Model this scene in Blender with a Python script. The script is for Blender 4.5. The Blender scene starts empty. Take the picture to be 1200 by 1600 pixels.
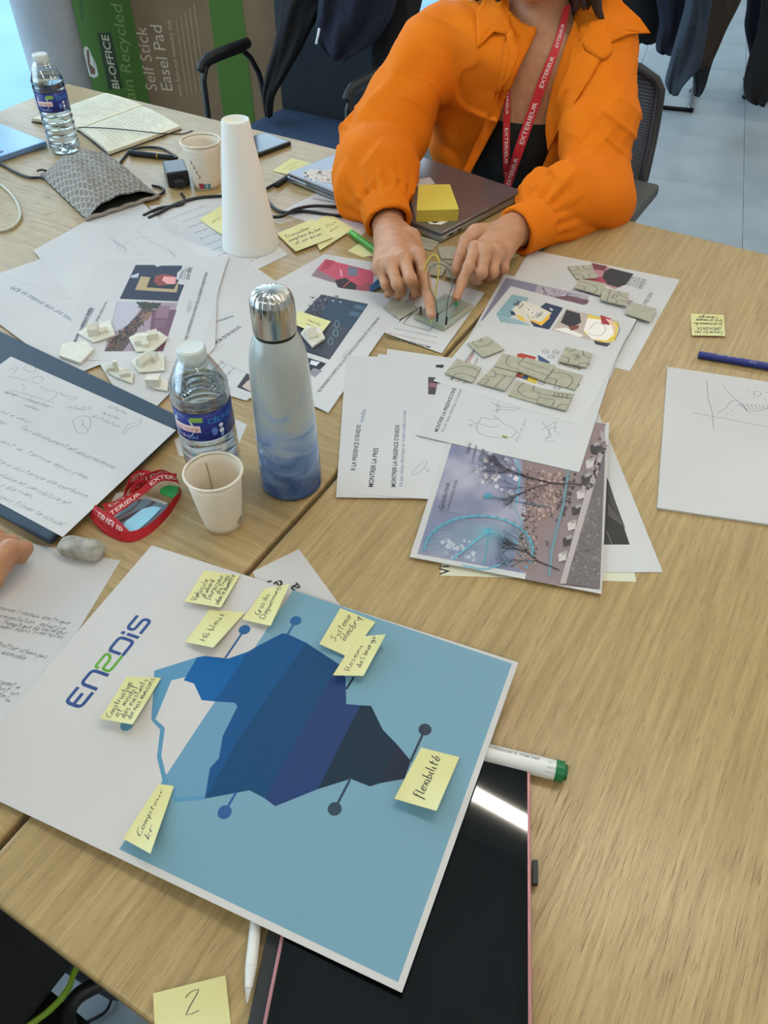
import bpy, math, random
import numpy as np
from mathutils import Vector, Matrix
rnd = random.Random(7)
PI = math.pi
# ---------------------------------------------------------------- camera (solved from the A4 / A3 sheets)
FPX, PITCH, ROLL, HC, TABLE = 1200., .786, .004, .631, .74
_f = np.array([0, math.cos(PITCH), -math.sin(PITCH)]); _u = np.array([0, math.sin(PITCH), math.cos(PITCH)]); _x = np.array([1., 0, 0])
_X = math.cos(ROLL)*_x + math.sin(ROLL)*_u; _U = -math.sin(ROLL)*_x + math.cos(ROLL)*_u
EYE = np.array([0, 0, HC])
scene = bpy.context.scene
COL = scene.collection
cd = bpy.data.cameras.new('camera'); cam = bpy.data.objects.new('camera', cd); COL.objects.link(cam)
cd.sensor_fit = 'HORIZONTAL'; cd.sensor_width = 36; cd.lens = 36*FPX/1200; cd.clip_start = .02
cam.matrix_world = Matrix([[_X[0], _U[0], -_f[0], 0], [_X[1], _U[1], -_f[1], 0], [_X[2], _U[2], -_f[2], HC+TABLE], [0, 0, 0, 1]])
scene.camera = cam
scene.view_settings.view_transform = 'Standard'; scene.view_settings.look = 'None'
scene.view_settings.gamma = 1; scene.view_settings.use_curve_mapping = False
scene.view_settings.exposure = -0.10
scene.cycles.max_bounces = 10; scene.cycles.transmission_bounces = 10; scene.cycles.transparent_max_bounces = 12
scene.cycles.caustics_reflective = False
# world: bright overcast daylight
w = bpy.data.worlds.new('sky'); scene.world = w; w.use_nodes = True
nt = w.node_tree; bg = nt.nodes['Background']
bg.inputs[0].default_value = (.66, .83, 1, 1); bg.inputs[1].default_value = 4.6
def area(name, loc, rot, sx, sy, e, col, z0=TABLE):
    l = bpy.data.lights.new(name, 'AREA'); l.shape = 'RECTANGLE'; l.size = sx; l.size_y = sy; l.energy = e; l.color = col
    o = bpy.data.objects.new(name, l); COL.objects.link(o); o.location = (loc[0], loc[1], loc[2]+z0); o.rotation_euler = rot
    return o
LAMP = 70.                                        # emission of the ceiling lamps
THETA = math.radians(-30.6)                     # direction of the desks' long edge in plan
UU = np.array([math.cos(THETA), math.sin(THETA), 0]); VV = np.array([-math.sin(THETA), math.cos(THETA), 0])

# ---------------------------------------------------------------- geometry of the view: a pixel to a point on a plane
def ray(px, py): return _f + _X*(px-600)/FPX - _U*(py-800)/FPX
def W(px, py, z=0.):
    d = ray(px, py); return EYE + d*((z-HC)/d[2])
def WY(px, py, Y):
    d = ray(px, py); return EYE + d*(Y/d[1])
def pr(P):
    d = np.asarray(P, float)-EYE; z = d@_f; return (600+FPX*(d@_X)/z, 800-FPX*(d@_U)/z)
def Wf(px, py, zf):
    z = 0.
    for _ in range(6):
        p = W(px, py, z); z = zf(p[0], p[1])
    return W(px, py, z)
# ---------------------------------------------------------------- materials
def lin(h, a=1.):
    h = h.lstrip('#'); c = [int(h[i:i+2], 16)/255 for i in (0, 2, 4)]
    return tuple([x/12.92 if x <= .04045 else ((x+.055)/1.055)**2.4 for x in c]+[a])
MC = {}
def M(hexc, rough=.6, metal=0., spec=.5, name=None, **kw):
    k = (hexc, rough, metal, spec, name, tuple(sorted(kw.items())))
    if k in MC: return MC[k]
    m = bpy.data.materials.new(name or 'mat_'+hexc.lstrip('#')); m.use_nodes = True
    b = m.node_tree.nodes['Principled BSDF']
    b.inputs['Base Color'].default_value = lin(hexc); b.inputs['Roughness'].default_value = rough
    b.inputs['Metallic'].default_value = metal; b.inputs['Specular IOR Level'].default_value = spec
    for kk, v in kw.items(): b.inputs[kk.replace('_', ' ')].default_value = v
    MC[k] = m; return m
def nodes(m): return m.node_tree.nodes, m.node_tree.links, m.node_tree.nodes['Principled BSDF']
def noisy(m, scale, c1, c2, bump=.0, dist=.001, coord='Object', stretch=(1, 1, 1), detail=4, bscale=None, lo=.35, hi=.65):
    """colour varies between c1 and c2 by noise, with bump relief"""
    N, L, b = nodes(m)
    tc = N.new('ShaderNodeTexCoord'); mp = N.new('ShaderNodeMapping'); mp.inputs['Scale'].default_value = stretch
    L.new(tc.outputs[coord], mp.inputs[0])
    n = N.new('ShaderNodeTexNoise'); n.inputs['Scale'].default_value = scale; n.inputs['Detail'].default_value = detail
    L.new(mp.outputs[0], n.inputs['Vector'])
    r = N.new('ShaderNodeValToRGB'); r.color_ramp.elements[0].color = lin(c1); r.color_ramp.elements[1].color = lin(c2)
    r.color_ramp.elements[0].position = lo; r.color_ramp.elements[1].position = hi
    L.new(n.outputs[0], r.inputs[0]); L.new(r.outputs[0], b.inputs['Base Color'])
    if bump:
        n2 = N.new('ShaderNodeTexNoise'); n2.inputs['Scale'].default_value = bscale or scale*4; n2.inputs['Detail'].default_value = 3
        L.new(mp.outputs[0], n2.inputs['Vector'])
        bp = N.new('ShaderNodeBump'); bp.inputs['Strength'].default_value = bump; bp.inputs['Distance'].default_value = dist
        L.new(n2.outputs[0], bp.inputs['Height']); L.new(bp.outputs[0], b.inputs['Normal'])
    return m
def wood():
    m = M('#B89A68', .31, name='oak_laminate'); N, L, b = nodes(m)
    tc = N.new('ShaderNodeTexCoord')
    def nz(st, sc, det=5, rough=.6, dist=0.):
        mp = N.new('ShaderNodeMapping'); mp.inputs['Scale'].default_value = st; L.new(tc.outputs['Object'], mp.inputs[0])
        n = N.new('ShaderNodeTexNoise'); n.inputs['Scale'].default_value = sc; n.inputs['Detail'].default_value = det
        n.inputs['Roughness'].default_value = rough; n.inputs['Distortion'].default_value = dist
        L.new(mp.outputs[0], n.inputs['Vector']); return n.outputs[0]
    def ramp(f, a, c1, bb, c2):
        r = N.new('ShaderNodeValToRGB'); r.color_ramp.elements[0].position = a; r.color_ramp.elements[1].position = bb
        r.color_ramp.elements[0].color = c1; r.color_ramp.elements[1].color = c2; L.new(f, r.inputs[0]); return r.outputs[0]
    def mix(a, c, f, mode='MIX'):
        x = N.new('ShaderNodeMix'); x.data_type = 'RGBA'; x.blend_type = mode
        if isinstance(f, float): x.inputs[0].default_value = f
        else: L.new(f, x.inputs[0])
        L.new(a, x.inputs[6]); L.new(c, x.inputs[7]); return x.outputs[2]
    base = ramp(nz((1.2, 9, 1), 1.6, 3, .5), .3, lin('#A08657'), .7, lin('#BC9F6C'))
    grain = ramp(nz((2.6, 62, 1), 2.2, 8, .72, .35), .32, lin('#907648'), .68, lin('#C7AC7A'))
    c = mix(base, grain, .65)
    pores = ramp(nz((7, 150, 1), 5, 4, .75, .2), .55, (0, 0, 0, 1), .70, (1, 1, 1, 1))
    dark = N.new('ShaderNodeRGB'); dark.outputs[0].default_value = lin('#66492A')
    pf = N.new('ShaderNodeMath'); pf.operation = 'MULTIPLY'; pf.inputs[1].default_value = .75; L.new(pores, pf.inputs[0])
    c = mix(c, dark.outputs[0], pf.outputs[0])
    L.new(c, b.inputs['Base Color'])
    bp = N.new('ShaderNodeBump'); bp.inputs['Strength'].default_value = .5; bp.inputs['Distance'].default_value = .0008; bp.invert = True
    L.new(pores, bp.inputs['Height']); L.new(bp.outputs[0], b.inputs['Normal'])
    return m
def glassy(name, hexc='#FFFFFF', ior=1.45, rough=0.):
    m = M(hexc, rough, name=name, Transmission_Weight=1., IOR=ior); return m
def thin_plastic(name, hexc='#FFFFFF', f=.13, rough=.05):
    """thin clear plastic: mostly transparent film with a glossy coat that grows at grazing angles"""
    m = bpy.data.materials.new(name); m.use_nodes = True; N = m.node_tree.nodes; L = m.node_tree.links
    for n in list(N): N.remove(n)
    o = N.new('ShaderNodeOutputMaterial'); mx = N.new('ShaderNodeMixShader'); t = N.new('ShaderNodeBsdfTransparent'); g = N.new('ShaderNodeBsdfGlossy')
    t.inputs[0].default_value = lin(hexc); g.inputs['Roughness'].default_value = rough
    lw = N.new('ShaderNodeLayerWeight'); lw.inputs[0].default_value = .35
    a = N.new('ShaderNodeMath'); a.operation = 'MULTIPLY_ADD'; a.inputs[1].default_value = .75; a.inputs[2].default_value = f*.4
    L.new(lw.outputs['Facing'], a.inputs[0]); L.new(a.outputs[0], mx.inputs[0]); L.new(t.outputs[0], mx.inputs[1]); L.new(g.outputs[0], mx.inputs[2]); L.new(mx.outputs[0], o.inputs[0])
    return m
PAPER = noisy(M('#DAD8D4', .75, spec=.25, name='paper'), 3, '#C6C3C1', '#CFCDCB')
NOTE = noisy(M('#E3DE96', .8, spec=.2, name='note_paper'), 12, '#D9D394', '#E0DBA4')
INK = M('#20242C', .6, name='ink'); PENCIL = M('#74747A', .8, name='pencil'); BLUEINK = M('#2A3C6E', .6, name='blue_ink'); PRINT = M('#1C1C20', .6, name='print_black')
WOOD = wood()
# ---------------------------------------------------------------- objects
BASE = {}                                        # world position (table frame) of every origin
def _props(o, label=None, cat=None, group=None, kind=None):
    if label: o['label'] = label
    if cat: o['category'] = cat
    if group: o['group'] = group
    if kind: o['kind'] = kind
def thing(name, loc, label, cat, group=None):
    o = bpy.data.objects.new(name, None); COL.objects.link(o); o.location = loc; o.empty_display_size = .02
    _props(o, label, cat, group); BASE[o] = np.array(loc, float); return o
def obj(name, V, Fc, mats, parent=None, mi=None, smooth=False, label=None, cat=None, group=None, kind=None, org=None, uv=None):
    V = np.asarray(V, float).reshape(-1, 3)
    if org is None: org = BASE[parent] if parent is not None else np.array([V[:, 0].mean(), V[:, 1].mean(), V[:, 2].min()])
    org = np.asarray(org, float)
    me = bpy.data.meshes.new(name)
    if isinstance(Fc, np.ndarray): Fc = Fc.tolist()
    me.from_pydata((V-org).tolist(), [], Fc)
    if not isinstance(mats, (list, tuple)): mats = [mats]
    for m in mats: me.materials.append(m)
    if mi is not None: me.polygons.foreach_set('material_index', np.asarray(mi, np.int32))
    if smooth: me.polygons.foreach_set('use_smooth', np.ones(len(me.polygons), bool))
    if uv is not None:
        l = me.uv_layers.new(name='uv'); li = np.empty(len(me.loops), np.int32); me.loops.foreach_get('vertex_index', li)
        l.data.foreach_set('uv', np.asarray(uv, float)[li].ravel())
    me.update()
    o = bpy.data.objects.new(name, me); COL.objects.link(o)
    if parent is not None:
        o.parent = parent; o.location = org-BASE[parent]
    else: o.location = org
    BASE[o] = org
    _props(o, label, cat, group, kind)
    return o
def bevel(o, w=.001, seg=2, ang=40):
    b = o.modifiers.new('bevel', 'BEVEL'); b.width = w; b.segments = seg; b.limit_method = 'ANGLE'; b.angle_limit = math.radians(ang); return o
def sub(o, n=1):
    s = o.modifiers.new('sub', 'SUBSURF'); s.levels = n; s.render_levels = n; return o
class MB:
    def __init__(s): s.v = []; s.f = []; s.m = []
    def add(s, V, F, mi=0):
        k = len(s.v); s.v += [tuple(p) for p in V]; s.f += [tuple(i+k for i in f) for f in F]; s.m += [mi]*len(F); return s
    def build(s, name, mats, parent=None, **kw): return obj(name, s.v, s.f, mats, parent, mi=s.m, **kw)
def box(c, sz, ax=(1, 0, 0), ay=(0, 1, 0), az=(0, 0, 1)):
    c = np.array(c, float); ax = np.array(ax, float)*sz[0]/2; ay = np.array(ay, float)*sz[1]/2; az = np.array(az, float)*sz[2]/2
    V = [c+sx*ax+sy*ay+s_*az for s_ in (-1, 1) for sy in (-1, 1) for sx in (-1, 1)]
    return V, [(0, 2, 3, 1), (4, 5, 7, 6), (0, 1, 5, 4), (2, 6, 7, 3), (0, 4, 6, 2), (1, 3, 7, 5)]
def prism(poly, z0, z1):
    """closed slab over a plan polygon (xy list), z0/z1 numbers"""
    P = [(p[0], p[1]) for p in poly]
    if sum(P[i-1][0]*P[i][1]-P[i][0]*P[i-1][1] for i in range(len(P))) < 0: P = P[::-1]
    n = len(P); V = [(x, y, z0) for x, y in P]+[(x, y, z1) for x, y in P]
    return V, [tuple(range(n))[::-1], tuple(range(n, 2*n))]+[(i, (i+1) % n, (i+1) % n+n, i+n) for i in range(n)]
def lathe(prof, seg=48, c=(0, 0, 0), caps=True):
    """profile [(r,z)...] turned round the vertical through c"""
    c = np.array(c, float); V = []; F = []
    for r, z in prof:
        for k in range(seg):
            a = 2*PI*k/seg; V.append((c[0]+r*math.cos(a), c[1]+r*math.sin(a), c[2]+z))
    for i in range(len(prof)-1):
        for k in range(seg):
            k2 = (k+1) % seg; F.append((i*seg+k, i*seg+k2, (i+1)*seg+k2, (i+1)*seg+k))
    if caps and prof[0][0] > 1e-6: F.append(tuple(range(seg))[::-1])
    if caps and prof[-1][0] > 1e-6: F.append(tuple((len(prof)-1)*seg+k for k in range(seg)))
    return V, F
def spline(P, n=8, closed=False):
    P = [np.asarray(p, float) for p in P]
    if len(P) < 3: return [P[0]+(P[-1]-P[0])*t/n for t in range(n+1)]
    Q = ([P[-1]]+P+[P[0], P[1]]) if closed else ([2*P[0]-P[1]]+P+[2*P[-1]-P[-2]])
    out = []
    for i in range(1, len(Q)-2):
        a, b, c, d = Q[i-1:i+3]
        for k in range(n):
            t = k/n; out.append(.5*((2*b)+(c-a)*t+(2*a-5*b+4*c-d)*t*t+(3*b-a-3*c+d)*t**3))
    if not closed: out.append(P[-1])
    return out
def tube(P, r, seg=8, closed=False):
    P = [np.asarray(p, float) for p in P]; n = len(P); V = []; F = []
    rr = r if hasattr(r, '__len__') else [r]*n; up = None
    for i, p in enumerate(P):
        t = (P[(i+1) % n]-P[i-1]) if closed or 0 < i < n-1 else (P[1]-P[0] if i == 0 else P[-1]-P[-2])
        t = t/(np.linalg.norm(t)+1e-12)
        if up is None: up = np.array([0, 0, 1.]) if abs(t[2]) < .9 else np.array([1., 0, 0])
        s = np.cross(t, up); s /= np.linalg.norm(s)+1e-12; up = np.cross(s, t)
        for k in range(seg):
            a = 2*PI*k/seg; V.append(p+rr[i]*(math.cos(a)*s+math.sin(a)*up))
    for i in range(n if closed else n-1):
        j = (i+1) % n
        for k in range(seg): F.append((i*seg+k, i*seg+(k+1) % seg, j*seg+(k+1) % seg, j*seg+k))
    if not closed: F += [tuple(range(seg))[::-1], tuple((n-1)*seg+k for k in range(seg))]
    return V, F
def grid(fn, nu, nv, thick=None):
    """surface fn(u,v)->point; thick(vector offset) closes it into a slab"""
    V = [fn(i/nu, j/nv) for j in range(nv+1) for i in range(nu+1)]; w_ = nu+1
    F = [(j*w_+i, j*w_+i+1, (j+1)*w_+i+1, (j+1)*w_+i) for j in range(nv) for i in range(nu)]
    uv = [(i/nu, j/nv) for j in range(nv+1) for i in range(nu+1)]
    if thick is not None:
        n = len(V); t = np.asarray(thick, float); V = V+[np.asarray(p)+t for p in V]; uv = uv+uv
        F = F+[tuple(k+n for k in f[::-1]) for f in F]
        rim = [i for i in range(w_)]+[j*w_+nu for j in range(1, nv+1)]+[nv*w_+i for i in range(nu-1, -1, -1)]+[j*w_ for j in range(nv-1, 0, -1)]
        F += [(rim[k], rim[k]+n, rim[(k+1) % len(rim)]+n, rim[(k+1) % len(rim)]) for k in range(len(rim))]
    return V, F, uv
# ---------------------------------------------------------------- prints, writing
_tc = {}
def glyphs(s, bold=False):
    if (s, bold) in _tc: return _tc[(s, bold)]
    c = bpy.data.curves.new('t', 'FONT'); c.body = s; c.resolution_u = 3; c.offset = .018 if bold else 0.; c.fill_mode = 'FRONT'
    o = bpy.data.objects.new('t', c); COL.objects.link(o); dg = bpy.context.evaluated_depsgraph_get(); dg.update()
    me = o.evaluated_get(dg).to_mesh(); V = np.array([v.co[:2] for v in me.vertices]) if len(me.vertices) else np.zeros((0, 2)); Fc = [tuple(p.vertices) for p in me.polygons]
    o.evaluated_get(dg).to_mesh_clear(); bpy.data.objects.remove(o); bpy.data.curves.remove(c)
    _tc[(s, bold)] = (V, Fc); return V, Fc
# single-stroke handwriting: letters as polylines on a small grid (x 0.., base 0, x-height 3, ascender 6, descender -3)
HW = dict(a='33 21 02 00 10 32|33 31 40', b='06 00 10 31 22 03', c='33 13 02 00 10 31', d='32 13 01 00 20 32|36 31 40', e='02 32 33 13 01 10 31', f='36 16 14 1a|04 24',
 g='33 13 01 10 32|33 3a 1b 0a', h='06 00|02 13 23 31 30', i='03 00 10|05 05', j='13 1a 0b|15 15', k='06 00|33 01 30', l='06 01 10', m='03 00|02 13 20|22 33 40', n='03 00|02 13 23 30', o='23 02 00 20 32 13',
 p='03 0b|02 23 31 10 01', q='33 12 01 20 33 3b', r='03 00|01 13 33', s='33 13 12 21 20 00', t='16 11 20|04 34', u='03 01 10 31|33 30 40', v='03 10 33', w='03 10 22 30 43', x='03 30|33 00', y='03 11 31|33 2a 0b', z='03 33 00 30')
HW.update({'2': '05 16 36 24 00 30', "'": '06 15', '.': '00 00', ',': '00 0a', '/': '00 36', '-': '02 22', ':': '00 00|03 03', '(': '16 04 02 10', '+': '02 32|14 10', 'é': HW['e']+'|14 26', 'è': HW['e']+'|26 14', 'ô': HW['o']+'|05 16 25', 'à': HW['a']+'|26 14', 'C': '46 15 02 10 40', 'G': '46 15 02 10 40 42 22', 'S': '46 16 14 33 31 00', 'D': '00 06 26 43 20 00', 'R': '00 06 36 33 03|13 40', 'H': '00 06|03 43|46 40', 'V': '06 20 46', 'T': '06 46|26 20', 'O': '26 03 00 30 43 26', 'P': '00 06 36 33 03', 'E': '46 06 00 40|03 33', 'N': '00 06 40 46', 'A': '00 26 40|12 32'})
for ch_ in 'BFIJKLMQUWXYZ': HW.setdefault(ch_, HW[ch_.lower()])
def _hw(ch):
    out = []
    for st in HW[ch].split('|'):
        pts = []
        for t in st.split(): pts.append((int(t[0]), {'a': -1.6, 'b': -3.}.get(t[1], None) if t[1] in 'ab' else int(t[1])))
        out.append(pts)
    return out
class Decal:
    """flat print on a surface; sp maps a 2-D metric parameter to a 3-D point lifted by eps; px maps photo pixels to that parameter"""
    def __init__(s, parent, sp, px=None): s.parent = parent; s.sp = sp; s.px = px; s.mb = MB(); s.mats = []; s.k = 0
    def mi(s, m):
        if isinstance(m, str): m = M(m, .6)
        if m not in s.mats: s.mats.append(m)
        return s.mats.index(m)
    def eps(s): s.k += 1; return .00004+(.000003*s.k if s.k < 20 else .00004+.000001*s.k)
    def flat(s, pts, F, m, e=None):
        e = e if e is not None else s.eps(); s.mb.add([s.sp(p[0], p[1], e) for p in pts], F, s.mi(m)); return s
    def polyq(s, pts, m):                       # pts in parameter space
        return s.flat(pts, [tuple(range(len(pts)))], m)
    def poly(s, pxs, m): return s.polyq([s.px(*p) for p in pxs], m)
    def disc(s, c, r, m, n=20):
        p = s.px(*c); return s.polyq([(p[0]+r*math.cos(2*PI*k/n), p[1]+r*math.sin(2*PI*k/n)) for k in range(n)], m)
    def strokeq(s, P, w_, m, smooth=3, e=None):
        P = [np.asarray(p[:2], float) for p in P]
        if len(P) == 2 and np.linalg.norm(P[0]-P[1]) < 1e-7: P[1] = P[1]+[w_, 0]
        if smooth and len(P) > 2: P = spline(P, smooth)
        V = []; n = len(P)
        for i in range(n):
            t = P[min(i+1, n-1)]-P[max(i-1, 0)]; t = t/(np.linalg.norm(t)+1e-12); nn = np.array([-t[1], t[0]])*w_/2
            V += [P[i]-nn, P[i]+nn]
        return s.flat(V, [(2*i, 2*i+2, 2*i+3, 2*i+1) for i in range(n-1)], m, e)
    def line(s, pxs, w_, m, smooth=3): return s.strokeq([s.px(*p) for p in pxs], w_, m, smooth)
    def frame(s, p0, p1):
        a = np.array(s.px(*p0)[:2], float); b = np.array(s.px(*p1)[:2], float); d = b-a; L = np.linalg.norm(d); d /= L; return a, d, np.array([-d[1], d[0]]), L
    def textq(s, t, a, d, n, L, m, bold=False, hs=1.):
        V, F = glyphs(t, bold)
        if not len(V): return s
        wd = V[:, 0].max()-V[:, 0].min(); k = L/wd; x0 = V[:, 0].min()
        return s.flat([a+d*(v[0]-x0)*k+n*v[1]*k*hs for v in V], F, m)
    def text(s, t, p0, p1, m=PRINT, bold=False, hs=1.): a, d, n, L = s.frame(p0, p1); return s.textq(t, a, d, n, L, m, bold, hs)
    def handq(s, t, a, d, n, L, h, m, w_=.0006, slant=.25, jit=.3):
        """handwriting: t written over length L with x-height h"""
        adv = []; x = 0
        for ch in t:
            wd = 2.6 if ch == ' ' else max(p[0] for st in _hw(ch) for p in st)+1.3
            adv.append(x); x += wd
        kx = L/max(x-1, 1); ky = h/3; e = s.eps()
        for ch, x0 in zip(t, adv):
            if ch == ' ': continue
            dy = rnd.uniform(-jit, jit)
            for st in _hw(ch):
                pts = [a+d*((x0+px_+rnd.uniform(-.2, .2)*jit*2+slant*py_)*kx)+n*((py_+dy+rnd.uniform(-.2, .2)*jit*2)*ky) for px_, py_ in st]
                s.strokeq(pts, w_, m, 2, e)
        return s
    def hand(s, t, p0, p1, h=.004, m=INK, w_=.0006, **k): a, d, n, L = s.frame(p0, p1); return s.handq(t, a, d, n, L, h, m, w_, **k)
    def rect(s, x0, y0, x1, y1, m, nx=8):
        P = [(x0+(x1-x0)*k/nx, y) for y in (y0, y1) for k in range(nx+1)]; return s.flat(P, [(k, k+1, k+nx+2, k+nx+1) for k in range(nx)], m)
    def build(s, name='print', **kw):
        if not s.mb.v: return None
        return s.mb.build(name, s.mats, s.parent, **kw)
Z0 = .00025
def sheet(px4, k, label, cat='sheet of paper', name='paper_sheet', mat=None, t=.00022, group=None, zf=None, nu=1, nv=1, thk=None, wh=None):
    """sheet of paper from the photo pixels of its corners, k = place in the pile. Returns its object and a Decal on it"""
    z = Z0*(k+1)
    if zf is None: zf = (lambda x, y, z=z: z)
    C = [Wf(p[0], p[1], zf) if p is not None else None for p in px4]
    for i in range(4):
        if C[i] is None: C[i] = C[i-1]+C[(i+1) % 4]-C[i-2]
    def fn(u, v):
        p = (C[0]*(1-u)+C[1]*u)*(1-v)+(C[3]*(1-u)+C[2]*u)*v
        return np.array([p[0], p[1], zf(p[0], p[1])])
    V, F, uv = grid(fn, nu, nv, (0, 0, -(thk or t)))
    o = obj(name, V, F, mat or PAPER, label=label, cat=cat, group=group)
    d = Decal(o, lambda x, y, e: (x, y, zf(x, y)+e), lambda a, b: tuple(Wf(a, b, zf)[:2]))
    d.C = C
    return o, d
def note(px4, z, lift, label, lines, mat=None, ink=INK, name='sticky_note', zf=None, h=.0042, w_=.0007, frame='CBAD', group=None, cat='sticky note'):
    """sticky note, corners A B C D in the photo; the edge D-C lifts off by lift. lines = [(text, u0, v0, u1, v1)] in its writing frame"""
    zf = zf or (lambda x, y: z)
    C = [Wf(p[0], p[1], zf) for p in px4]
    lf = lift if hasattr(lift, '__len__') else (0, 0, lift, lift)
    def fn(u, v):
        p = (C[0]*(1-u)+C[1]*u)*(1-v)+(C[3]*(1-u)+C[2]*u)*v
        a = (lf[0]*(1-u)**2+lf[1]*u*u)*(1-v)**2+(lf[3]*(1-u)**1.5+lf[2]*u**1.5)*v**2
        q = pr(p); zz = zf(p[0], p[1])+.0004+a; return W(q[0], q[1], zz)
    V, F, uv = grid(fn, 8, 8, (0, 0, -.00015))
    o = obj(name, V, F, mat or NOTE, smooth=False, label=label, cat=cat, group=group)
    idx = ['ABCD'.index(c) for c in frame]; PT = [(0, 0), (1, 0), (1, 1), (0, 1)]; O = np.array(PT[idx[0]], float); U = np.array(PT[idx[1]])-O; Vv = np.array(PT[idx[3]])-O
    S = .05
    d = Decal(o, lambda a, b, e: fn(*(O+U*a/S+Vv*b/S))+np.array([0, -.3*e-.0001, e+.00025]))
    for t, u0, v0, u1, v1 in lines:
        a = np.array([u0, v0])*S; b = np.array([u1, v1])*S; L = np.linalg.norm(b-a); dd = (b-a)/L
        d.handq(t, a, dd, np.array([-dd[1], dd[0]]), L, h, ink, w_)
    d.build('handwriting')
    return o
# ---------------------------------------------------------------- implicit shapes for bodies and clothes
def cap(P, a, b, ra, rb=None):
    rb = ra if rb is None else rb; a = np.asarray(a, np.float32); b = np.asarray(b, np.float32); ba = b-a
    t = np.clip(((P-a)@ba)/float(ba@ba), 0, 1); return np.linalg.norm(P-a-t[..., None]*ba, axis=-1)-(ra+(rb-ra)*t)
def ell(P, c, r, R=None):
    q = P-np.asarray(c, np.float32)
    if R is not None: q = q@np.asarray(R, np.float32).T
    return (np.linalg.norm(q/np.asarray(r, np.float32), axis=-1)-1)*min(r)
def smin(a, b, k):
    h = np.clip(.5+.5*(b-a)/k, 0, 1); return b*(1-h)+a*h-k*h*(1-h)
def chain(P, pts, rs, k=.01):
    d = None
    for i in range(len(pts)-1):
        e = cap(P, pts[i], pts[i+1], rs[i], rs[i+1]); d = e if d is None else smin(d, e, k)
    return d
def nets(fn, lo, hi, h):
    """naive surface nets of fn over a box"""
    lo = np.asarray(lo, float); hi = np.asarray(hi, float); n = np.ceil((hi-lo)/h).astype(int)+1
    ax = [lo[i]+h*np.arange(n[i]) for i in range(3)]
    P = np.stack(np.meshgrid(*ax, indexing='ij'), -1).astype(np.float32); D = fn(P).astype(np.float32); del P
    s = D < 0; c = [n[i]-1 for i in range(3)]
    cnt = np.zeros(c, np.float32); acc = np.zeros(c+[3], np.float32)
    def sl(o): return tuple(slice(o[i], o[i]+c[i]) for i in range(3))
    cor = [(i, j, k) for i in (0, 1) for j in (0, 1) for k in (0, 1)]
    tot = sum(s[sl(o)].astype(np.int8) for o in cor); act = (tot > 0) & (tot < 8); ids = np.argwhere(act)
    acc = np.zeros((len(ids), 3)); cnt = np.zeros(len(ids)); i0 = ids.T
    for a in range(3):
        for o in cor:
            if o[a]: continue
            o2 = list(o); o2[a] = 1
            d0 = D[i0[0]+o[0], i0[1]+o[1], i0[2]+o[2]]; d1 = D[i0[0]+o2[0], i0[1]+o2[1], i0[2]+o2[2]]
            x = (d0 < 0) != (d1 < 0); t = np.where(x, d0/np.where(x, d0-d1, 1), 0)
            p = np.tile(np.array(o, float), (len(ids), 1)); p[:, a] += t; acc += p*x[:, None]; cnt += x
    V = lo+h*(ids+acc/cnt[:, None])
    num = -np.ones(c, np.int64); num[act] = np.arange(len(ids)); Fs = []
    for a in range(3):
        b, d = (a+1) % 3, (a+2) % 3
        s0 = [slice(None)]*3; s1 = [slice(None)]*3; s0[a] = slice(0, -1); s1[a] = slice(1, None)
        e = s[tuple(s0)] != s[tuple(s1)]; E = np.argwhere(e); m = np.ones(len(E), bool)
        for q in (b, d): m &= (E[:, q] > 0) & (E[:, q] < n[q]-1)
        m &= (E[:, a] < c[a]); E = E[m]; sg = s[E[:, 0], E[:, 1], E[:, 2]]
        def g(db, dd):
            x = E.copy(); x[:, b] -= db; x[:, d] -= dd; return num[x[:, 0], x[:, 1], x[:, 2]]
        q = np.stack([g(1, 1), g(0, 1), g(0, 0), g(1, 0)], 1); q[~sg] = q[~sg][:, ::-1]; Fs.append(q)
    return V, np.concatenate(Fs)
def sdobj(name, fn, lo, hi, h, mat, parent=None, it=0, **kw):
    V, F = nets(fn, lo, hi, h); F = F[(F >= 0).all(1)]
    if it:                                       # light smoothing
        E = np.concatenate([F[:, [0, 1]], F[:, [1, 2]], F[:, [2, 3]], F[:, [3, 0]]]); E = np.concatenate([E, E[:, ::-1]])
        cn = np.bincount(E[:, 0], minlength=len(V))[:, None]
        for _ in range(it):
            A = np.stack([np.bincount(E[:, 0], V[E[:, 1], k], minlength=len(V)) for k in range(3)], 1)/np.maximum(cn, 1); V = V*.5+A*.5
    return obj(name, V, F, mat, parent, smooth=True, **kw)
# ================================================================ the room
FLOOR = -TABLE; CEIL = 2.0
RO = np.array([-1.75, 2.7, 0.])                  # foot of the window wall; a runs along UU into the room, b along VV
def RM(a, b, z=0.): return RO+UU*a+VV*b+np.array([0, 0, z])
def rbox(name, a0, a1, b0, b1, z0, z1, mat, parent=None, **kw):
    V, F = box(RM((a0+a1)/2, (b0+b1)/2, (z0+z1)/2), (a1-a0, b1-b0, z1-z0), UU, VV); return obj(name, V, F, mat, parent, **kw)
A1, B0, B1 = 6.5, -5.5, 6.5
wallm = noisy(M('#D8D5CE', .85, name='wall_paint'), 6, '#D5D2CB', '#DEDBD5', .1, .0005)
fl = rbox('floor', -.0, A1, B0, B1, FLOOR-.1, FLOOR-.006, M('#79828A', .6, name='floor_joint'), kind='structure')
tm = noisy(M('#8F989E', .32, name='floor_tile'), 5, '#9AA2A6', '#A8B0B4', .06, .0006)
td = np.array([.318, .948, 0]); td /= np.linalg.norm(td); te = np.array([td[1], -td[0], 0]); t0 = np.array([1.563, 3.366, 0])
V, F = box((0, 0, -.005), (.5975, .5975, .010), te, td)
first = None; ntile = 0
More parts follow.
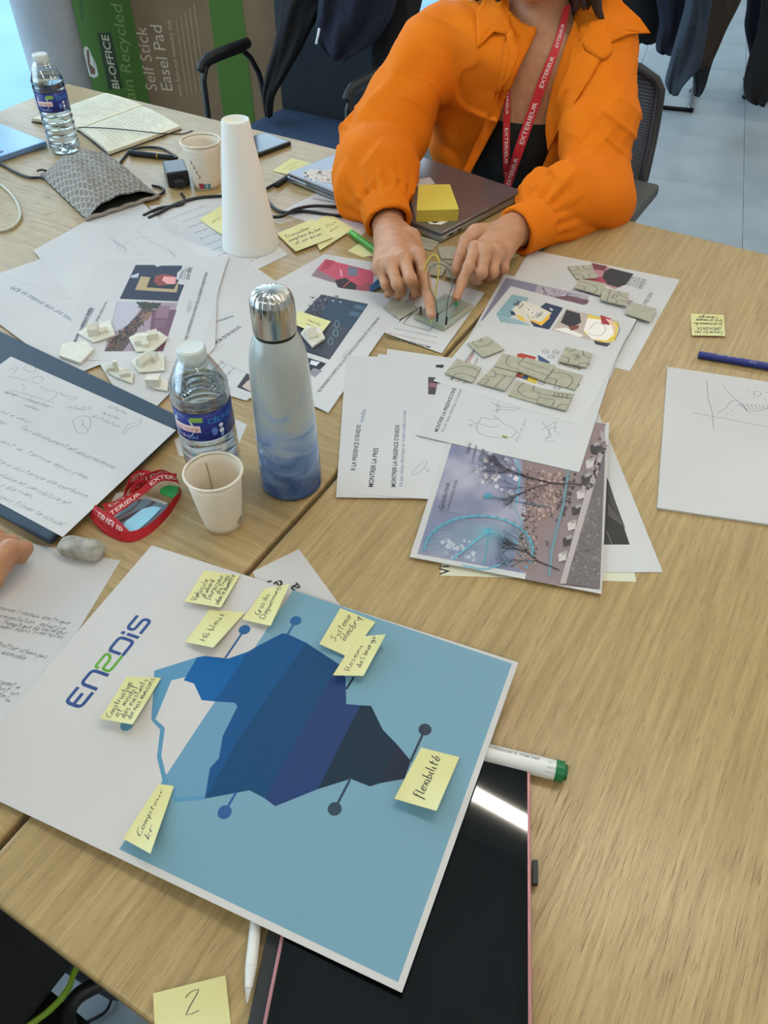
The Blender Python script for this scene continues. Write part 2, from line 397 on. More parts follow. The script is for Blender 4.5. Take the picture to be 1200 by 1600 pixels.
for i in range(-12, 12):
    for j in range(-16, 14):
        c = t0+te*(i-.5)*.6+td*(j+.5)*.6; q = c-RO; a, b = q@UU, q@VV
        if not (.30 < a < A1-.3 and B0+.3 < b < B1-.3): continue
        if not (-3.2 < c[0] < 4.2 and -1. < c[1] < 8.6) or abs(c[0]) > 1.4+.62*abs(c[1]): continue
        if first is None:
            first = obj('tile', np.array(V)+c+[0, 0, FLOOR], F, tm, fl, org=c+[0, 0, FLOOR-.01]); bevel(first, .001, 1); first.location = c+[0, 0, FLOOR-.01]-BASE[fl]
        else:
            o = first.copy(); COL.objects.link(o); o.parent = fl; o.location = c+[0, 0, FLOOR-.01]-BASE[fl]
        ntile += 1
rbox('ceiling', 0, A1, B0, B1, CEIL, CEIL+.1, wallm, kind='structure')
rbox('wall_back', 0, A1, B1, B1+.1, FLOOR-.1, CEIL+.1, wallm, kind='structure')
rbox('wall_front', 0, A1, B0-.1, B0, FLOOR-.1, CEIL+.1, wallm, kind='structure')
rbox('wall_right', A1, A1+.1, B0-.1, B1+.1, FLOOR-.1, CEIL+.1, wallm, kind='structure')
# window wall: floor to ceiling glazing, aluminium mullions
alu = M('#9FB0B8', .35, .6, name='window_aluminium')
win = rbox('window_1', -.05, .0, B0, B1, FLOOR-.1, FLOOR+.02, alu, kind='structure')
glz = bpy.data.materials.new('window_glass'); glz.use_nodes = True
N_, L_ = glz.node_tree.nodes, glz.node_tree.links; N_.remove(N_['Principled BSDF'])
t_ = N_.new('ShaderNodeBsdfTransparent'); g_ = N_.new('ShaderNodeBsdfGlossy'); g_.inputs[1].default_value = .01; x_ = N_.new('ShaderNodeMixShader'); lw_ = N_.new('ShaderNodeLayerWeight'); pw_ = N_.new('ShaderNodeMath'); pw_.operation = 'POWER'; pw_.inputs[1].default_value = 5.; L_.new(lw_.outputs['Facing'], pw_.inputs[0]); f_ = N_.new('ShaderNodeMath'); f_.operation = 'MULTIPLY_ADD'; f_.inputs[1].default_value = .8; f_.inputs[2].default_value = .04; L_.new(pw_.outputs[0], f_.inputs[0])
t_.inputs[0].default_value = (.93, .97, .98, 1); L_.new(f_.outputs[0], x_.inputs[0]); L_.new(t_.outputs[0], x_.inputs[1]); L_.new(g_.outputs[0], x_.inputs[2]); L_.new(x_.outputs[0], N_['Material Output'].inputs[0])
bb = B0; q = 0
while bb < B1-.1:
    rbox('mullion', -.06, .01, bb-.03, bb+.03, FLOOR, CEIL, alu, win)
    rbox('pane', -.032, -.024, bb+.03, min(bb+1.47, B1), FLOOR+.02, CEIL, glz, win); bb += 1.5
rbox('ground_outside', -14, -.06, -9, 12, FLOOR-.2, FLOOR-.11, noisy(M('#B9C4C6', .9, name='outside_paving'), 1.2, '#6F93A0', '#7C9EAA'), kind='structure')
po = area('window_portal', RM(-.08, .5, .63), (0, 0, 0), 12, 2.7, 1, (1, 1, 1))
po.matrix_world = Matrix([[VV[0], 0, -UU[0], po.location[0]], [VV[1], 0, -UU[1], po.location[1]], [0, 1, 0, po.location[2]], [0, 0, 0, 1]])
po.data.cycles.is_portal = True
# linear ceiling lamps
em = bpy.data.materials.new('lamp_diffuser'); em.use_nodes = True; e_ = em.node_tree.nodes['Principled BSDF']
e_.inputs['Emission Color'].default_value = (1, .93, .80, 1); e_.inputs['Emission Strength'].default_value = LAMP
hous = M('#C9C9C6', .5, .2, name='lamp_housing')
lampc = np.array([.40, 1.13, 0])
for n_, (a_, b_) in enumerate(((0, 0), (2.2, 0), (0, -2.4), (2.2, -2.4), (0, 2.4), (2.2, 2.4))):
    c = lampc+UU*a_+VV*b_+np.array([0, 0, CEIL-.05])
    t = thing('ceiling_light', c+[0, 0, .05], 'long white linear ceiling lamp, %s' % ('over the middle of the desks', 'over the right end of the desks', 'behind the photographer on the window side', 'behind the photographer on the right', 'over the empty chair', 'over the coats on the right')[n_], 'ceiling light', 'ceiling lamps')
    V, F = box(c+[0, 0, .02], (1.7, .24, .055), UU, VV); obj('housing', V, F, hous, t)
    V, F = box(c+[0, 0, -.012], (1.66, .042, .006), UU, VV); obj('diffuser', V, F, em, t)
# round concrete column by the window
colm = noisy(M('#A3A8AE', .8, name='concrete'), 4, '#9CA1A8', '#B2B7BC', .3, .001)
cc = WY(79, 60, 3.05); V, F = lathe([(.098, FLOOR), (.098, CEIL)], 48, (cc[0], cc[1], 0)); obj('concrete_column', V, F, colm, smooth=False, kind='structure')

# ================================================================ desks
def isect(p, d, q, e):
    A = np.array([[d[0], -e[0]], [d[1], -e[1]]]); t = np.linalg.solve(A, (np.array(q)-np.array(p))[:2]); return np.array([p[0]+d[0]*t[0], p[1]+d[1]*t[0], 0])
sA, sB = W(20, 1296), W(729, 518); sd = (sB-sA)/np.linalg.norm(sB-sA)
fA, fB = W(105, 130), W(1200, 397); fd = (fB-fA)/np.linalg.norm(fB-fA)
nA, nB = W(0, 1417), W(240, 1602); nd = (nB-nA)/np.linalg.norm(nB-nA)
sn = np.array([sd[1], -sd[0], 0])
def desk(pts, grain, label, legs):
    c = sum(pts)/4; ang = math.atan2(grain[1], grain[0]); R_ = np.array([[math.cos(ang), math.sin(ang)], [-math.sin(ang), math.cos(ang)]])
    t = thing('desk', (c[0], c[1], FLOOR), label, 'desk', 'oak desks pushed together')
    loc = [R_@(p-c)[:2] for p in pts]; V, F = prism(loc, -.025, 0)
    me = bpy.data.meshes.new('tabletop'); me.from_pydata([tuple(v) for v in V], [], F); me.materials.append(WOOD)
    o = bpy.data.objects.new('tabletop', me); COL.objects.link(o); o.parent = t; o.location = (0, 0, TABLE); o.rotation_euler = (0, 0, ang); bevel(o, .004, 3)
    for p in legs:
        V, F = box((p[0], p[1], (FLOOR-.03)/2), (.05, .05, TABLE-.03), UU, VV); bevel(obj('leg', V, F, M('#D9D9D6', .4, .3), t), .004)
    V, F = box(c+[0, 0, -.045], (1.0 if 1 else 1, .04, .038), grain/np.linalg.norm(grain), np.array([-grain[1], grain[0], 0])); obj('crossbar', V, F, M('#D9D9D6', .4, .3), t)
    return t
g = .003
nearc = isect(sA, sd, nA, nd); farc = isect(sA, sd, fA, fd)
lA, lB = W(0, 152), W(105, 130); ld = sd
P1 = isect(sA-sn*g, sd, nA, nd); P2 = isect(sA-sn*g, sd, fA, fd); P3 = fA.copy(); P4 = isect(fA, W(48, 133)-W(0, 152), nA, nd)
def ins(P, q, d=.08): m = sum(P)/4; e = m-q; return q+e/np.linalg.norm(e)*d*1.6
PA = [P1, P2, P3, P4]; desk(PA, UU, 'oak desk on the left, with bottles, folder and grain running across', [ins(PA, p) for p in PA])
Q1 = isect(sA+sn*g, sd, nA, nd); Q2 = isect(sA+sn*g, sd, fA, fd)
PB = [Q1, Q2, Q2+fd*1.0, Q1+nd*1.0]; desk(PB, VV, 'oak desk on the right, with tablet, poster and blank pad', [ins(PB, p) for p in PB])

# ================================================================ chairs, coats, carton in the background
blk = M('#17181A', .35, name='black_metal'); blkp = M('#1B1C1F', .5, name='black_plastic'); chrome = M('#2A2A2C', .12, 1., name='polished_black_tube')
clothblue = noisy(M('#2F4566', .9, name='blue_upholstery'), 300, '#2C4060', '#38506F', .3, .0005)
meshm = noisy(M('#262A30', .8, name='seat_back_fabric'), 250, '#20242A', '#2C3138', .3, .0004)
def loc(c, ang):                                 # local frame: x right, y forward, z up
    ca, sa = math.cos(ang), math.sin(ang); c = np.array(c, float)
    return lambda x, y, z: c+np.array([ca*x-sa*y, sa*x+ca*y, z])
def slab(T, c, s, r=.03, bend=0., axis='z', n=10):
    """soft rounded slab, size s, local centre c; bend curves it backwards along x"""
    def fn(u, v, sg):
        x, y = (u-.5)*2, (v-.5)*2
        ex = 1-max(0, abs(x)-.0)**8; ey = 1-max(0, abs(y)-.0)**8; h_ = max(ex*ey, 0)**.35
        return x, y, h_*sg
    V = []; F = []
    for sg in (1, -1):
        k = len(V)
        for j in range(n+1):
            for i in range(n+1):
                x, y, h_ = fn(i/n, j/n, sg); L = (x*s[0]/2, y*s[1]/2, h_*s[2]/2)
                if axis == 'y': p = (c[0]+L[0], c[1]+L[2]+bend*x*x, c[2]+L[1])
                else: p = (c[0]+L[0], c[1]+L[1], c[2]+L[2]+bend*x*x)
                V.append(T(*p))
        for j in range(n):
            for i in range(n):
                a = k+j*(n+1)+i; f = (a, a+1, a+n+2, a+n+1); F.append(f if sg > 0 else f[::-1])
    return V, F
def facing(d): return math.atan2(d[1], d[0])-PI/2
# empty chair with blue seat
pad0, pad1 = W(322, 100, -.075), W(384, 70, -.075)
ch = (pad0+pad1)/2+UU*.27; CA = facing(-VV)
T = loc((ch[0], ch[1], 0), CA)                  # x right of the sitter = -UU
t = thing('armchair', (ch[0], ch[1], FLOOR), 'empty black armchair with blue seat, draped with black coat', 'chair')
V, F = slab(T, (0, .02, -.295), (.47, .47, .06)); obj('seat', V, F, clothblue, t, smooth=True)
V, F = slab(T, (0, -.25, -.01), (.45, .60, .03), axis='y', bend=.04); obj('backrest', V, F, meshm, t, smooth=True)
for sx, nm in ((.27, 1), (-.27, -1)):
    a = [T(sx, .13, FLOOR+.01), T(sx, .13, -.30), T(sx, .125, -.12), T(sx, .10, -.085), T(sx, .05, -.078), T(sx, -.07, -.078)]
    V, F = tube(spline(a[:2], 2)+spline(a[2:], 6), .0095, 10); obj('arm_frame', V, F, blk, t, smooth=True)
    a = [T(sx, -.08, -.08), T(sx, -.13, -.13), T(sx, -.17, -.25), T(sx, -.2, FLOOR+.01)]
    V, F = tube(spline(a, 6), .009, 10); obj('leg', V, F, blk, t, smooth=True)
    V, F = tube(spline([T(sx, .135, -.092), T(sx, .11, -.072), T(sx, .03, -.066), T(sx, -.11, -.066)], 5), [.012]*6+[.0165]*10, 10); obj('armrest', V, F, blkp, t, smooth=True)
V, F = tube([T(-.27, 0, -.335), T(.27, 0, -.335)], .012, 8); obj('seat_rail', V, F, blk, t)
def drape(name, rows, Y, th, mat, label, cat, folds=.012, nf=5, group=None, seed=0, pw=1.):
    """hanging cloth: rows = [(py, pxL, pxR)] of its outline seen at depth Y; a closed soft body th thick with vertical folds"""
    rs = spline([np.array([r[0], r[1], r[2]], float) for r in rows], 6); n = 40; V = []; F = []
    for i, (py, l, r) in enumerate(rs):
        PL, PR = WY(l, py, Y), WY(r, py, Y); c = (PL+PR)/2; wv = (PR-PL)/2; k = min(1, (i+.6)/3, (len(rs)-i-.4)/2)
        for j in range(n):
            a = 2*PI*j/n; x, y = math.cos(a), math.sin(a)
            fd_ = folds*(math.sin(nf*a+seed+i*.12)+.5*math.sin((nf*2+1)*a+seed*2-i*.2))
            q = c+wv*x; q = q+np.array([0, 1, 0])*((abs(y)**pw)*(1 if y > 0 else -1)*th*k/2+fd_*abs(y)); V.append(q)
    for i in range(len(rs)-1):
        for j in range(n): F.append((i*n+j, (i+1)*n+j, (i+1)*n+(j+1) % n, i*n+(j+1) % n))
    F += [tuple(range(n)), tuple((len(rs)-1)*n+j for j in range(n))[::-1]]
    return obj(name, V, F, mat, smooth=True, label=label, cat=cat, group=group)
blackc = noisy(M('#0E0F12', .9, name='black_wool'), 90, '#0C0D10', '#15171B', .4, .001)
navyc = noisy(M('#12182B', .9, name='navy_knit'), 140, '#0F1424', '#171E33', .5, .001)
Yb = float(T(0, -.25, 0)[1])
drape('coat', [(-70, 455, 640), (0, 440, 520), (40, 434, 490), (80, 425, 470), (120, 414, 447), (150, 410, 430), (182, 415, 426)], Yb-.13, .07, blackc, 'black coat sleeve hanging over the left side of the empty chair', 'coat', .008, 4)
drape('coat', [(-70, 560, 660), (0, 585, 660), (60, 582, 640), (110, 580, 625), (150, 586, 622), (175, 592, 615)], Yb-.16, .07, blackc, 'black coat half hanging behind the orange sleeve', 'coat', .008, 4, seed=2)
sc_ = drape('scarf', [(-70, 505, 620), (-20, 500, 622), (20, 496, 615), (50, 493, 598), (70, 500, 580), (84, 512, 552), (88, 525, 545)], Yb-.22, .10, navyc, 'navy blue scarf looped over the backrest of the empty chair', 'scarf', .017, 6, seed=1)
V, F = tube(spline([WY(499, 44, Yb-.285), WY(497, 55, Yb-.287), WY(494, 68, Yb-.28)], 4), .004, 6); obj('drawstring_tip', V, F, M('#E9EDF2', .5), sc_)
# shipping carton of easel pads
kraft = noisy(M('#8C7458', .9, name='kraft_board'), 8, '#7A6349', '#846B4F', .1, .0005); green = M('#456A18', .7, name='green_print')
Bx0, Bx1 = WY(104, 0, 3.25), WY(470, 0, 3.0)
bd = np.array([Bx1[0]-Bx0[0], Bx1[1]-Bx0[1], 0]); bL = np.linalg.norm(bd); bd /= bL; bn = np.array([bd[1], -bd[0], 0])
zt = .35
ctn = thing('carton', (Bx0[0], Bx0[1], FLOOR), 'tall brown cardboard carton with green printed bands behind the desk', 'carton')
V, F = box(Bx0+bd*bL/2-bn*.08+np.array([0, 0, (FLOOR+zt)/2-Bx0[2]]), (bL, .16, zt-FLOOR), bd, bn); bevel(obj('panel', V, F, kraft, ctn), .003)
O_ = np.array([Bx0[0], Bx0[1], 0])+bn*.0008
def boxpx(a, b):                                 # photo pixel to (s, z) on the carton's face
    d = ray(a, b); t_ = ((O_-EYE)@bn)/(d@bn); P = EYE+d*t_; return ((P-O_)@bd, P[2])
D = Decal(ctn, lambda s_, z_, e: O_+bd*s_+np.array([0, 0, z_])+bn*e*3, boxpx)
gd = M('#3B5C16', .7)
def vb(p0, p1, m, z0=FLOOR+.02, z1=zt-.01):
    s0, s1 = boxpx(*p0)[0], boxpx(*p1)[0]; D.polyq([(s0, z0), (s1, z0), (s1, z1), (s0, z1)], m)
vb((106, 0), (203, 0), green); vb((108, 0), (112, 0), gd); vb((325, 0), (378, 0), green)
D.poly([(118, -40), (127, 34), (131, 34), (127, -40)], gd)
D.poly([(152, 52), (173, 50), (192, 138), (170, 141)], M('#2B3B14', .7))
D.text('BI-OFFICE', (187, 139), (169, 55), '#C9BFA6', True, 1.0)
D.text('Sain Recycled', (214, 168), (190, 8), '#7E9B52', hs=1.05)
D.text('Self Stick', (246, 142), (228, 42), '#C4B295', hs=1.15)
D.text('Easel Pad', (270, 142), (252, 40), '#C4B295', hs=1.15)
D.text('with fade-out memory tidy', (285, 150), (266, 30), '#B5A283')
for i in range(5): D.line([(293+i*7, 150-i*2), (275+i*7, 30-i*6)], .0035, '#A08C6C')
D.build('print')
D = Decal(ctn, lambda s_, z_, e: O_+bd*s_+np.array([0, 0, z_])+bn*e*3, boxpx); D.k = 30
D.poly([(131, 74), (136, 72), (150, 100), (154, 118), (148, 122), (138, 118), (132, 98)], '#C9C3B4'); D.poly([(135, 78), (139, 78), (148, 100), (149, 116), (142, 116), (137, 98)], '#6E4A30'); D.poly([(139, 74), (144, 90), (149, 108), (145, 104), (141, 100)], '#D5CCC0'); D.build('handle')
# back chairs on the right with coats
def sled(P, name, label, grp='sled chairs under coats'):
    c = sum(np.array(p) for p in P[:2])/2; t = thing(name, (c[0], c[1], FLOOR), label, 'chair', grp); return t
zf_ = FLOOR+.012
def sledchair(a, dirf, label):
    """cantilever chair, a = its front left floor corner, dirf = facing"""
    ang = facing(dirf); T = loc((a[0], a[1], 0), ang); t = thing('cantilever_chair', (a[0], a[1], FLOOR), label, 'chair', 'cantilever chairs on the right')
    pts = [T(-.22, -.48, .1), T(-.22, -.42, -.27), T(-.22, -.36, -.30), T(-.22, .0, -.31), T(-.22, .05, -.33), T(-.22, .04, -.40), T(-.22, .0, zf_+.06), T(-.22, -.03, zf_), T(-.22, -.40, zf_), T(-.2, -.44, zf_), T(.2, -.44, zf_), T(.22, -.40, zf_), T(.22, -.03, zf_), T(.22, 0, zf_+.06), T(.22, .04, -.40), T(.22, .05, -.33), T(.22, 0, -.31), T(.22, -.36, -.30), T(.22, -.42, -.27), T(.22, -.48, .1)]
    V, F = tube(spline(pts, 5), .011, 10); obj('tube_frame', V, F, chrome, t, smooth=True)
    V, F = slab(T, (0, -.17, -.285), (.44, .42, .04)); obj('seat', V, F, blkp, t, smooth=True)
    V, F = slab(T, (0, -.47, -.02), (.42, .4, .03), axis='y', bend=.03); obj('backrest', V, F, blkp, t, smooth=True)
    for sx in (-.22, .22): V, F = box(T(sx, -.1, zf_-.004), (.03, .03, .014)); obj('foot_glide', V, F, blkp, t)
    return t
browncoat = noisy(M('#2E2118', .85, name='brown_cloth'), 60, '#2A1E15', '#352619', .3, .001); greycoat = noisy(M('#26303D', .8, name='slate_cloth'), 60, '#232C38', '#2B3543', .3, .001)
p_ = W(1080, 172, FLOOR)
p_ = W(1077, 172, FLOOR); sledchair(p_-te*.22+td*.40, td, 'cantilever chair under the black, slate and brown coats')
p2 = W(1152, 118, FLOOR)
p2 = W(1165, 153, FLOOR); sledchair(p2+te*.22+td*.42, td, 'cantilever chair at the right edge of the photo under dark coats')
Yc = 4.15
drape('coat', [(-80, 900, 1090), (-20, 915, 1095), (20, 930, 1098), (40, 950, 1060), (60, 975, 1030), (66, 985, 1015)], Yc+.12, .12, blackc, 'black coat hanging behind the orange collar', 'coat', .02, 5)
drape('coat', [(-80, 1000, 1090), (-20, 1020, 1100), (30, 1030, 1085), (60, 1026, 1072), (80, 1026, 1055), (84, 1035, 1050)], Yc-.04, .08, navyc, 'navy coat tail hanging left of the slate one', 'coat', .015, 4)
drape('coat', [(-80, 1070, 1120), (0, 1072, 1112), (50, 1060, 1105), (100, 1046, 1095), (130, 1040, 1070), (147, 1046, 1056)], Yc-.26, .1, greycoat, 'slate blue coat hem hanging in a long point', 'coat', .016, 4, seed=1)
drape('coat', [(-80, 1085, 1190), (0, 1090, 1158), (40, 1082, 1138), (70, 1080, 1124), (95, 1080, 1112), (106, 1084, 1106)], Yc-.14, .08, browncoat, 'dark brown coat hanging beside the slate one', 'coat', .015, 4, seed=3)
drape('coat', [(70, 1082, 1120), (100, 1080, 1112), (130, 1084, 1102), (150, 1084, 1092)], Yc+.02, .08, blackc, 'black cloth tip showing under the brown coat', 'coat', .01, 3)
drape('coat', [(-80, 1165, 1330), (0, 1167, 1320), (40, 1163, 1300), (80, 1170, 1290), (105, 1172, 1260)], 4.38, .10, navyc, 'navy coat at the right edge of the photo', 'coat', .02, 5)
drape('coat', [(-60, 1195, 1330), (40, 1185, 1320), (90, 1170, 1290), (130, 1162, 1240), (155, 1166, 1200), (163, 1180, 1195)], 4.25, .10, blackc, 'black coat hanging to the floor at the right edge', 'coat', .02, 5, seed=2)
# ================================================================ papers on the desks
def texl(D, t, p0, p1, bold=False, m=PRINT, hs=1.): D.text(t, p0, p1, m, bold, hs)
CAP = 'MONTRER LA PRESENCE D\'ENEDIS'; SUBT = 'Via son réseau électrique, en rendant visible l\'invisible'
def wob(D, pxs, w_=.0005, m=PENCIL, j=1.): D.line([(a+rnd.uniform(-j, j)*.6, b+rnd.uniform(-j, j)*.6) for a, b in pxs], w_, m)
HAND1 = 'consommation et distribution du reseau de energie pour permettre a tous de voir les installations'.split()
def para(D, p0, p1, n, dx, dy, h=.003, m=INK, w_=.0005, words=4, seed=0):
    r = random.Random(seed)
    for i in range(n):
        t = ' '.join(r.choice(HAND1) for _ in range(words)); f = r.uniform(.75, 1)
        a = (p0[0]+dx*i, p0[1]+dy*i); b = (p1[0]+dx*i, p1[1]+dy*i); D.hand(t, a, (a[0]+(b[0]-a[0])*f, a[1]+(b[1]-a[1])*f), h, m, w_)
# --- left pile
o, D = sheet([(-75, 452), (170, 368), (330, 500), (110, 588)], 10, 'white sheet with upside-down blue-grey heading, left of the photo pile')
texl(D, 'Evolutions sur une années en KM', (140, 512), (24, 447), m='#44506A'); D.line([(0, 428), (118, 472)], .0005, '#9A9CA4', 0); D.line([(10, 418), (125, 460)], .0004, '#B5B7BE', 0); D.build()
o, D = sheet([(352, 310), (450, 398), (345, 448), (232, 322)], 1, 'handwritten notes sheet under the tall white cone', nu=1)
for i in range(9): D.hand('le reseau de energie de la ville et son eclairage'[:34-(i % 3)*6], (262+i*12, 345+i*10), (332+i*12, 312+i*10), .0028, BLUEINK if i % 3 else INK, .0005)
D.build('handwriting')
o, D = sheet([(268, 322), (352, 300), (430, 392), (302, 420)], 2, 'notes sheet full of rows of blue handwriting, by the white cone')
for i in range(8):
    D.hand(('visualiser les flux', 'consommation', 'reseau urbain et eau', 'energie solaire', 'distribution')[i % 5], (277+i*9, 338+i*9), (322+i*9, 322+i*9), .003, BLUEINK if i % 2 else INK, .0006)
D.build('handwriting')
o, D = sheet([(210, 304), (52, 391), (150, 515), (310, 400)], 11, 'white sheet with faint pencil drawing, its tip touching the grey pouch')
for P in ([(230, 350), (215, 360), (232, 375), (262, 392)], [(190, 385), (205, 375), (222, 371), (238, 372)], [(196, 388), (196, 398), (215, 397), (232, 399)], [(230, 350), (226, 349)], [(176, 376), (186, 384), (182, 388), (192, 392)]): wob(D, P, .0006)
para(D, (172, 372), (195, 386), 3, 4, 4, .0022, PENCIL, .0004, 1, 3); para(D, (262, 390), (272, 400), 2, 3, 3, .002, PENCIL, .0004, 1, 4)
D.build('pencil_drawing')
o, D = sheet([(95, 470), (340, 440), (336, 543), (215, 665)], 12, 'white sheet almost hidden under the photo page, left pile'); D.build()
o, D = sheet([(152, 404), (357, 400), (308, 566), (86, 562)], 13, 'printed page with a framed-poster photo and a dusk street photo, left pile')
D.poly([(212, 414), (241, 414), (246, 417), (252, 415), (285, 415), (283, 421), (277, 426), (275, 440), (280, 444), (288, 445), (278, 471), (187, 467)], '#20253C')
D.poly([(220, 432), (280, 437), (276, 457), (211, 453)], '#B39A6F'); D.poly([(236, 431), (279, 437), (272, 452), (229, 449)], '#1A1C2A')
D.poly([(243, 431), (257, 428), (272, 431), (276, 437), (265, 444), (249, 447), (240, 440)], '#8C3A32'); D.poly([(256, 432), (275, 433), (274, 444), (262, 444), (253, 438)], '#E29A97')
for k in range(4): D.poly([(206+k*3, 430-k*1), (208+k*3, 430-k), (206+k*3, 434), (204+k*3, 434)], '#D9DCE4')
D.poly([(183, 471), (278, 473), (255, 549), (163, 549)], '#A08A93'); D.poly([(184, 471), (225, 472), (205, 505), (176, 520), (172, 517)], '#B9B3BD')
D.poly([(238, 484), (276, 484), (255, 549), (230, 549)], '#6E4A5C'); D.poly([(247, 478), (266, 478), (262, 497), (242, 497)], '#8C6676'); D.poly([(243, 500), (261, 500), (258, 512), (240, 512)], '#7A5868')
D.poly([(226, 478), (242, 486), (216, 512), (206, 530), (192, 549), (163, 549), (172, 535), (195, 512), (215, 492)], '#5A463E'); D.poly([(213, 472), (252, 474), (246, 482), (222, 484)], '#3F4036'); D.poly([(222, 488), (238, 488), (232, 500), (216, 503)], '#8A6A58')
rr = random.Random(5)
for k in range(120):
    tt = rr.random(); x = 226-tt*56+rr.uniform(-8, 10)*(1-.4*tt); y = 492+tt*54+rr.uniform(-8, 8); s_ = rr.uniform(.8, 2.4)
    if y > 548 or x < 165: continue
    D.poly([(x-s_, y), (x+s_*.4, y-s_), (x+s_, y+.4*s_), (x, y+s_)], ('#2B2623', '#3A2E29', '#8A5A3E', '#241F22', '#5C4034')[k % 5])
for k in range(45):
    x = 214+rr.random()*37; y = 472+rr.random()*10; s_ = rr.uniform(1, 2.2); D.poly([(x-s_, y), (x, y-s_*.7), (x+s_, y), (x, y+s_)], ('#35382E', '#47493B', '#2A2B25')[k % 3])
for k in range(40):
    x = 205+rr.random()*32; y = 535+rr.random()*12; D.poly([(x, y), (x+2, y-.6), (x+2.4, y+1), (x, y+1.4)], ('#8A5055', '#3A2A2C', '#A0666A')[k % 3])
texl(D, 'FAIRE COMPRENDRE LES CHOIX SUR LA SOBRIETE ENERGETIQUE', (292, 534), (325, 426)); texl(D, 'MONTRER LA PRESENCE D\'ENEDIS', (119, 534), (144, 481), True)
texl(D, 'en rendant visible', (128, 520), (148, 482), m='#5C647C'); texl(D, 'OBJECTIF', (297, 488), (301, 470), m='#9A9AA0')
texl(D, 'Lieu urbain, dans la vie', (148, 512), (168, 472), m='#555'+'555'[:3]); 
for i, t_ in enumerate(('FESTIVAL', 'expression des usages, points', 'et de la consommation de la', 'une ville')): texl(D, t_, (284+i*4, 437+(i == 0)*-2), (289+i*4, 418+(i == 0)*4), m='#55565C')
D.build()
# --- middle fan
o, D = sheet([(436, 332), (495, 301), (600, 335), (560, 372)], 0, 'white page lying between the charger cable and the silver laptop'); texl(D, 'MONTRER LA PRESENCE', (560, 323), (490, 309), True); D.build()
o, D = sheet([(365, 395), (470, 465), (345, 575), (300, 470)], 3, 'white sheet edge showing between the left pile and the middle fan'); D.build()
o, D = sheet([(398, 438), (510, 440), (420, 585), (290, 560)], 4, 'rearmost page of the middle fan, only its title end showing')
texl(D, "D'ENEDIS", (338, 504), (366, 495), True); D.build()
o, D = sheet([(425, 452), (540, 470), (440, 610), (295, 585)], 5, 'page of the middle fan with title cut off before PRESENCE, second from the back')
texl(D, "PRESENCE D'ENEDIS", (318, 551), (378, 511), True); texl(D, SUBT[:26], (336, 549), (350, 538), m='#4A5A80'); D.build()
o, D = sheet([(448, 445), (600, 470), (385, 626), (300, 600)], 6, 'white page corner sticking out below the middle fan'); D.build()
o, D = sheet([(435, 470), (600, 500), (402, 627), (325, 588)], 7, 'page of the middle fan with bold title running up to the steel bottle cap')
texl(D, CAP, (325, 590), (389, 527), True); texl(D, 'Via son réseau électrique, en rendant visible', (344, 580), (398, 527), m='#4A5A80'); texl(D, 'Exemple: une maquette, pour permettre', (350, 592), (408, 535), m='#3A3A3E')
D.poly([(370, 605), (402, 560), (430, 575), (404, 618)], '#3A3338'); D.poly([(378, 604), (388, 594), (401, 600), (392, 612)], '#C9B5A8'); D.poly([(392, 592), (402, 582), (408, 590), (400, 600)], '#8C8890')
D.build()
o, D = sheet([(507, 397), (600, 412), (560, 505), (388, 463)], 8, 'page with a pink and red photo, rearmost of the middle fan')
D.poly([(508, 405), (585, 424), (582, 450), (575, 457), (486, 431)], '#BF4A62'); D.poly([(486, 431), (495, 420), (530, 440), (522, 442)], '#8A7078')
D.poly([(523, 438), (540, 434), (560, 447), (555, 455), (528, 449)], '#2E2226'); D.poly([(556, 448), (578, 440), (580, 452), (574, 458), (558, 455)], '#9A4A50'); D.poly([(510, 405), (524, 408), (512, 420), (500, 423)], '#A92E44')
D.poly([(544, 416), (560, 419), (558, 432), (543, 430)], '#6E7480'); D.poly([(577, 447), (590, 437), (600, 445), (578, 458)], '#1F5078')
D.line([(536, 449), (555, 433), (580, 421)], .0015, '#E0604A'); D.line([(532, 421), (534, 432)], .0016, '#F0C9CE'); D.build()
o, D = sheet([(470, 443), (640, 463), (513, 645), (342, 562)], 9, 'large page with a night street photo and slanted SE RENDRE COMPTE title')
D.poly([(502, 460), (575, 475), (515, 562), (430, 535)], '#343844'); D.poly([(515, 466), (575, 476), (548, 515), (500, 490)], '#2E4356'); D.poly([(500, 500), (545, 512), (515, 560), (470, 540)], '#41444F')
rr = random.Random(9)
for k in range(130):
    x = 480+rr.random()*50; y = 462+rr.random()*34
    if x+y*.9 > 945 or x < 483: continue
    s_ = rr.uniform(.5, 2.2); D.poly([(x-s_, y), (x, y-s_), (x+s_, y+.5), (x, y+s_)], ('#1D1B20', '#57505A', '#2A262C', '#6E6670')[k % 4])
for a, b in ((508, 468), (520, 470), (532, 472)): D.disc((a, b), .0016, '#E8F2FA', 8)
for (a, b) in ((556, 476), (548, 486)): D.poly([(a, b), (a+16, b+3), (a+12, b+9), (a-4, b+6)], '#4A6478')
for a, b, c_ in ((526, 505, '#7FA0B8'), (524, 519, '#8FAFC4'), (516, 532, '#86A6BC')): D.line([(a-4, b+4), (a, b-5), (a+4, b), (a+2, b+7), (a-4, b+4)], .0008, c_)
D.poly([(438, 545), (510, 568), (490, 588), (425, 560)], '#26262B'); D.poly([(486, 563), (500, 566), (494, 572), (484, 569)], '#D9DCE0'); D.poly([(490, 575), (504, 579), (492, 590), (482, 583)], '#8F8B90')
texl(D, "SE RENDRE COMPTE DE LA PRESENCE DU RESEAU ET DE L'ENERGIE", (500, 613), (594, 497)); texl(D, 'OBJECTIF', (537, 560), (546, 547), m='#9A9AA0'); D.build()
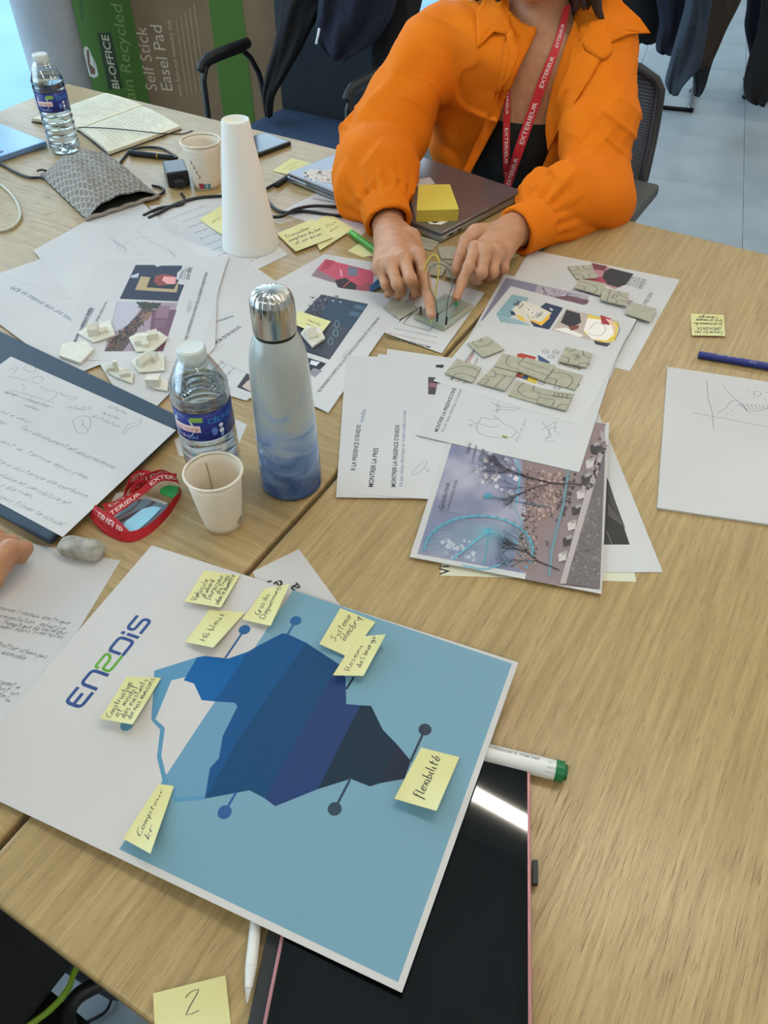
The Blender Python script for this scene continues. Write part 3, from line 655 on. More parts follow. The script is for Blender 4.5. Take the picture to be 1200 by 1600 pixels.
# --- sheets bottom centre
vt = ("PRESENCE D'ENEDIS", CAP)
o, D = sheet([(541, 556), (690, 560), (672, 779), (525, 777)], 10, 'leftmost of the three upright MONTRER LA PRESENCE pages')
texl(D, "R LA PRESENCE D'ENEDIS", (555, 735), (564, 664), True); texl(D, 'invisible', (568, 660), (572, 640), m='#4A5A80'); D.build()
o, D = sheet([(591, 553), (735, 562), (706, 776), (549, 773)], 11, 'middle one of the three upright MONTRER LA PRESENCE pages')
texl(D, 'MONTRER LA PRES', (583, 761), (591, 700), True); D.build()
o, D = sheet([(605, 545), (752, 566), (700, 782), (588, 774)], 12, 'front one of the three upright pages, with tiny pencil camera sketch')
texl(D, CAP, (618, 761), (624, 664), True); texl(D, SUBT, (629, 761), (635, 641), m='#3F5180'); D.line([(605, 560), (590, 775)], .0003, '#C8C8C8', 0)
D.poly([(669, 589), (685, 590), (680, 617), (669, 616)], '#4A3A42'); D.poly([(670, 598), (684, 599), (682, 606), (670, 604)], '#8A5C66'); D.poly([(681, 570), (694, 570), (692, 575), (681, 574)], '#1E1E20')
for P in ([(644, 738), (646, 742), (656, 738), (667, 724), (663, 720), (644, 738)], [(662, 730), (668, 736), (672, 735)], [(668, 733), (668, 739)]): wob(D, P, .0005, j=.4)
D.build()
o, D = sheet([(660, 430), (758, 457), (690, 552), (574, 510)], 8, 'page under the breadboard with upside-down MONTRER LA PRESENCE title')
texl(D, 'MONTRER LA PRESEN', (673, 541), (603, 524), True, hs=1.1); texl(D, "Lors d'un raccordement de", (682, 535), (607, 519), m='#B26A5E'); texl(D, 'Par l\'innovation et les services', (683, 526), (616, 512), m='#44464E')
for P in ([(599, 474), (606, 465), (636, 470), (634, 477)], [(647, 473), (624, 503)], [(650, 481), (630, 506), (671, 517), (676, 511)]): D.line(P, .0016, '#3A3B42', 0)
D.build()
# --- right pile
SP = ('#2A2A2E',)
o, D = sheet([(828, 390), (1062, 437), (984, 580), (752, 522)], 1, 'rearmost page of the right pile, with photo of a dark round shape')
D.poly([(924, 411), (990, 428), (970, 449), (960, 452), (935, 440), (920, 432)], '#B07E86'); D.poly([(944, 424), (955, 419), (990, 428), (978, 445), (965, 449), (948, 444), (941, 434)], '#2B292E'); D.poly([(925, 411), (949, 416), (944, 423), (928, 421)], '#6E2F3A'); D.poly([(905, 437), (940, 432), (948, 442), (920, 448)], '#A23F50')
D.poly([(893, 452), (990, 470), (976, 493), (880, 468)], '#A0909A')
for k in range(60):
    x = 893+rr.random()*90; y = 458+rr.random()*26; s_ = rr.uniform(1, 3); D.poly([(x-s_, y), (x, y-s_*.5), (x+s_, y), (x, y+s_*.5)], ('#6A5862', '#BBAEB4', '#857480', '#D3C9CC')[k % 4])
for i, t_ in enumerate(('FESTIVAL', 'on the different', 'du reseau de', 'points de vue', 'energies')): texl(D, t_, (985+i*4.5, 447+i*1.2), (992+i*4.5, 432+i*1.2), m='#55565C')
texl(D, 'CONNECTER ET NOUVELLES DES AUTRES SENS', (968, 548), (1021, 458)); D.build()
o, D = sheet([(788, 428), (1000, 480), (955, 590), (728, 535)], 2, 'page of the right pile with a violet-grey street photo')
D.poly([(791, 434), (920, 462), (900, 500), (751, 501)], '#7F7C92'); D.poly([(840, 445), (920, 462), (918, 476), (834, 462)], '#A69CA6')
for k in range(90):
    x = 845+rr.random()*72; y = 450+(x-845)*.2+rr.random()*20; s_ = rr.uniform(.6, 2.4); D.poly([(x-s_, y), (x, y-s_*.6), (x+s_, y+.3), (x, y+s_*.6)], ('#55495A', '#C9BFC4', '#8A7482', '#6B5A66')[k % 4])
D.poly([(850, 465), (890, 462), (921, 470), (916, 476), (885, 470), (855, 472)], '#6A4A55'); D.line([(848, 448), (856, 467)], .001, '#4A3E4C'); D.build()
o, D = sheet([(798, 447), (995, 499), (906, 665), (677, 595)], 20, 'page of the right pile with two coloured card photos, under the loose tiles')
D.poly([(800, 460), (825, 465), (823, 478), (784, 505), (775, 491)], '#7FA0A8'); D.poly([(853, 473), (880, 481), (858, 515), (834, 510), (824, 495)], '#1F3350'); D.poly([(775, 491), (810, 500), (830, 509), (790, 505)], '#8FA9AE')
D.poly([(817, 470), (828, 472), (862, 489), (846, 506), (832, 502), (812, 500), (800, 483)], '#D8CFC0'); D.poly([(822, 498), (845, 503), (861, 488), (858, 498), (846, 509)], '#E6B23C'); D.poly([(812, 500), (806, 491), (815, 494), (824, 503)], '#E4B83E')
texl(D, 'Bel', (810, 478), (814, 471), True); texl(D, 'Visuare', (812, 483), (819, 475), True)
for a, b in ((826, 484), (832, 489)): D.disc((a, b), .0035, '#F2F0EA', 12); D.disc((a, b), .0018, '#30363E', 10)
D.line([(823, 492), (828, 497), (836, 495), (840, 488)], .0008, '#2A3038'); D.poly([(797, 486), (803, 487), (806, 493), (799, 492)], '#22304A')
for k in range(4): D.line([(838+k*2, 497-k), (842+k*2, 490-k)], .001, '#6C7A84')
D.disc((862, 484), .0025, '#DDE4E8', 8); D.disc((860, 482), .0015, '#F0F2F4', 6)
D.poly([(885, 482), (909, 488), (967, 502), (954, 540), (862, 516)], '#B8A89C'); D.poly([(885, 484), (906, 490), (908, 504), (893, 512), (876, 504)], '#2A2A33'); D.poly([(919, 491), (967, 505), (962, 532), (940, 536), (912, 520)], '#E0C24A')
D.poly([(918, 497), (940, 500), (957, 508), (960, 522), (948, 532), (925, 530), (912, 516)], '#EFE6DC'); D.poly([(938, 492), (955, 498), (952, 508), (940, 506)], '#A92E3A'); D.poly([(946, 498), (955, 500), (962, 510), (960, 524), (956, 510)], '#E5B9A4')
D.poly([(864, 514), (885, 512), (912, 524), (905, 527)], '#E8E2DC'); D.poly([(888, 510), (905, 508), (903, 514), (892, 517)], '#7A3F38'); D.poly([(928, 532), (954, 537), (948, 542), (930, 538)], '#3A3840')
D.line([(920, 515), (930, 505), (942, 507), (946, 516), (938, 524), (926, 524), (918, 518)], .0007, '#6A5048'); D.line([(964, 505), (968, 516), (960, 532)], .001, '#3A2C30')
# small comic print on the same page
D.poly([(808, 553), (815, 552), (838, 558), (834, 565), (808, 560)], '#B23A2C'); D.poly([(840, 554), (860, 566), (855, 570), (842, 567)], '#33506E'); D.poly([(808, 579), (840, 590), (836, 598), (804, 588)], '#8A3A30'); D.poly([(812, 583), (840, 593), (838, 600), (822, 595)], '#D6B440'); D.poly([(818, 586), (826, 588), (824, 594), (816, 591)], '#33506E')
for (a, b) in ((852, 549), (868, 550), (861, 557), (916, 568), (900, 601), (846, 598), (870, 606)):
    D.line([(a-5, b), (a, b-3), (a+5, b), (a+3, b+3), (a-3, b+2), (a-5, b)], .0009, '#3A2E28'); D.line([(a-2, b), (a+3, b+1)], .0009, '#3A2E28')
texl(D, 'nestle', (873, 570), (907, 579), True, '#8A6A4A'); texl(D, CAP, (707, 594), (743, 548), True); texl(D, 'Lors des travaux', (717, 597), (742, 553), m='#B0564E'); texl(D, 'Pour informer de jour', (728, 600), (748, 560), m='#3A3A40')
D.line([(992, 508), (975, 535), (966, 556)], .0006, '#55555A', 0); D.build()
o, D = sheet([(700, 572), (962, 560), (905, 738), (650, 680)], 19, 'pencil sketch page with bold title and a small green mark, under the tiled page')
texl(D, "MONTRER LA PRESENCE D'ENE", (684, 675), (713, 607), True); texl(D, 'Via son réseau électrique, en rendant', (693, 676), (722, 609), m='#3F5180')
for P in ([(731, 664), (748, 660), (752, 652), (765, 655), (780, 655)], [(745, 660), (750, 678), (790, 685), (803, 680), (806, 672), (790, 663), (778, 655), (772, 649)], [(748, 661), (770, 668), (780, 664)], [(733, 655), (740, 659)], [(735, 668), (736, 663)], [(772, 632), (790, 636), (812, 638)], [(770, 641), (785, 640), (800, 641), (813, 639)], [(768, 628), (782, 637), (776, 643)], [(778, 630), (776, 645)]): wob(D, P, .0006, M('#5A5A60', .8), .5)
for P in ([(845, 672), (860, 664), (870, 658), (866, 672), (878, 680)], [(850, 685), (862, 683), (858, 670), (872, 668)], [(848, 660), (858, 676), (852, 688), (866, 688)]): wob(D, P, .0006, PENCIL, 1.5)
D.poly([(785, 680), (793, 682), (792, 685), (784, 683)], '#7E8A2E'); D.hand('dessin en cours', (808, 690), (824, 655), .0025, PENCIL, .0004); D.build()
# --- the photo print with the wheel, and what lies under it
crm = M('#D9D6BC', .75, name='cream_card')
o, D = sheet([(700, 800), (975, 800), (994, 909), (688, 899)], 0, 'cream card sticking out under the big-wheel print', mat=crm, cat='card')
texl(D, 'Vi', (703, 898), (701, 884), True); D.build()
o, D = sheet([(776, 650), (930, 632), (1036, 894), (846, 894)], 2, 'white page with a dark photo showing right of the big-wheel print')
D.poly([(940, 725), (951, 752), (984, 851), (900, 851)], '#2E2C2A'); D.poly([(950, 786), (976, 822), (977, 825), (950, 805)], '#55504A'); D.line([(948, 830), (956, 850)], .001, '#77716A', 0); D.poly([(951, 752), (955, 766), (978, 828), (955, 788), (950, 770)], '#45423E'); D.build()
o, D = sheet([(698, 690), (952, 660), (940, 928), (640, 870)], 16, 'colour print of a turquoise big wheel over a grey winter city street', name='photo_print', cat='print')
o_c = D.C
def pq(s, t):                                    # s along the short bottom edge, t up the long side, both 0..1 (unit page)
    p = (D.C[3]*(1-s)+D.C[2]*s)*(1-t)+(D.C[0]*(1-s)+D.C[1]*s)*t; return p[0], p[1]
grad = M('#8487A0', .45, name='printed_sky')
N_, L_, b_ = nodes(grad)
tc = N_.new('ShaderNodeTexCoord'); nz = N_.new('ShaderNodeTexNoise'); nz.inputs['Scale'].default_value = 14; L_.new(tc.outputs['Object'], nz.inputs['Vector'])
r_ = N_.new('ShaderNodeValToRGB'); r_.color_ramp.elements[0].position = .42; r_.color_ramp.elements[0].color = lin('#7C7E98'); r_.color_ramp.elements[1].position = .72; r_.color_ramp.elements[1].color = lin('#B5B0BC'); L_.new(nz.outputs[0], r_.inputs[0]); L_.new(r_.outputs[0], b_.inputs['Base Color'])
B_ = [(.035, .03), (.965, .03), (.965, .97), (.035, .97)]
D.polyq([pq(*b) for b in B_], grad)
D.poly([(820, 905), (860, 735), (935, 668), (945, 668), (936, 921), (860, 913)], '#8C7A7C')
D.poly([(838, 650), (947, 662), (936, 700), (905, 740), (846, 850), (838, 900), (800, 885), (822, 800), (815, 720)], '#8E7876')
rr = random.Random(3)
def speck(n, reg, cols, s0, s1):
    for k in range(n):
        a, b = rr.random(), rr.random(); x = (reg[0][0]*(1-a)+reg[1][0]*a)*(1-b)+(reg[3][0]*(1-a)+reg[2][0]*a)*b; y = (reg[0][1]*(1-a)+reg[1][1]*a)*(1-b)+(reg[3][1]*(1-a)+reg[2][1]*a)*b
        s_ = rr.uniform(s0, s1); D.poly([(x-s_, y+.3*s_), (x-.2*s_, y-s_), (x+s_, y-.2*s_), (x+.3*s_, y+s_)], cols[k % len(cols)])
speck(40, [(745, 700), (815, 715), (800, 780), (740, 745)], ('#D8CFD2', '#C9C0C8', '#A7A3B3'), 1.5, 5)
speck(30, [(690, 845), (740, 840), (745, 875), (700, 878)], ('#C9C3CC', '#A7A6B6'), 1.5, 5)
speck(420, [(822, 730), (846, 735), (838, 880), (808, 870)], ('#5A4A4C', '#8C6E68', '#B5A09A', '#3E3438', '#A3857C', '#6E5A5C'), .6, 2.4)
speck(260, [(846, 735), (880, 740), (868, 800), (842, 815)], ('#A58A80', '#7A625E', '#93766E', '#B89C92'), .8, 3.6)
speck(60, [(866, 840), (888, 790), (900, 740), (880, 740)], ('#564A4C', '#3A3236', '#8A7C7C'), 2, 5)
D.poly([(879, 912), (905, 800), (940, 690), (946, 690), (937, 921)], '#6E6566'); speck(300, [(905, 830), (936, 760), (936, 918), (886, 908)], ('#7E7472', '#5E5658', '#746A6A', '#8A807C'), .6, 2.6)
D.poly([(874, 913), (886, 872), (912, 780), (940, 700), (945, 700), (918, 795), (890, 890), (884, 913)], '#B5A9A6')
speck(70, [(908, 760), (942, 668), (946, 700), (920, 770)], ('#4A4144', '#8A7A78', '#A89A96', '#332C30'), 2, 6)
for k in range(8): a_ = k/7; x, y = 930-a_*50, 700+a_*170; D.poly([(x-8, y-3), (x+6, y-8), (x+4, y+6), (x-7, y+9)], ('#3E3638', '#C9BFBC')[k % 2]); D.poly([(x-3, y-6), (x+6, y-9), (x+7, y-4), (x-2, y-1)], '#A79C9A')
D.line([(888, 735), (880, 790), (862, 860), (858, 900)], .0028, '#6C8E98', 0)
# the wheel (turquoise tint over the photo)
TQ = M('#5FAFC2', .5); TQ2 = M('#4A97AC', .5)
def edgey(x): return 862+(x-652)*(922-868)/(936-652)
def wh(a, r=1.): return (764+(748+84*math.cos(a)-764)*r, 829+(860+53*math.sin(a)-829)*r)
def clipl(p, q):
    if q[1] > edgey(q[0]):
        for k in range(40):
            t_ = 1-k/40; z = (p[0]+(q[0]-p[0])*t_, p[1]+(q[1]-p[1])*t_)
            if z[1] <= edgey(z[0]): return z
    return q
arc = [wh(PI*.93+k*PI*1.14/30) for k in range(31)]; arc = [q for q in arc if q[1] < edgey(q[0])]
D.line(arc, .0016, TQ, 1); D.line([wh(PI*.95+k*PI*1.08/30, .94) for k in range(31) if wh(PI*.95+k*PI*1.08/30, .94)[1] < edgey(wh(PI*.95+k*PI*1.08/30, .94)[0])], .0006, TQ, 1)
for k in range(36):
    a = 2*PI*k/36; q = clipl((764, 829), wh(a, .98)); D.line([(764, 829), q], .0005, TQ, 0)
    q = wh(a, 1.02)
    if q[1] < edgey(q[0])-3: D.disc(q, .0020, TQ2, 8)
D.disc((764, 829), .0028, TQ2, 10)
D.line([(764, 829), (756, 886)], .0012, TQ2, 0); D.line([(764, 829), (812, 852)], .0010, TQ, 0); D.line([(764, 829), (706, 876)], .0022, TQ, 0); D.line([(722, 884), (760, 890), (798, 876)], .0018, TQ, 3)
D.line([(806, 718), (812, 745), (806, 790)], .0016, TQ, 3); D.line([(802, 790), (818, 822)], .001, TQ, 0); D.line([(768, 777), (810, 785), (862, 794)], .0014, M('#4F6E80', .5), 0)
for k in range(10): a = 2*PI*k/10; D.line([(762, 776), (762+8*math.cos(a), 776+6*math.sin(a))], .0014, TQ2, 0)
BR = M('#3C3338', .6)
def inpr(x, y): return y > 684+(x-650)*.227 and y < edgey(x)-3 and x > 652+(870-y)*.29
def branch(x, y, a, L, w_, d):
    if not inpr(x, y): return
    x2, y2 = x+L*math.cos(a), y+L*math.sin(a)
    while not inpr(x2, y2) and L > 2: L *= .7; x2, y2 = x+L*math.cos(a), y+L*math.sin(a)
    D.strokeq([D.px(x, y), D.px(x2, y2)], w_, BR, 0, BE)
    if d:
        for _ in range(3 if d > 2 else 2): branch(x2, y2, a+rr.uniform(-.6, .6), L*rr.uniform(.58, .8), w_*.66, d-1)
BE = D.eps()
for x, y, a, L, w_ in ((911, 758, PI*1.0+.04, 50, .0020), (874, 892, PI+.40, 36, .0016)): branch(x, y, a, L, w_, 6)
texl(D, 'Grande roue', (693, 797), (703, 756), m='#35363E'); texl(D, 'Consommation directe', (701, 799), (715, 752), m='#45464E'); D.line([(686, 799), (722, 806)], .0004, '#35363E', 0)
texl(D, 'Inform', (733, 710), (737, 694), m='#35363E'); texl(D, 'Consommation', (739, 726), (746, 697), m='#45464E'); texl(D, 'groupe', (752, 722), (758, 703), m='#45464E')
for x, y in ((866, 770), (872, 766), (858, 802), (852, 846)): D.line([(x, y), (x+5, y+3), (x+1, y+6), (x+6, y+8)], .0012, '#26222A', 0)
D.build()
# --- pad on the right
o, D = sheet([(1043, 573), (1330, 616), (1310, 835), (1027, 793)], 1, 'white drawing pad with blue pen sketch at the right edge', name='drawing_pad', cat='pad', zf=lambda x, y: .0032, thk=.0028)
PN = M('#4A4C66', .6)
for P in ([(1104, 596), (1106, 615), (1107, 625), (1113, 645), (1115, 669)], [(1083, 645), (1120, 652), (1200, 667), (1260, 678)], [(1120, 646), (1132, 639), (1142, 628), (1151, 626), (1158, 632), (1163, 639), (1178, 643), (1200, 638), (1215, 630)], [(1130, 602), (1142, 618), (1158, 631), (1170, 645), (1178, 648)], [(1151, 635), (1158, 631)], [(1143, 643), (1145, 641)], [(1136, 648), (1138, 646)], [(1130, 652), (1132, 651)],
          [(1178, 613), (1182, 611), (1188, 613), (1189, 617), (1184, 619), (1178, 617), (1178, 613)], [(1168, 609), (1172, 611)], [(1180, 604), (1181, 607)], [(1195, 613), (1202, 612)], [(1176, 622), (1178, 620)], [(1192, 622), (1197, 626)]): D.line(P, .0006, PN, 3)
for k in range(7): D.line([(1161+k*6, 631+k*.4), (1164+k*6, 637), (1168+k*6, 641-k*.3)], .0007, M('#2E3460', .6), 3)
D.build('pen_drawing')
# --- small sheet behind the poster, and the handwritten sheet at the left edge
o, D = sheet([(467, 858), (560, 985), (440, 1010), (395, 893)], 0, 'white sheet corner peeking out behind the poster, over the desk joint'); D.text("e'", (443, 915), (437, 902), PRINT, True); D.text('a', (470, 918), (464, 910), PRINT, True); D.build()
o, D = sheet([(-90, 822), (188, 876), (20, 1155), (-300, 1085)], 0, 'sheet of handwritten notes at the left edge, partly under the poster')
for t_, p0, p1 in (('ressource / reseau electrique', (-20, 948), (107, 976)), ('representation : eclaircie', (-15, 962), (100, 985)), ('a la thematique de lexterieur', (-15, 972), (104, 992)), ('me : ment moins free notes', (-20, 978), (98, 998)), ('sur le trottoir urbain pas', (-30, 1002), (72, 1029)), ('au accessible', (-10, 1018), (38, 1031)), ('participent a', (-25, 1062), (30, 1076)), ('sont un', (-10, 1076), (28, 1087)), ('de la', (-5, 1085), (14, 1098))): D.hand(t_, p0, p1, .0028, INK, .0005)
D.build('handwriting')
# --- folder and its sheet
navy = M('#1F3447', .55, name='navy_cover')
fC = [W(-120, 460, .012), W(292, 655, .012), W(76, 846, .012), W(-330, 620, .012)]
for k in range(4): fC[k] = fC[k].copy()
V, F = prism([p[:2] for p in fC], .0038, .0135); fo = obj('folder', V, F, navy, label='flat navy blue folder under the handwritten sheet', cat='folder'); bevel(fo, .004, 3, 30)
bC = [W(-200, 700, .006), W(30, 742, .006), W(88, 832, .006), W(70, 848, .006), W(-160, 780, .006)]
o, D = sheet([(17, 557), (275, 672), (98, 839), (-172, 693)], 0, 'sheet of pencil handwriting and small sketches on the navy folder', zf=lambda x, y: .0139)
for P in ([(62, 603), (72, 609), (88, 612), (86, 620), (75, 626)], [(92, 613), (104, 618), (120, 621), (112, 625), (94, 616)], [(10, 614), (50, 626), (85, 637)], [(14, 608), (48, 618), (86, 630)], [(37, 574), (48, 570), (57, 577), (50, 582), (40, 578), (37, 574)], [(50, 590), (60, 588), (68, 592), (58, 600), (50, 595)], [(13, 578), (28, 573), (20, 585)], [(12, 588), (30, 592), (42, 595)],
          [(113, 658), (122, 651), (138, 651), (142, 660), (138, 672), (128, 678), (120, 674), (113, 658)], [(124, 668), (130, 662), (128, 655)], [(128, 663), (138, 672)], [(128, 636), (142, 638), (138, 634)], [(142, 638), (139, 642)], [(192, 678), (200, 664), (212, 660), (222, 654), (216, 664), (204, 668), (194, 680)], [(35, 600), (38, 606), (34, 610)]): wob(D, P, .0006, PENCIL, .5)
for t_, p0, p1 in (('electrique', (6, 614), (26, 619)), ('Revolution', (40, 626), (74, 637)), ('cadeau', (38, 634), (60, 642)), ('initiale', (104, 637), (130, 642)), ('Collecter', (168, 636), (196, 648)), ('ou visiter', (160, 646), (184, 656)), ('distribution', (143, 651), (184, 668)), ('sol a venir', (0, 644), (46, 662)), ('panneau', (-20, 655), (10, 664)),
                   ('Pas de courant et de presence', (32, 670), (176, 732)), ('Document a terme epuisee,', (-40, 674), (136, 749)), ('ment, Compte a distance de carbone,', (-60, 700), (136, 778)), ('Mais a sa place et sensibilise et', (-50, 722), (106, 790)), ('sans jamais de rien,', (-60, 738), (50, 778)), ('pour vous filmer le visuel', (-30, 764), (96, 822))): D.hand(t_, p0, p1, .0034, PENCIL, .0006)
D.build('handwriting')
# black tablet below the folder, showing at its lower left
V, F = prism([p[:2] for p in (W(-260, 655, .008), W(-60, 690, .008), W(92, 812, .008), W(66, 850, .008), W(55, 850, .008), W(-260, 745, .008))], .0004, .0085)
# ================================================================ poster
def fitplane(pts):
    A = np.array([[p[0], p[1], 1] for p in pts]); b = np.array([p[2] for p in pts]); return np.linalg.lstsq(A, b, rcond=None)[0]
pc = fitplane([list(W(237, 852, .004)[:2])+[.004], list(W(810, 1035, .021)[:2])+[.021], list(W(628, 1550, .019)[:2])+[.019], list(W(0, 1255, .006)[:2])+[.006]])
zp = lambda x, y: float(pc[0]*x+pc[1]*y+pc[2])
o, D = sheet([(237, 852), (810, 1035), (628, 1551), None], 0, 'large printed poster with blue iceberg shape and company logo, lying across both desks', name='poster', cat='poster', zf=zp, thk=.0009, mat=noisy(M('#D9D3CC', .6, spec=.3, name='poster_board'), 3, '#C8C2BD', '#CEC9C4'))
POST = D; LB = '#7099A9'
D.poly([(458, 922), (800, 1037), (622, 1535), (186, 1327)], LB)
D.poly([(241, 1048), (308, 1027), (290, 1058), (268, 1063), (243, 1124), (238, 1122)], '#5089A8')
D.poly([(336, 1095), (367, 1098), (371, 1104), (348, 1150), (342, 1185), (328, 1200), (320, 1248), (275, 1252), (250, 1226)], '#6290AA')
D.line([(272, 1250), (320, 1246)], .004, '#5089A8', 0)
D.line([(245, 1052), (240, 1124), (254, 1139), (249, 1182), (259, 1224)], .0042, '#5089A8', 0)
D.poly([(268, 1063), (303, 1068), (315, 1094), (336, 1096), (259, 1210), (252, 1180), (258, 1137), (243, 1124)], '#CBC5C0')
def pg(pts, m): D.poly(pts, M(m, .55, 0., .25))
pg([(308, 1027), (320, 1025), (357, 1029), (388, 1018), (336, 1096), (315, 1094), (303, 1068), (287, 1063)], '#0A5A96')
pg([(388, 1018), (405, 1008), (440, 990), (448, 990), (478, 1004), (373, 1154), (325, 1240), (320, 1248), (328, 1200), (342, 1185), (348, 1150), (371, 1104), (367, 1098), (336, 1096)], '#0F4C7E')
pg([(478, 1004), (530, 1038), (513, 1065), (413, 1247), (390, 1235), (320, 1248), (325, 1240), (373, 1154)], '#0C426A')
pg([(530, 1038), (540, 1060), (541, 1100), (563, 1102), (497, 1233), (430, 1260), (413, 1247), (513, 1065)], '#203A68')
pg([(563, 1102), (580, 1103), (598, 1140), (621, 1164), (593, 1224), (578, 1229), (548, 1217), (497, 1233)], '#152A3A')
pg([(621, 1164), (642, 1189), (632, 1217), (593, 1224)], '#1C2436')
for c, p, col in (((382, 984), (352, 1028), '#14588C'), ((462, 970), (449, 992), '#14588C'), ((351, 1269), (369, 1238), '#1A4F86'), ((523, 1264), (547, 1218), '#1D3548'), ((664, 1140), (641, 1190), '#1B2B3E')):
    D.line([c, p], .0022, col, 0); D.disc(c, .0058, col)
D.disc((198, 1133), .0058, '#4E8CA6'); D.line([(541, 1077), (553, 1058)], .0022, '#152A3A', 0)
# logo: rounded strokes along its baseline
lbl, lbr, ltl = np.array(D.px(126.7, 1108.7)), np.array(D.px(239, 969.5)), np.array(D.px(98, 1098))
lr = (lbr-lbl)/535; lu = (ltl-lbl)/92
def lg(P, m, w_=17): D.strokeq([lbl+lr*s_+lu*t_ for s_, t_ in P], w_*np.linalg.norm(lr), m, 0)
def lgr(P, m, w_=17):                            # rounded corners: insert arcs
    Q = []; n = len(P)
    for i, p in enumerate(P):
        p = np.array(p, float)
        if i in (0, n-1): Q.append(p); continue
        a = np.array(P[i-1], float); b = np.array(P[i+1], float); r = min(22, np.linalg.norm(a-p)/2, np.linalg.norm(b-p)/2)
        A = p+(a-p)/np.linalg.norm(a-p)*r; B = p+(b-p)/np.linalg.norm(b-p)*r
        for k in range(6): t_ = k/5; Q.append(A*(1-t_)**2+2*p*t_*(1-t_)+B*t_*t_)
    lg(Q, m, w_)
LN, LG = M('#1E3F7A', .5), M('#5C9A1E', .5)
lgr([(92, 82), (8, 82), (8, 8), (92, 8)], LN); lg([(12, 45), (72, 45)], LN)
lgr([(112, 0), (112, 82), (192, 82), (192, 0)], LN)
lgr([(214, 46), (268, 46), (290, 60), (290, 82), (212, 82), (210, 62)], LG, 15); lgr([(214, 46), (210, 10), (240, 8), (310, 8)], LG, 15)
lgr([(308, 8), (395, 8), (395, 82), (312, 82), (312, 30)], LN); lg([(312, 20), (312, 82)], LN, 16)
lg([(422, 0), (422, 62)], LN); lg([(422, 74), (422, 92)], LN)
lgr([(535, 82), (452, 82), (452, 47), (528, 44), (528, 8), (444, 8)], LN)
D.build()
def pz(x, y): return zp(x, y)+.0012
note([(319, 891), (375, 899), (345, 949), (288, 940)], 0, .006, 'poster note reading Vehicule, nearest the poster top edge', [('Vehicule', .06, .72, .72, .72), ("d'abord", .22, .56, .75, .56), ('fournisseur', .16, .4, .92, .40), ('du tronc', .38, .25, .95, .25), ('selon le diametre', .05, .1, .97, .12)], zf=pz, h=.0038)
note([(328, 952), (383, 957), (333, 1012), (289, 1003)], 0, (0, 0, .012, .004), 'poster note reading Ho bleus, below the Vehicule note', [('Hô bleus', .12, .42, .9, .5)], zf=pz, h=.005)
note([(413, 920), (453, 912), (423, 978), (378, 968)], 0, (0, .012, .006, .006), 'poster note reading Gros do Depannag, beside the blue pin', [('Gros do', .2, .55, .78, .62), ('Depannag', .12, .3, .95, .36)], zf=pz, h=.0048)
note([(198, 1057), (252, 1059), (207, 1132), (156, 1123)], 0, (0, 0, .012, .012), 'poster note reading Construction, just right of the logo', [('Construction', .06, .72, .86, .72), ('et modif', .1, .52, .8, .52), ('des existants', .1, .33, .95, .34), ('de nos maisons', .1, .13, .98, .16)], zf=pz, h=.0046)
note([(248, 1225), (272, 1228), (235, 1334), (192, 1310)], 0, (0, 0, .014, .008), 'poster note reading Compteur, at the lower tip of the white shape', [('Compteur', .14, .55, .92, .52), ('kr', .16, .22, .35, .22)], zf=pz, h=.005)
note([(532, 950), (587, 972), (545, 1027), (499, 1006)], 0, (0, 0, .002, .007), 'poster note reading Systeme, near the upper poster edge', [('Systeme', .2, .62, .9, .62), ('elecbrq', .3, .38, .95, .38)], zf=pz, h=.0048)
note([(558, 995), (603, 991), (568, 1056), (520, 1055)], 0, (.002, .014, .006, .008), 'poster note reading Reseau, overlapping the Systeme note', [('Reseau', .12, .55, .75, .6), ("de l'énergie", .2, .26, .96, .3)], zf=lambda x, y: pz(x, y)+.001, h=.0048)
note([(658, 1168), (718, 1183), (682, 1267), (616, 1248)], 0, (0, 0, .012, .010), 'poster note reading flexibilité, beside the dark pin', [('flexibilité', .12, .42, .9, .42)], zf=pz, h=.006, w_=.0009)
note([(239, 1552), (352, 1524), (361, 1605), (243, 1628)], .0004, (.003, .006, 0, 0), 'yellow note with the figure 2 at the bottom of the photo', [('2', .42, .42, .62, .46)], frame='DCBA', h=.010)
note([(1079, 490), (1131, 492), (1133, 525), (1081, 524)], .0004, (0, 0, .003, .003), 'small yellow note with upside-down OPEN DATA writing, right of the pages', [('Convertir les', .06, .8, .9, .8), ('OPEN DATA', .12, .6, .82, .62), ('la presence du', .08, .42, .92, .42), ('Gros principes', .05, .25, .85, .25), ('l energie', .2, .1, .75, .1)], frame='BADC', h=.0034, w_=.0008)
note([(432, 365), (488, 342), (520, 371), (462, 393)], .0026, (0, 0, .004, .002), 'yellow note with three lines of writing, front of two by the green pen', [('Travailler', .08, .66, .75, .66), ('compteur du bon', .08, .46, .95, .46), ('et son ecran', .15, .26, .85, .26)], frame='DCBA', h=.003)
note([(480, 352), (515, 333), (552, 358), (500, 391)], .0018, (0, 0, .002, .002), 'pale yellow note tucked behind the written one by the green pen', [('flux', .5, .55, .85, .55), ('eau', .5, .35, .8, .35)], frame='DCBA', h=.003, ink=M('#8B8F3A', .6))
note([(425, 267), (456, 247), (491, 256), (450, 273)], .0004, (0, 0, .001, .001), 'pale note lying flat between phone and silver laptop', [('mesures de', .2, .6, .85, .6), ('cela', .3, .35, .6, .35)], frame='DCBA', h=.003, ink=M('#A4A85A', .6))
note([(311, 343), (345, 322), (372, 345), (345, 366)], .0014, (0, 0, .002, .002), 'yellow note half hidden behind the foot of the white cone', [('note du', .2, .55, .6, .55)], frame='DCBA', h=.003, ink=M('#A4A03A', .6))
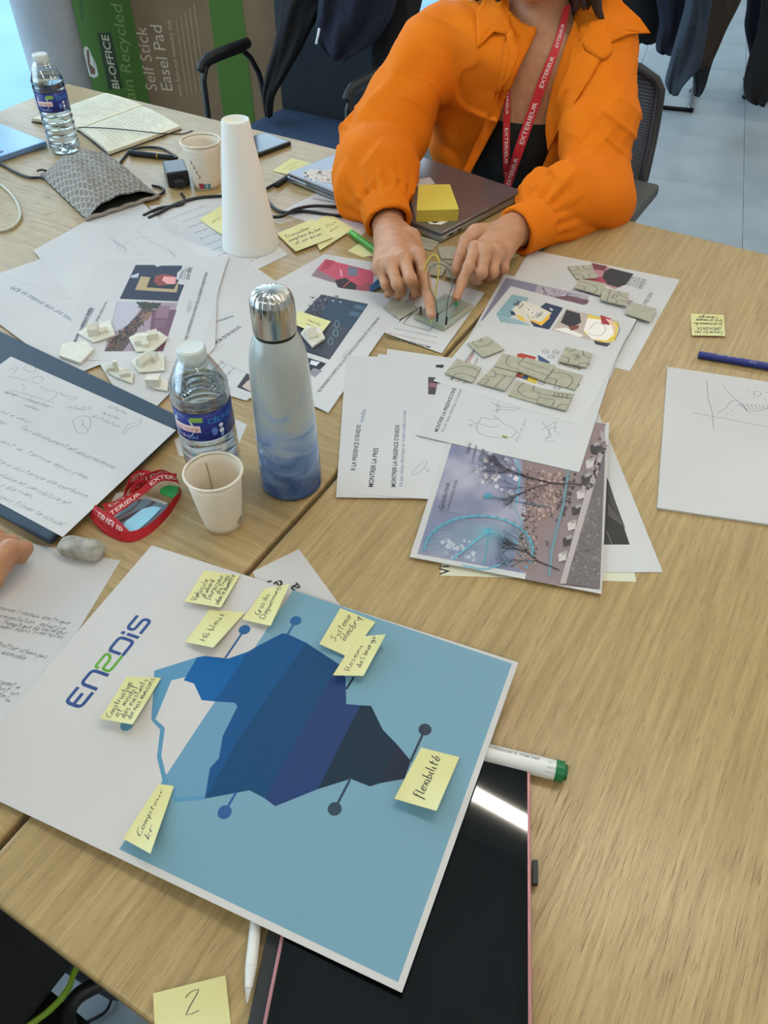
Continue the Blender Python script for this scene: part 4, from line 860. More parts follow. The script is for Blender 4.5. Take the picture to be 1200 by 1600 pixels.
note([(465, 485), (517, 502), (500, 524), (461, 507)], .0030, (0, .002, .006, .002), 'yellow note on the night street photo beside the steel cap', [('Hardy', .4, .55, .8, .55), ('voir ici', .35, .3, .85, .3)], frame='DCBA', h=.003)
note([(543, 392), (565, 378), (590, 398), (567, 402)], .0004, (0, 0, 0, 0), 'yellow note under the tip of the green pen', [], h=.003)
note([(776, 395), (800, 388), (812, 399), (788, 408)], .0004, (0, 0, 0, 0), 'yellow note mostly hidden under the orange cuff on the right', [], h=.003)
note([(648, 281), (672, 277), (680, 287), (650, 291)], .0235, (0, 0, 0, 0), 'white label note stuck on the laptop behind the yellow block', [('label de mesure', .1, .6, .8, .6), ('bureau', .1, .3, .6, .3)], mat=PAPER, h=.002, w_=.0005, frame='DCBA')
# ================================================================ bottles, cups, cone
PET = thin_plastic('clear_plastic', '#F2F6F8', .2, .06); WATER = glassy('water', '#F6FBFD', 1.33)
def wbottle(bp, label, full, labang, cupang=0, R=.0325):
    c = W(*bp); t = thing('water_bottle', c, label, 'bottle', 'clear water bottles')
    prof = [(.012, .004), (.024, .001), (.030, .004), (R-.0005, .012)]
    z = .014
    for k in range(5): prof += [(R, z+.002), (R-.0004, z+.0065), (R-.0022, z+.0095), (R-.0004, z+.0120)]; z += .0134
    prof += [(R, z+.002), (R-.0012, z+.005), (R-.0012, z+.043), (R, z+.046), (R, z+.052), (R-.0016, z+.056), (R, z+.060), (R-.003, z+.068), (R-.009, z+.081), (.0185, z+.090), (.0145, z+.096), (.0125, z+.100), (.0125, z+.104)]
    top = z+.104; lz = z
    V, F = lathe(prof, 64, c, False); obj('bottle_body', V, F, PET, t, smooth=True)
    wl = full
    wp = [(0, .006)]+[(r-.0011, zz+.001) for r, zz in prof[1:] if zz < wl]; rl = np.interp(wl, [p[1] for p in prof], [p[0] for p in prof])-.0011; wp += [(rl, wl), (0, wl)]
    V, F = lathe(wp, 64, c); obj('water', V, F, WATER, t, smooth=False)
    V, F = lathe([(R-.0007, lz+.006), (R-.0004, lz+.0061), (R-.0004, lz+.0419), (R-.0007, lz+.042)], 96, c, False); obj('label_sleeve', V, F, M('#1A2C86', .35), t, smooth=True)
    def sp(a, b, e): r = R-.0003+e*2; an = labang+a/R; return (c[0]+r*math.cos(an), c[1]+r*math.sin(an), c[2]+lz+.006+b)
    D = Decal(t, sp)
    def tx(s_, x, y, L, m, b=False):
        V, F = glyphs(s_, b); k = L/(V[:, 0].max()-V[:, 0].min()); D.flat([(x+v[0]*k, y+v[1]*k) for v in V], F, m)
    DC = lambda x, y, r, m: D.polyq([(x+r*math.cos(q*PI/10), y+r*math.sin(q*PI/10)) for q in range(20)], m)
    tx('CÉLINE', -.004, .0225, .030, '#3FA0E0'); DC(-.034, .0185, .0145, '#C9CDD0'); D.rect(-.048, .0125, -.013, .0215, '#F0D9D8', 14); tx('CRISTALINE', -.047, .0138, .032, '#C23A30', True)
    D.rect(-.023, .026, -.009, .0325, '#86B84C'); tx('50cl', -.030, .003, .012, '#7FA8E0')
    D.polyq([(-.002, .013), (.0, .016), (.004, .016), (.006, .013), (.004, .006), (0, .006)], '#5F7FD0'); DC(.0105, .0165, .0028, '#E8ECF4'); DC(.0105, .0095, .003, '#E8ECF4')
    D.polyq([(.0085, .002), (.0125, .002), (.0125, .006), (.0085, .006)], '#8FA0D8')
    for k in range(6): tx('eau de source minerale', .016, .0185-k*.003, .016-.002*(k % 2), '#A9B8E8')
    DC(.042, .026, .005, '#E8D9DC'); tx('C', .039, .023, .006, '#C23A30', True); D.build('label_print')
    V, F = lathe([(.0128, top-.014), (.0152, top-.013), (.0155, top-.002), (.0152, top+.0015), (.0135, top+.0035), (.0128, top+.0032), (.012, top+.0026), (0, top+.0026)], 60, c)
    cp = obj('cap', V, F, M('#D4D9D4', .4), t, smooth=False)
    V, F = lathe([(.0128, top-.0185), (.0158, top-.018), (.0158, top-.015), (.0128, top-.0145)], 40, c, False); obj('tamper_ring', V, F, M('#D4D9D4', .4), cp, smooth=True)
    return t
toE = lambda c: math.atan2(-c[1], -c[0])
c_ = W(340, 750); wbottle((340, 750), 'water bottle with blue label standing beside the red lanyard, in front', .140, toE(c_)+.18)
c_ = W(104, 236); wbottle((104, 236), 'water bottle with blue label standing far left by the notebook', .150, toE(c_)+.35)
# white card under the front bottle
V, F = prism([W(a, b)[:2] for a, b in ((272, 687), (367, 655), (386, 664), (374, 692), (300, 716), (280, 712))], .0001, .0004); obj('card', V, F, PAPER, label='small white card lying under the front water bottle', cat='card')
# steel bottle: white glaze over blue marbling
c = W(456, 752); t = thing('insulated_bottle', c, 'tall steel drinking bottle with white and blue marbled body', 'bottle')
bm = M('#D5DAD8', .2, name='marbled_enamel', Coat_Weight=.6, Coat_Roughness=.05); N_, L_, b_ = nodes(bm)
tc = N_.new('ShaderNodeTexCoord'); sx = N_.new('ShaderNodeSeparateXYZ'); L_.new(tc.outputs['Object'], sx.inputs[0])
n1 = N_.new('ShaderNodeTexNoise'); n1.inputs['Scale'].default_value = 22; n1.inputs['Detail'].default_value = 6; n1.inputs['Distortion'].default_value = .9
mp = N_.new('ShaderNodeMapping'); mp.inputs['Scale'].default_value = (1, 1, 1.7); L_.new(tc.outputs['Object'], mp.inputs[0]); L_.new(mp.outputs[0], n1.inputs['Vector'])
hh = N_.new('ShaderNodeMapRange'); hh.inputs[1].default_value = .02; hh.inputs[2].default_value = .172; hh.inputs[3].default_value = .34; hh.inputs[4].default_value = -.45; L_.new(sx.outputs[2], hh.inputs[0])
ad = N_.new('ShaderNodeMath'); L_.new(n1.outputs[0], ad.inputs[0]); L_.new(hh.outputs[0], ad.inputs[1])
cr = N_.new('ShaderNodeValToRGB'); cr.color_ramp.elements[0].position = .30; cr.color_ramp.elements[0].color = lin('#AEB3AD'); cr.color_ramp.elements[1].position = .85; cr.color_ramp.elements[1].color = lin('#2C4F86')
e2 = cr.color_ramp.elements.new(.5); e2.color = lin('#8FA6C4'); e3 = cr.color_ramp.elements.new(.66); e3.color = lin('#5F83B5'); L_.new(ad.outputs[0], cr.inputs[0]); L_.new(cr.outputs[0], b_.inputs['Base Color'])
prof = [(.0, .001), (.033, .001), (.0362, .004), (.0365, .01), (.0350, .08), (.0325, .15), (.0305, .178), (.0275, .192), (.0235, .202), (.0215, .206), (.0, .206)]
V, F = lathe([(p[0], p[1]) for p in spline([np.array(q) for q in prof[1:-1]], 5)], 72, c); obj('bottle_body', V, F, bm, t, smooth=True)
V, F = lathe([(.0205, .204), (.0212, .205), (.0212, .210), (.020, .211)], 48, c, False); obj('seal_ring', V, F, M('#131313', .5), t, smooth=True)
steel = M('#C2BDB4', .24, 1., name='brushed_steel', Anisotropic=.6); N_, L_, b_ = nodes(steel)
prof = [(.0205, .2095), (.0222, .2102), (.0225, .213), (.0225, .238), (.0212, .246), (.0180, .2515), (.011, .2545), (.0, .2552)]; P_ = spline([np.array(q) for q in prof], 7); V = []; F = []; sg = 144
for r, z in P_:
    for k in range(sg):
        a = 2*PI*k/sg; gr = max(0, math.cos(a*16))**6*.0016*max(0, min(1, (z-.233)/.006))*max(0, min(1, (r-.007)/.005)); V.append((c[0]+(r-gr)*math.cos(a), c[1]+(r-gr)*math.sin(a), z-gr*.6))
for i in range(len(P_)-1):
    for k in range(sg): F.append((i*sg+k, i*sg+(k+1) % sg, (i+1)*sg+(k+1) % sg, (i+1)*sg+k))
F.append(tuple(range(sg))[::-1]); obj('screw_cap', V, F, steel, t, smooth=True)
# cups
CUP = noisy(M('#E9E1D2', .6, name='cup_card'), 30, '#E2D5BF', '#E9DECC')
def cup(bp, r0, r1, h, label, prints):
    c = W(*bp); t = thing('paper_cup', c, label, 'cup', 'white paper cups')
    prof = [(r0-.002, .004), (r0-.002, 0), (r0, 0)]+[(r0+(r1-r0)*k/8, h*k/8) for k in range(1, 9)]
    rim = [(r1+.0016*math.cos(a)*1.0+.0006, h+.0014+.0016*math.sin(a)) for a in np.linspace(-PI/2, PI, 8)]
    inn = [(r1-.0010, h-.001)]+[(r0+(r1-r0)*k/8-.0012, h*k/8) for k in range(7, 0, -1)]+[(r0-.001, .006), (0, .006)]
    V, F = lathe(prof[2:]+inn, 64, c); b = obj('cup_wall', V, F, CUP, t, smooth=True); V, F = lathe([(r0-.0012, .0008), (0, .0008)], 40, c); obj('cup_base', V, F, CUP, t)
    V, F = lathe(rim+[rim[0]], 64, c, False); obj('rolled_rim', V, F, CUP, t, smooth=True)
    a0 = toE(c)
    D = Decal(t, lambda a, z, e: (lambda r, an: (c[0]+r*math.cos(an), c[1]+r*math.sin(an), z))(r0+(r1-r0)*z/h+e*2, a0+a/r0)); prints(D); D.build()
    D = Decal(t, lambda a, z, e: (lambda r, an: (c[0]+r*math.cos(an), c[1]+r*math.sin(an), z))(r0+(r1-r0)*z/h-.0013-e*2, a0+a/r0)); return t, D, c
def pr1(D):
    for cx, cz, r in ((.020, .011, .0042),):
        D.strokeq([(cx+r*math.cos(q*PI/8), cz+r*1.1*math.sin(q*PI/8)) for q in range(17)], .001, '#2A2A2C', 0); D.polyq([(cx-.0025, cz-.002), (cx+.001, cz-.003), (cx+.002, cz+.001), (cx, cz+.003), (cx-.001, cz)], '#2A2A2C'); D.polyq([(cx+.0005, cz+.001), (cx+.003, cz), (cx+.002, cz+.003)], '#2A2A2C')
    D.strokeq([(-.027, .020), (-.025, .014), (-.022, .010)], .0012, '#3A3A3C')
t, D, c = cup((349, 815), .0215, .0305, .076, 'white paper cup standing in front of the water bottle, thin brown streak inside', pr1)
D.strokeq([(.072-.022*.0, .030), (.0715, .050), (.072, .068)], .0007, '#8A5A2C', 1, .0002); D.build('streak')
def pr2(D):
    D.rect(-.016, .004, -.006, .015, '#B03A44'); D.rect(-.006, .004, .006, .014, '#3F8296'); D.textq('JE', np.array([-.004, .006]), np.array([1., 0]), np.array([0, 1.]), .008, '#DDE8EA', True)
    for k in range(4): D.strokeq([(-.022+.003*k, .060-k*.009), (-.019+.003*k, .056-k*.009), (-.022+.003*k, .052-k*.009)], .0014, '#2A2A2C')
cup((324, 290), .026, .0375, .085, 'white paper cup with small red and blue print, standing left of the tall cone', pr2)
# tall white cone
c = W(392, 383); V, F = lathe([(.044, 0), (.0495, 0), (.0500, .002), (.0495, .004), (.0222, .208), (.0215, .2098), (.0205, .2098), (.0195, .208), (.018, .2035), (0, .2025)], 72, c)
conem = M('#E6E2DA', .6, name='white_card_tube', Subsurface_Weight=.15); o = obj('white_cone', V, F, conem, smooth=False, label='tall smooth white tapered paper cone standing among the notes', cat='cone', org=c)
o.data.polygons.foreach_set('use_smooth', [True]*len(o.data.polygons)); bevel(o, .0006, 1)
# ================================================================ electronics
alum = M('#A9B0B6', .32, .75, name='grey_aluminium')
L0, L1, L2 = W(449, 285, .0), W(689, 381, .0), W(797, 303, .0)
ex = (L1-L0)/np.linalg.norm(L1-L0); ey = np.array([-ex[1], ex[0], 0]); lx, ly = np.linalg.norm(L1-L0), (L2-L1)@ey; lx = max(lx, .3); ly = min(max(ly, .2), .25)
cL = L1-ex*lx/2+ey*ly/2
t = thing('laptop', cL, 'closed silver laptop with stickers lying under the orange sleeves', 'laptop')
lapm = M('#8D8A8C', .33, .7, name='laptop_lid')
V, F = box(cL+[0, 0, .0075], (lx, ly, .010), ex, ey); bevel(obj('base', V, F, alum, t), .002, 3); V, F = box(cL+[0, 0, .0165], (lx-.002, ly-.001, .0066), ex, ey); bevel(obj('lid', V, F, lapm, t), .0025, 3)
V, F = box(cL-ey*(ly/2-.001)+[0, 0, .0105], (lx*.72, .004, .007), ex, ey); bevel(obj('hinge_cover', V, F, M('#6E7074', .3, .7), t), .001)
for k, (a, b, m_) in enumerate(((.028, .012, blkp), (.052, .010, blkp), (.010, .004, M('#D8DADC', .4)))): V, F = box(cL+ex*(lx/2+.0001)-ey*(ly/2-a)+[0, 0, .008], (.001, b, .0035), ex, ey); obj('port', V, F, m_, t)
for sx in (-1, 1):
    for sy in (-1, 1): V, F = lathe([(.006, 0), (.006, .003), (0, .003)], 16, cL+ex*sx*(lx/2-.03)+ey*sy*(ly/2-.03)); obj('rubber_foot', V, F, blkp, t)
LT = .0199
D = Decal(t, lambda x, y, e: (x, y, LT+e), lambda a, b: tuple(W(a, b, LT)[:2]))
rr = random.Random(4)
D.poly([(471, 272), (486, 264), (505, 266), (520, 264), (540, 270), (545, 282), (520, 287), (500, 284), (484, 279)], '#D8CFC4')
for k in range(46):
    x = 474+rr.random()*55; y = 267+rr.random()*15; s_ = rr.uniform(1, 3.2)
    if abs(y-276) > 9-abs(x-505)*.1: continue
    D.poly([(x-s_, y), (x, y-s_*.6), (x+s_, y+.4), (x, y+s_*.7)], ('#26221F', '#8E8178', '#3A3330', '#EDE6DC')[k % 4])
D.poly([(662, 342), (676, 339), (692, 339), (702, 345), (690, 351), (672, 350)], '#E8E6E0'); D.poly([(670, 341), (684, 340), (690, 345), (680, 349), (670, 346)], '#2C2E38'); D.poly([(686, 341), (694, 343), (688, 347)], '#5C5F6A'); D.build('sticker')
# yellow block on it
yb = [W(a, b, .0415) for a, b in ((654, 289), (703, 288), (717, 327), (651, 329))]
yel = noisy(M('#C9B23C', .8, name='block_paper'), 400, '#BBA637', '#DCC451', stretch=(.05, .05, 3))
V, F = prism([p[:2] for p in yb], .0202, .0412); yo = obj('note_block', V, F, yel, label='thick block of yellow sticky notes on the silver laptop', cat='notepad'); V, F = prism([p[:2] for p in yb], .0413, .0417); obj('top_note', V, F, M('#D9C451', .8), yo)
gray_ = M('#B9B4A6', .5); V, F, uv = grid(lambda u, v: W(635+(654-635)*u+v*(16-12*u), 296+(-4)*u+v*(48-6*u), .021+.018*u*(1-v)+.0004), 6, 6, (0, 0, -.0003)); obj('curled_note', V, F, gray_, label='curled grey-white slip leaning on the yellow block', cat='paper slip')
# left laptop (corner in view)
q0 = W(72, 219, .014); d1 = W(0, 191, .014)-q0; d1 /= np.linalg.norm(d1); d2 = W(0, 250, .014)-q0; d2 = d2-d1*(d2@d1); d2 /= np.linalg.norm(d2)
cL = q0+d1*.15+d2*.11; cL[2] = 0
t = thing('laptop', cL, 'open silver laptop, window reflection put into its blue, at the left edge of the photo', 'laptop'); V, F = box(cL+[0, 0, .0062], (.30, .22, .0115), d1, d2); bevel(obj('base', V, F, M('#7FA6DC', .3, .5), t), .002, 3)  # base colour carries the blue of the reflected window
for i in range(12):
    for j in range(5):
        p = cL+[0, 0, .0126]+d1*(-.122+i*.0205)+d2*(.035-.0+j*.0165-.045); V, F = box(p, (.0185, .0145, .0012), d1, d2); obj('key', V, F, M('#7C97B4', .5), t)
lp = np.array([d2[0], d2[1], 0]); V, F = box(cL+d1*.0-d1*.0+d1*.148+[0, 0, .105], (.005, .22, .19), d1, d2); bevel(obj('screen', V, F, M('#3A4450', .3), t), .002)
# phone
q = [W(a, b, .0095) for a, b in ((382, 216), (415, 206), (455, 221), (401, 241))]; V, F = prism([p[:2] for p in q], .0003, .0095); o = obj('smartphone', V, F, M('#1F2420', .45), label='black smartphone lying behind the white cone', cat='phone'); bevel(o, .002, 3)
cq = sum(q)/4; V, F = prism([(cq+(p-cq)*.9)[:2] for p in q], .0096, .0099); obj('screen', V, F, M('#14181A', .08), o)
# tablet (bottom), its cover edge, pencil, marker
ta, tb, tcn = W(829, 1186, .0105), W(832, 1640, .0105), W(440, 1452, .0105)
tv = (tb-ta)/np.linalg.norm(tb-ta); tu = np.array([tv[1], -tv[0], 0]); tw = abs((tcn-ta)@tu); tu = tu if (tcn-ta)@tu > 0 else -tu
th_ = .250; TC = ta+tu*tw/2+tv*th_/2; TC[2] = 0
def rrect(c, u, v, a, b, r, n=6):
    P = []
    for (su, sv, a0) in ((1, 1, 0), (-1, 1, PI/2), (-1, -1, PI), (1, -1, 3*PI/2)):
        for k in range(n+1): an = a0+PI/2*k/n; P.append(c+u*(su*(a/2-r)+r*math.cos(an))+v*(sv*(b/2-r)+r*math.sin(an)))
    return P
t = thing('tablet', TC, 'large black tablet with pink edge under the poster corner', 'tablet')
V, F = prism([p[:2] for p in rrect(TC, tu, tv, tw, th_, .011)], .0045, .0100); bevel(obj('pink_body', V, F, M('#B07A7E', .4, .3), t), .0012, 2)
V, F = prism([p[:2] for p in rrect(TC, tu, tv, tw-.0056, th_-.0056, .010)], .0099, .0104); obj('glass_front', V, F, M('#08090A', .03, 0, .6, name='tablet_glass'), t)
V, F = prism([p[:2] for p in rrect(TC, tu, tv, tw-.024, th_-.024, .004)], .01041, .01046); obj('screen', V, F, M('#0D0F11', .03, 0, .6), t)
V, F = prism([p[:2] for p in rrect(TC+tu*.0062, tu, tv, tw+.010, th_+.0, .008)], .0004, .0042); bevel(obj('cover', V, F, M('#2C2E30', .7), t), .001)
V, F = box(ta+tv*(np.linalg.norm(W(833, 1360, .0105)-ta))-tu*.0035+[0, 0, -.0045], (.004, .018, .006), tu, tv); obj('button_clip', V, F, blkp, t)
V, F = tube([W(834, 1345, .0), W(834, 1375, .0)], .0001, 4)
def rod(name, p0, p1, r, z, mat, label, cat, cuts=()):
    """round pen from p0 to p1 (photo), radius r; cuts = [(part, t0, t1, r0, r1, material)]"""
    a, b = W(*p0, z), W(*p1, z); a[2] = b[2] = z; c0 = (a+b)/2; t = thing(name, (c0[0], c0[1], z-r), label, cat)
    for nm, s0, s1, r0, r1, m_ in cuts: V, F = tube([a+(b-a)*(s0+(s1-s0)*k/4) for k in range(5)], [r0+(r1-r0)*k/4 for k in range(5)], 40); bevel(obj(nm, V, F, m_, t, smooth=False), .0004, 2, 50)
    return t, a, b
wht = M('#E4E2DC', .3)
d_ = W(388, 1545)-W(402, 1420); d_ /= np.linalg.norm(d_); pa = W(388, 1545, .0047)-d_*.155; pp = pr(pa)
rod('stylus', (pp[0], pp[1]), (386, 1567), .0045, .0049, wht, 'white stylus pencil sticking out from under the poster', 'stylus', [('barrel', 0, .86, .0044, .0044, wht), ('taper', .86, .945, .0044, .0028, wht), ('tip', .945, 1, .0026, .0006, M('#C9C6BE', .4))])
t, a, b = rod('whiteboard_marker', (690, 1160), (886, 1208), .0085, .0088, wht, 'white whiteboard marker with green cap beside the tablet', 'marker', [('barrel', 0, .925, .0085, .0085, wht), ('cap', .905, .972, .0091, .0091, M('#12703C', .35)), ('cap_end', .972, 1, .0070, .0066, M('#0E5E32', .35))])
md = (b-a)/np.linalg.norm(b-a); ms = np.array([-md[1], md[0], 0]); ml = np.linalg.norm(b-a)
D = Decal(t, lambda s_, q_, e: a+md*s_+ms*math.sin(q_/.0085)*(.0086+e)+np.array([0, 0, math.cos(q_/.0085)*(.0086+e)]))
D.textq('whiteboard marker', np.array([ml*.34, .0010]), np.array([1., 0]), np.array([0, 1.]), ml*.44, '#26262A', False); D.strokeq([(ml*.3, .0085), (ml*.90, .0085)], .0012, '#B0302A', 0)
D.strokeq([(ml*.83, -.007), (ml*.895, -.007), (ml*.895, .003), (ml*.83, .003), (ml*.83, -.007)], .0004, '#26262A', 0)
D.strokeq([(ml*.84+k*.0013, -.004+.0022*(k % 2)) for k in range(7)], .0004, '#26262A', 0); D.strokeq([(ml*.84, .0012), (ml*.875, .0012)], .0004, '#26262A', 0); D.build()
pb = M('#1B2A78', .35); t, a, b = rod('felt_pen', (1092, 554), (1290, 588), .0052, .0054, pb, 'dark blue felt pen at the right edge above the drawing pad', 'pen', [('barrel', 0, 1, .0052, .0052, pb), ('end_plug', -.004, .0, .0042, .0050, M('#131E58', .4))])
md2 = (b-a)/np.linalg.norm(b-a); ms2 = np.array([-md2[1], md2[0], 0])
D = Decal(t, lambda s_, q_, e: a+md2*s_+ms2*math.sin(q_/.0052)*(.0052+e)+np.array([0, 0, math.cos(q_/.0052)*(.0052+e)])); D.textq('PaperMate  Flair', np.array([.024, -.001]), np.array([1., 0]), np.array([0, 1.]), .03, '#C9CDE0'); D.strokeq([(.068, -.003), (.078, -.003)], .0028, '#E8E8F0', 0); D.build()
gp = M('#3F8E22', .35); rod('highlighter', (548, 363), (600, 401), .0058, .0068, gp, 'bright green pen tucked under the orange cuff', 'pen', [('barrel', .22, 1, .0058, .0058, gp), ('cap', 0, .24, .0050, .0062, M('#4FA82C', .35)), ('clip', .05, .5, .0012, .0012, gp)])
bk = M('#121214', .3); rod('ballpoint_pen', (203, 239), (275, 247), .0062, .0066, bk, 'black pen with gold ring lying behind the grey pouch', 'pen', [('barrel', 0, .6, .0062, .0062, bk), ('gold_ring', .60, .625, .0064, .0064, M('#C9A25A', .3, .8)), ('cap', .625, 1, .0060, .0056, bk)])
# power adapter and cables
ca = W(266, 295); cb = W(297, 291); ad_ = (cb-ca)/np.linalg.norm(cb-ca); an_ = np.array([-ad_[1], ad_[0], 0]); cP = (ca+cb)/2+an_*.034
t = thing('power_adapter', cP, 'black power adapter block beside the paper cup', 'adapter'); V, F = box(cP+[0, 0, .0155], (.043, .066, .030), ad_, an_); bevel(obj('housing', V, F, M('#1E2124', .3), t), .003, 3)
V, F = box(cP-an_*.041+[0, 0, .012], (.020, .018, .014), ad_, an_); bevel(obj('plug', V, F, blkp, t), .003)
def cable(name, pts, r, mat, label, cat='cable', z=None):
    P = [W(p[0], p[1], (p[2] if len(p) > 2 else 0)+r+.0006) for p in pts]; V, F = tube(spline(P, 8), r, 10); return obj(name, V, F, mat, smooth=True, label=label, cat=cat)
cbm = M('#141416', .45, name='cable_rubber')
cable('cable', [(-40, 238), (0, 256), (22, 268), (45, 277), (66, 278), (90, 285)], .0028, cbm, 'black cable running from the left laptop into the grey pouch')
cable('cable', [(182, 262), (196, 243), (206, 234), (228, 230), (252, 232), (268, 240), (277, 247, .02)], .0026, cbm, 'black cable loop arching over the black pen')
cable('power_cable', [(283, 302, .008), (288, 311), (284, 319), (268, 322), (250, 325), (236, 331), (224, 337)], .0030, cbm, 'thick black cable from the adapter plug to under the sketch sheet')
cable('power_cable', [(232, 341), (248, 333), (275, 319), (310, 309), (350, 306), (385, 304)], .0030, cbm, 'black cable running from the sketch sheet to behind the white cone')
cable('cable', [(238, 290), (252, 293), (256, 299), (247, 305), (228, 310)], .0026, cbm, 'short black cable loop coming out of the grey pouch')
cable('charger_cable', [(448, 279, .004), (440, 283), (425, 290), (414, 298), (418, 313), (430, 326), (445, 332), (475, 330), (520, 336), (560, 340)], .0030, cbm, 'black charger cable plugged into the silver laptop, right of the cone')
P = [W(a, b, .006) for a, b in ((449, 277), (432, 289))]; V, F = tube(P, .0052, 12); obj('cable_plug', V, F, blkp, label='black plug of the charger cable at the laptop edge', cat='plug', smooth=True)
cable('cable', [(420, 339, .004), (440, 338, .005), (462, 327, .008), (490, 322, .004), (525, 323), (560, 325)], .0030, cbm, 'black cable crossing over the charger cable right of the cone')
cable('cable', [(-30, 352), (0, 360), (18, 355), (30, 343), (31, 328), (20, 306), (0, 288), (-30, 270)], .0026, M('#C9C6B4', .5), 'off-white charging cable looping in at the left edge')
# notebook
cov = M('#23262A', .6); crp = noisy(M('#E6DFC6', .8, name='cream_pages'), 40, '#E0D9C0', '#E9E3CC')
nl = [(50, 186), (165, 146), (222, 165), (124, 201)]; nr = [(124, 201), (222, 165), (281, 198), (170, 238)]
cN = W(124, 190); t = thing('notebook', (cN[0], cN[1], 0), 'open cream notebook full of handwriting, ribbon across it', 'notebook')
for q_, nm in ((nl, 'left'), (nr, 'right')):
    P = [W(a, b, .007) for a, b in q_]; cc_ = sum(P)/4; V, F = prism([(cc_+(p-cc_)*1.03)[:2] for p in P], .0004, .002); bevel(obj('cover', V, F, cov, t), .0006)
    def fn(u, v, P=P, nm=nm):
        a_ = v if nm == 'left' else 1-v
        p = (P[0]*(1-u)+P[1]*u)*(1-v)+(P[3]*(1-u)+P[2]*u)*v; return np.array([p[0], p[1], .0085+.004*math.sin(min(a_, 1)*PI)*.6-.002*a_**6])
    if nm == 'left': fn = lambda u, v, P=P: np.array([*((P[0]*(1-u)+P[1]*u)*(1-v)+(P[3]*(1-u)+P[2]*u)*v)[:2], .0085+.003*math.sin(v*PI)])
    V, F, uv = grid(fn, 10, 10, (0, 0, -.0064)); obj('pages', V, F, crp, t)
    wd = np.linalg.norm(P[1]-P[0]); ht = np.linalg.norm(P[3]-P[0]); D = Decal(t, lambda x, y, e, fn=fn, wd=wd, ht=ht: fn(x/wd, y/ht)+np.array([0, 0, e*2]))
    r2 = random.Random(2)
    for i in range(13 if nm == 'left' else 15):
        if nm == 'left': a = np.array([wd*.92, ht*.1+0]); 
        x_ = wd*.92-i*wd*.055 if True else 0
        D.handq(' '.join(r2.choice(HAND1) for _ in range(3)), np.array([x_, ht*.08]) if nm == 'left' else np.array([x_, ht*.08]), np.array([0, 1.]), np.array([-1., 0])*-1, ht*r2.uniform(.6, .84), .0026, M('#6C6A66', .7), .00045)
    D.build('handwriting')
cable('bookmark_ribbon', [(122, 199, .010), (160, 200, .012), (200, 203, .013), (245, 208, .011), (262, 209), (285, 209), (301, 204)], .0011, M('#2B3138', .7), 'dark ribbon bookmark trailing across the open notebook', 'ribbon')
# ================================================================ grey quilted pouch
pm = M('#9C948A', .85, name='scale_fabric'); N_, L_, b_ = nodes(pm)
uvn = N_.new('ShaderNodeUVMap'); uvn.uv_map = 'uv'; sp_ = N_.new('ShaderNodeSeparateXYZ'); L_.new(uvn.outputs[0], sp_.inputs[0])
def mth(op, a, b=None, c=None):
    n = N_.new('ShaderNodeMath'); n.operation = op
    for i, x in enumerate((a, b, c)):
        if x is None: continue
        if isinstance(x, (int, float)): n.inputs[i].default_value = x
        else: L_.new(x, n.inputs[i])
    return n.outputs[0]
ys = mth('MULTIPLY', sp_.outputs[1], 20.); xs = mth('MULTIPLY', sp_.outputs[0], 15.); row = mth('FLOOR', ys); fy = mth('FRACT', ys); off = mth('MULTIPLY', mth('MODULO', row, 2.), .5)
fx = mth('ABSOLUTE', mth('SUBTRACT', mth('FRACT', mth('ADD', xs, off)), .5)); rr_ = mth('SQRT', mth('ADD', mth('MULTIPLY', fx, fx), mth('MULTIPLY', mth('MULTIPLY', fy, fy), .28)))
edge = mth('SUBTRACT', 1., mth('MULTIPLY', mth('ABSOLUTE', mth('SUBTRACT', rr_, .45)), 7.)); edge = mth('MAXIMUM', edge, 0.)
cr = N_.new('ShaderNodeValToRGB'); cr.color_ramp.elements[0].color = lin('#857D74'); cr.color_ramp.elements[1].color = lin('#D6D0C6'); L_.new(edge, cr.inputs[0]); L_.new(cr.outputs[0], b_.inputs['Base Color'])
bp = N_.new('ShaderNodeBump'); bp.inputs['Strength'].default_value = 1.; bp.inputs['Distance'].default_value = .003; L_.new(edge, bp.inputs['Height']); L_.new(bp.outputs[0], b_.inputs['Normal'])
PQ = [(62, 272), (163, 243), (250, 306), (136, 343)]      # left tip, back, right, front
PW = [W(a, b, .004) for a, b in PQ]; cp_ = sum(PW)/4
t = thing('pouch', (cp_[0], cp_[1], 0), 'grey scale-patterned fabric pouch lying open on the desk', 'pouch')
def pf(u, v, top):
    p = (PW[0]*(1-u)+PW[1]*u)*(1-v)+(PW[3]*(1-u)+PW[2]*u)*v
    b = (max(0, 1-abs(2*u-1)**3.0))*(1-max(0, 1-v*2.2)**3*.9)*(1 if v < .7 else 1-(v-.7)*1.7)
    wr_ = .0015*math.sin(u*23+3*v)+.001*math.sin(v*31-u*9)
    z = .004+(.046*b+wr_*b*2 if top else 0); p = p.copy()
    if v > .9 and top: p += (PW[0]-PW[3])/np.linalg.norm(PW[0]-PW[3])*(v-.9)*.12*b
    p[2] = z if top else .0012; return p
V, F, uv = grid(lambda u, v: pf(u, v, True), 36, 30); V2, F2, uv2 = grid(lambda u, v: pf(u, v, True)*[1, 1, .93]-[0, 0, .0008], 36, 30); nV = len(V)
V = V+V2; F = F+[tuple(i+nV for i in f[::-1]) for f in F2]+[(30*37+i+1, 30*37+i, 30*37+i+nV, 30*37+i+1+nV) for i in range(36)]
obj('outer_fabric', V, F, pm, t, smooth=True, uv=uv+uv2)
V, F, uv = grid(lambda u, v: pf(u, v*1.0, False)+np.array([0, 0, .003*math.sin(u*PI)*v]), 20, 12, (0, 0, -.0008)); obj('lower_fabric', V, F, M('#3A3936', .9), t, smooth=False, uv=uv)
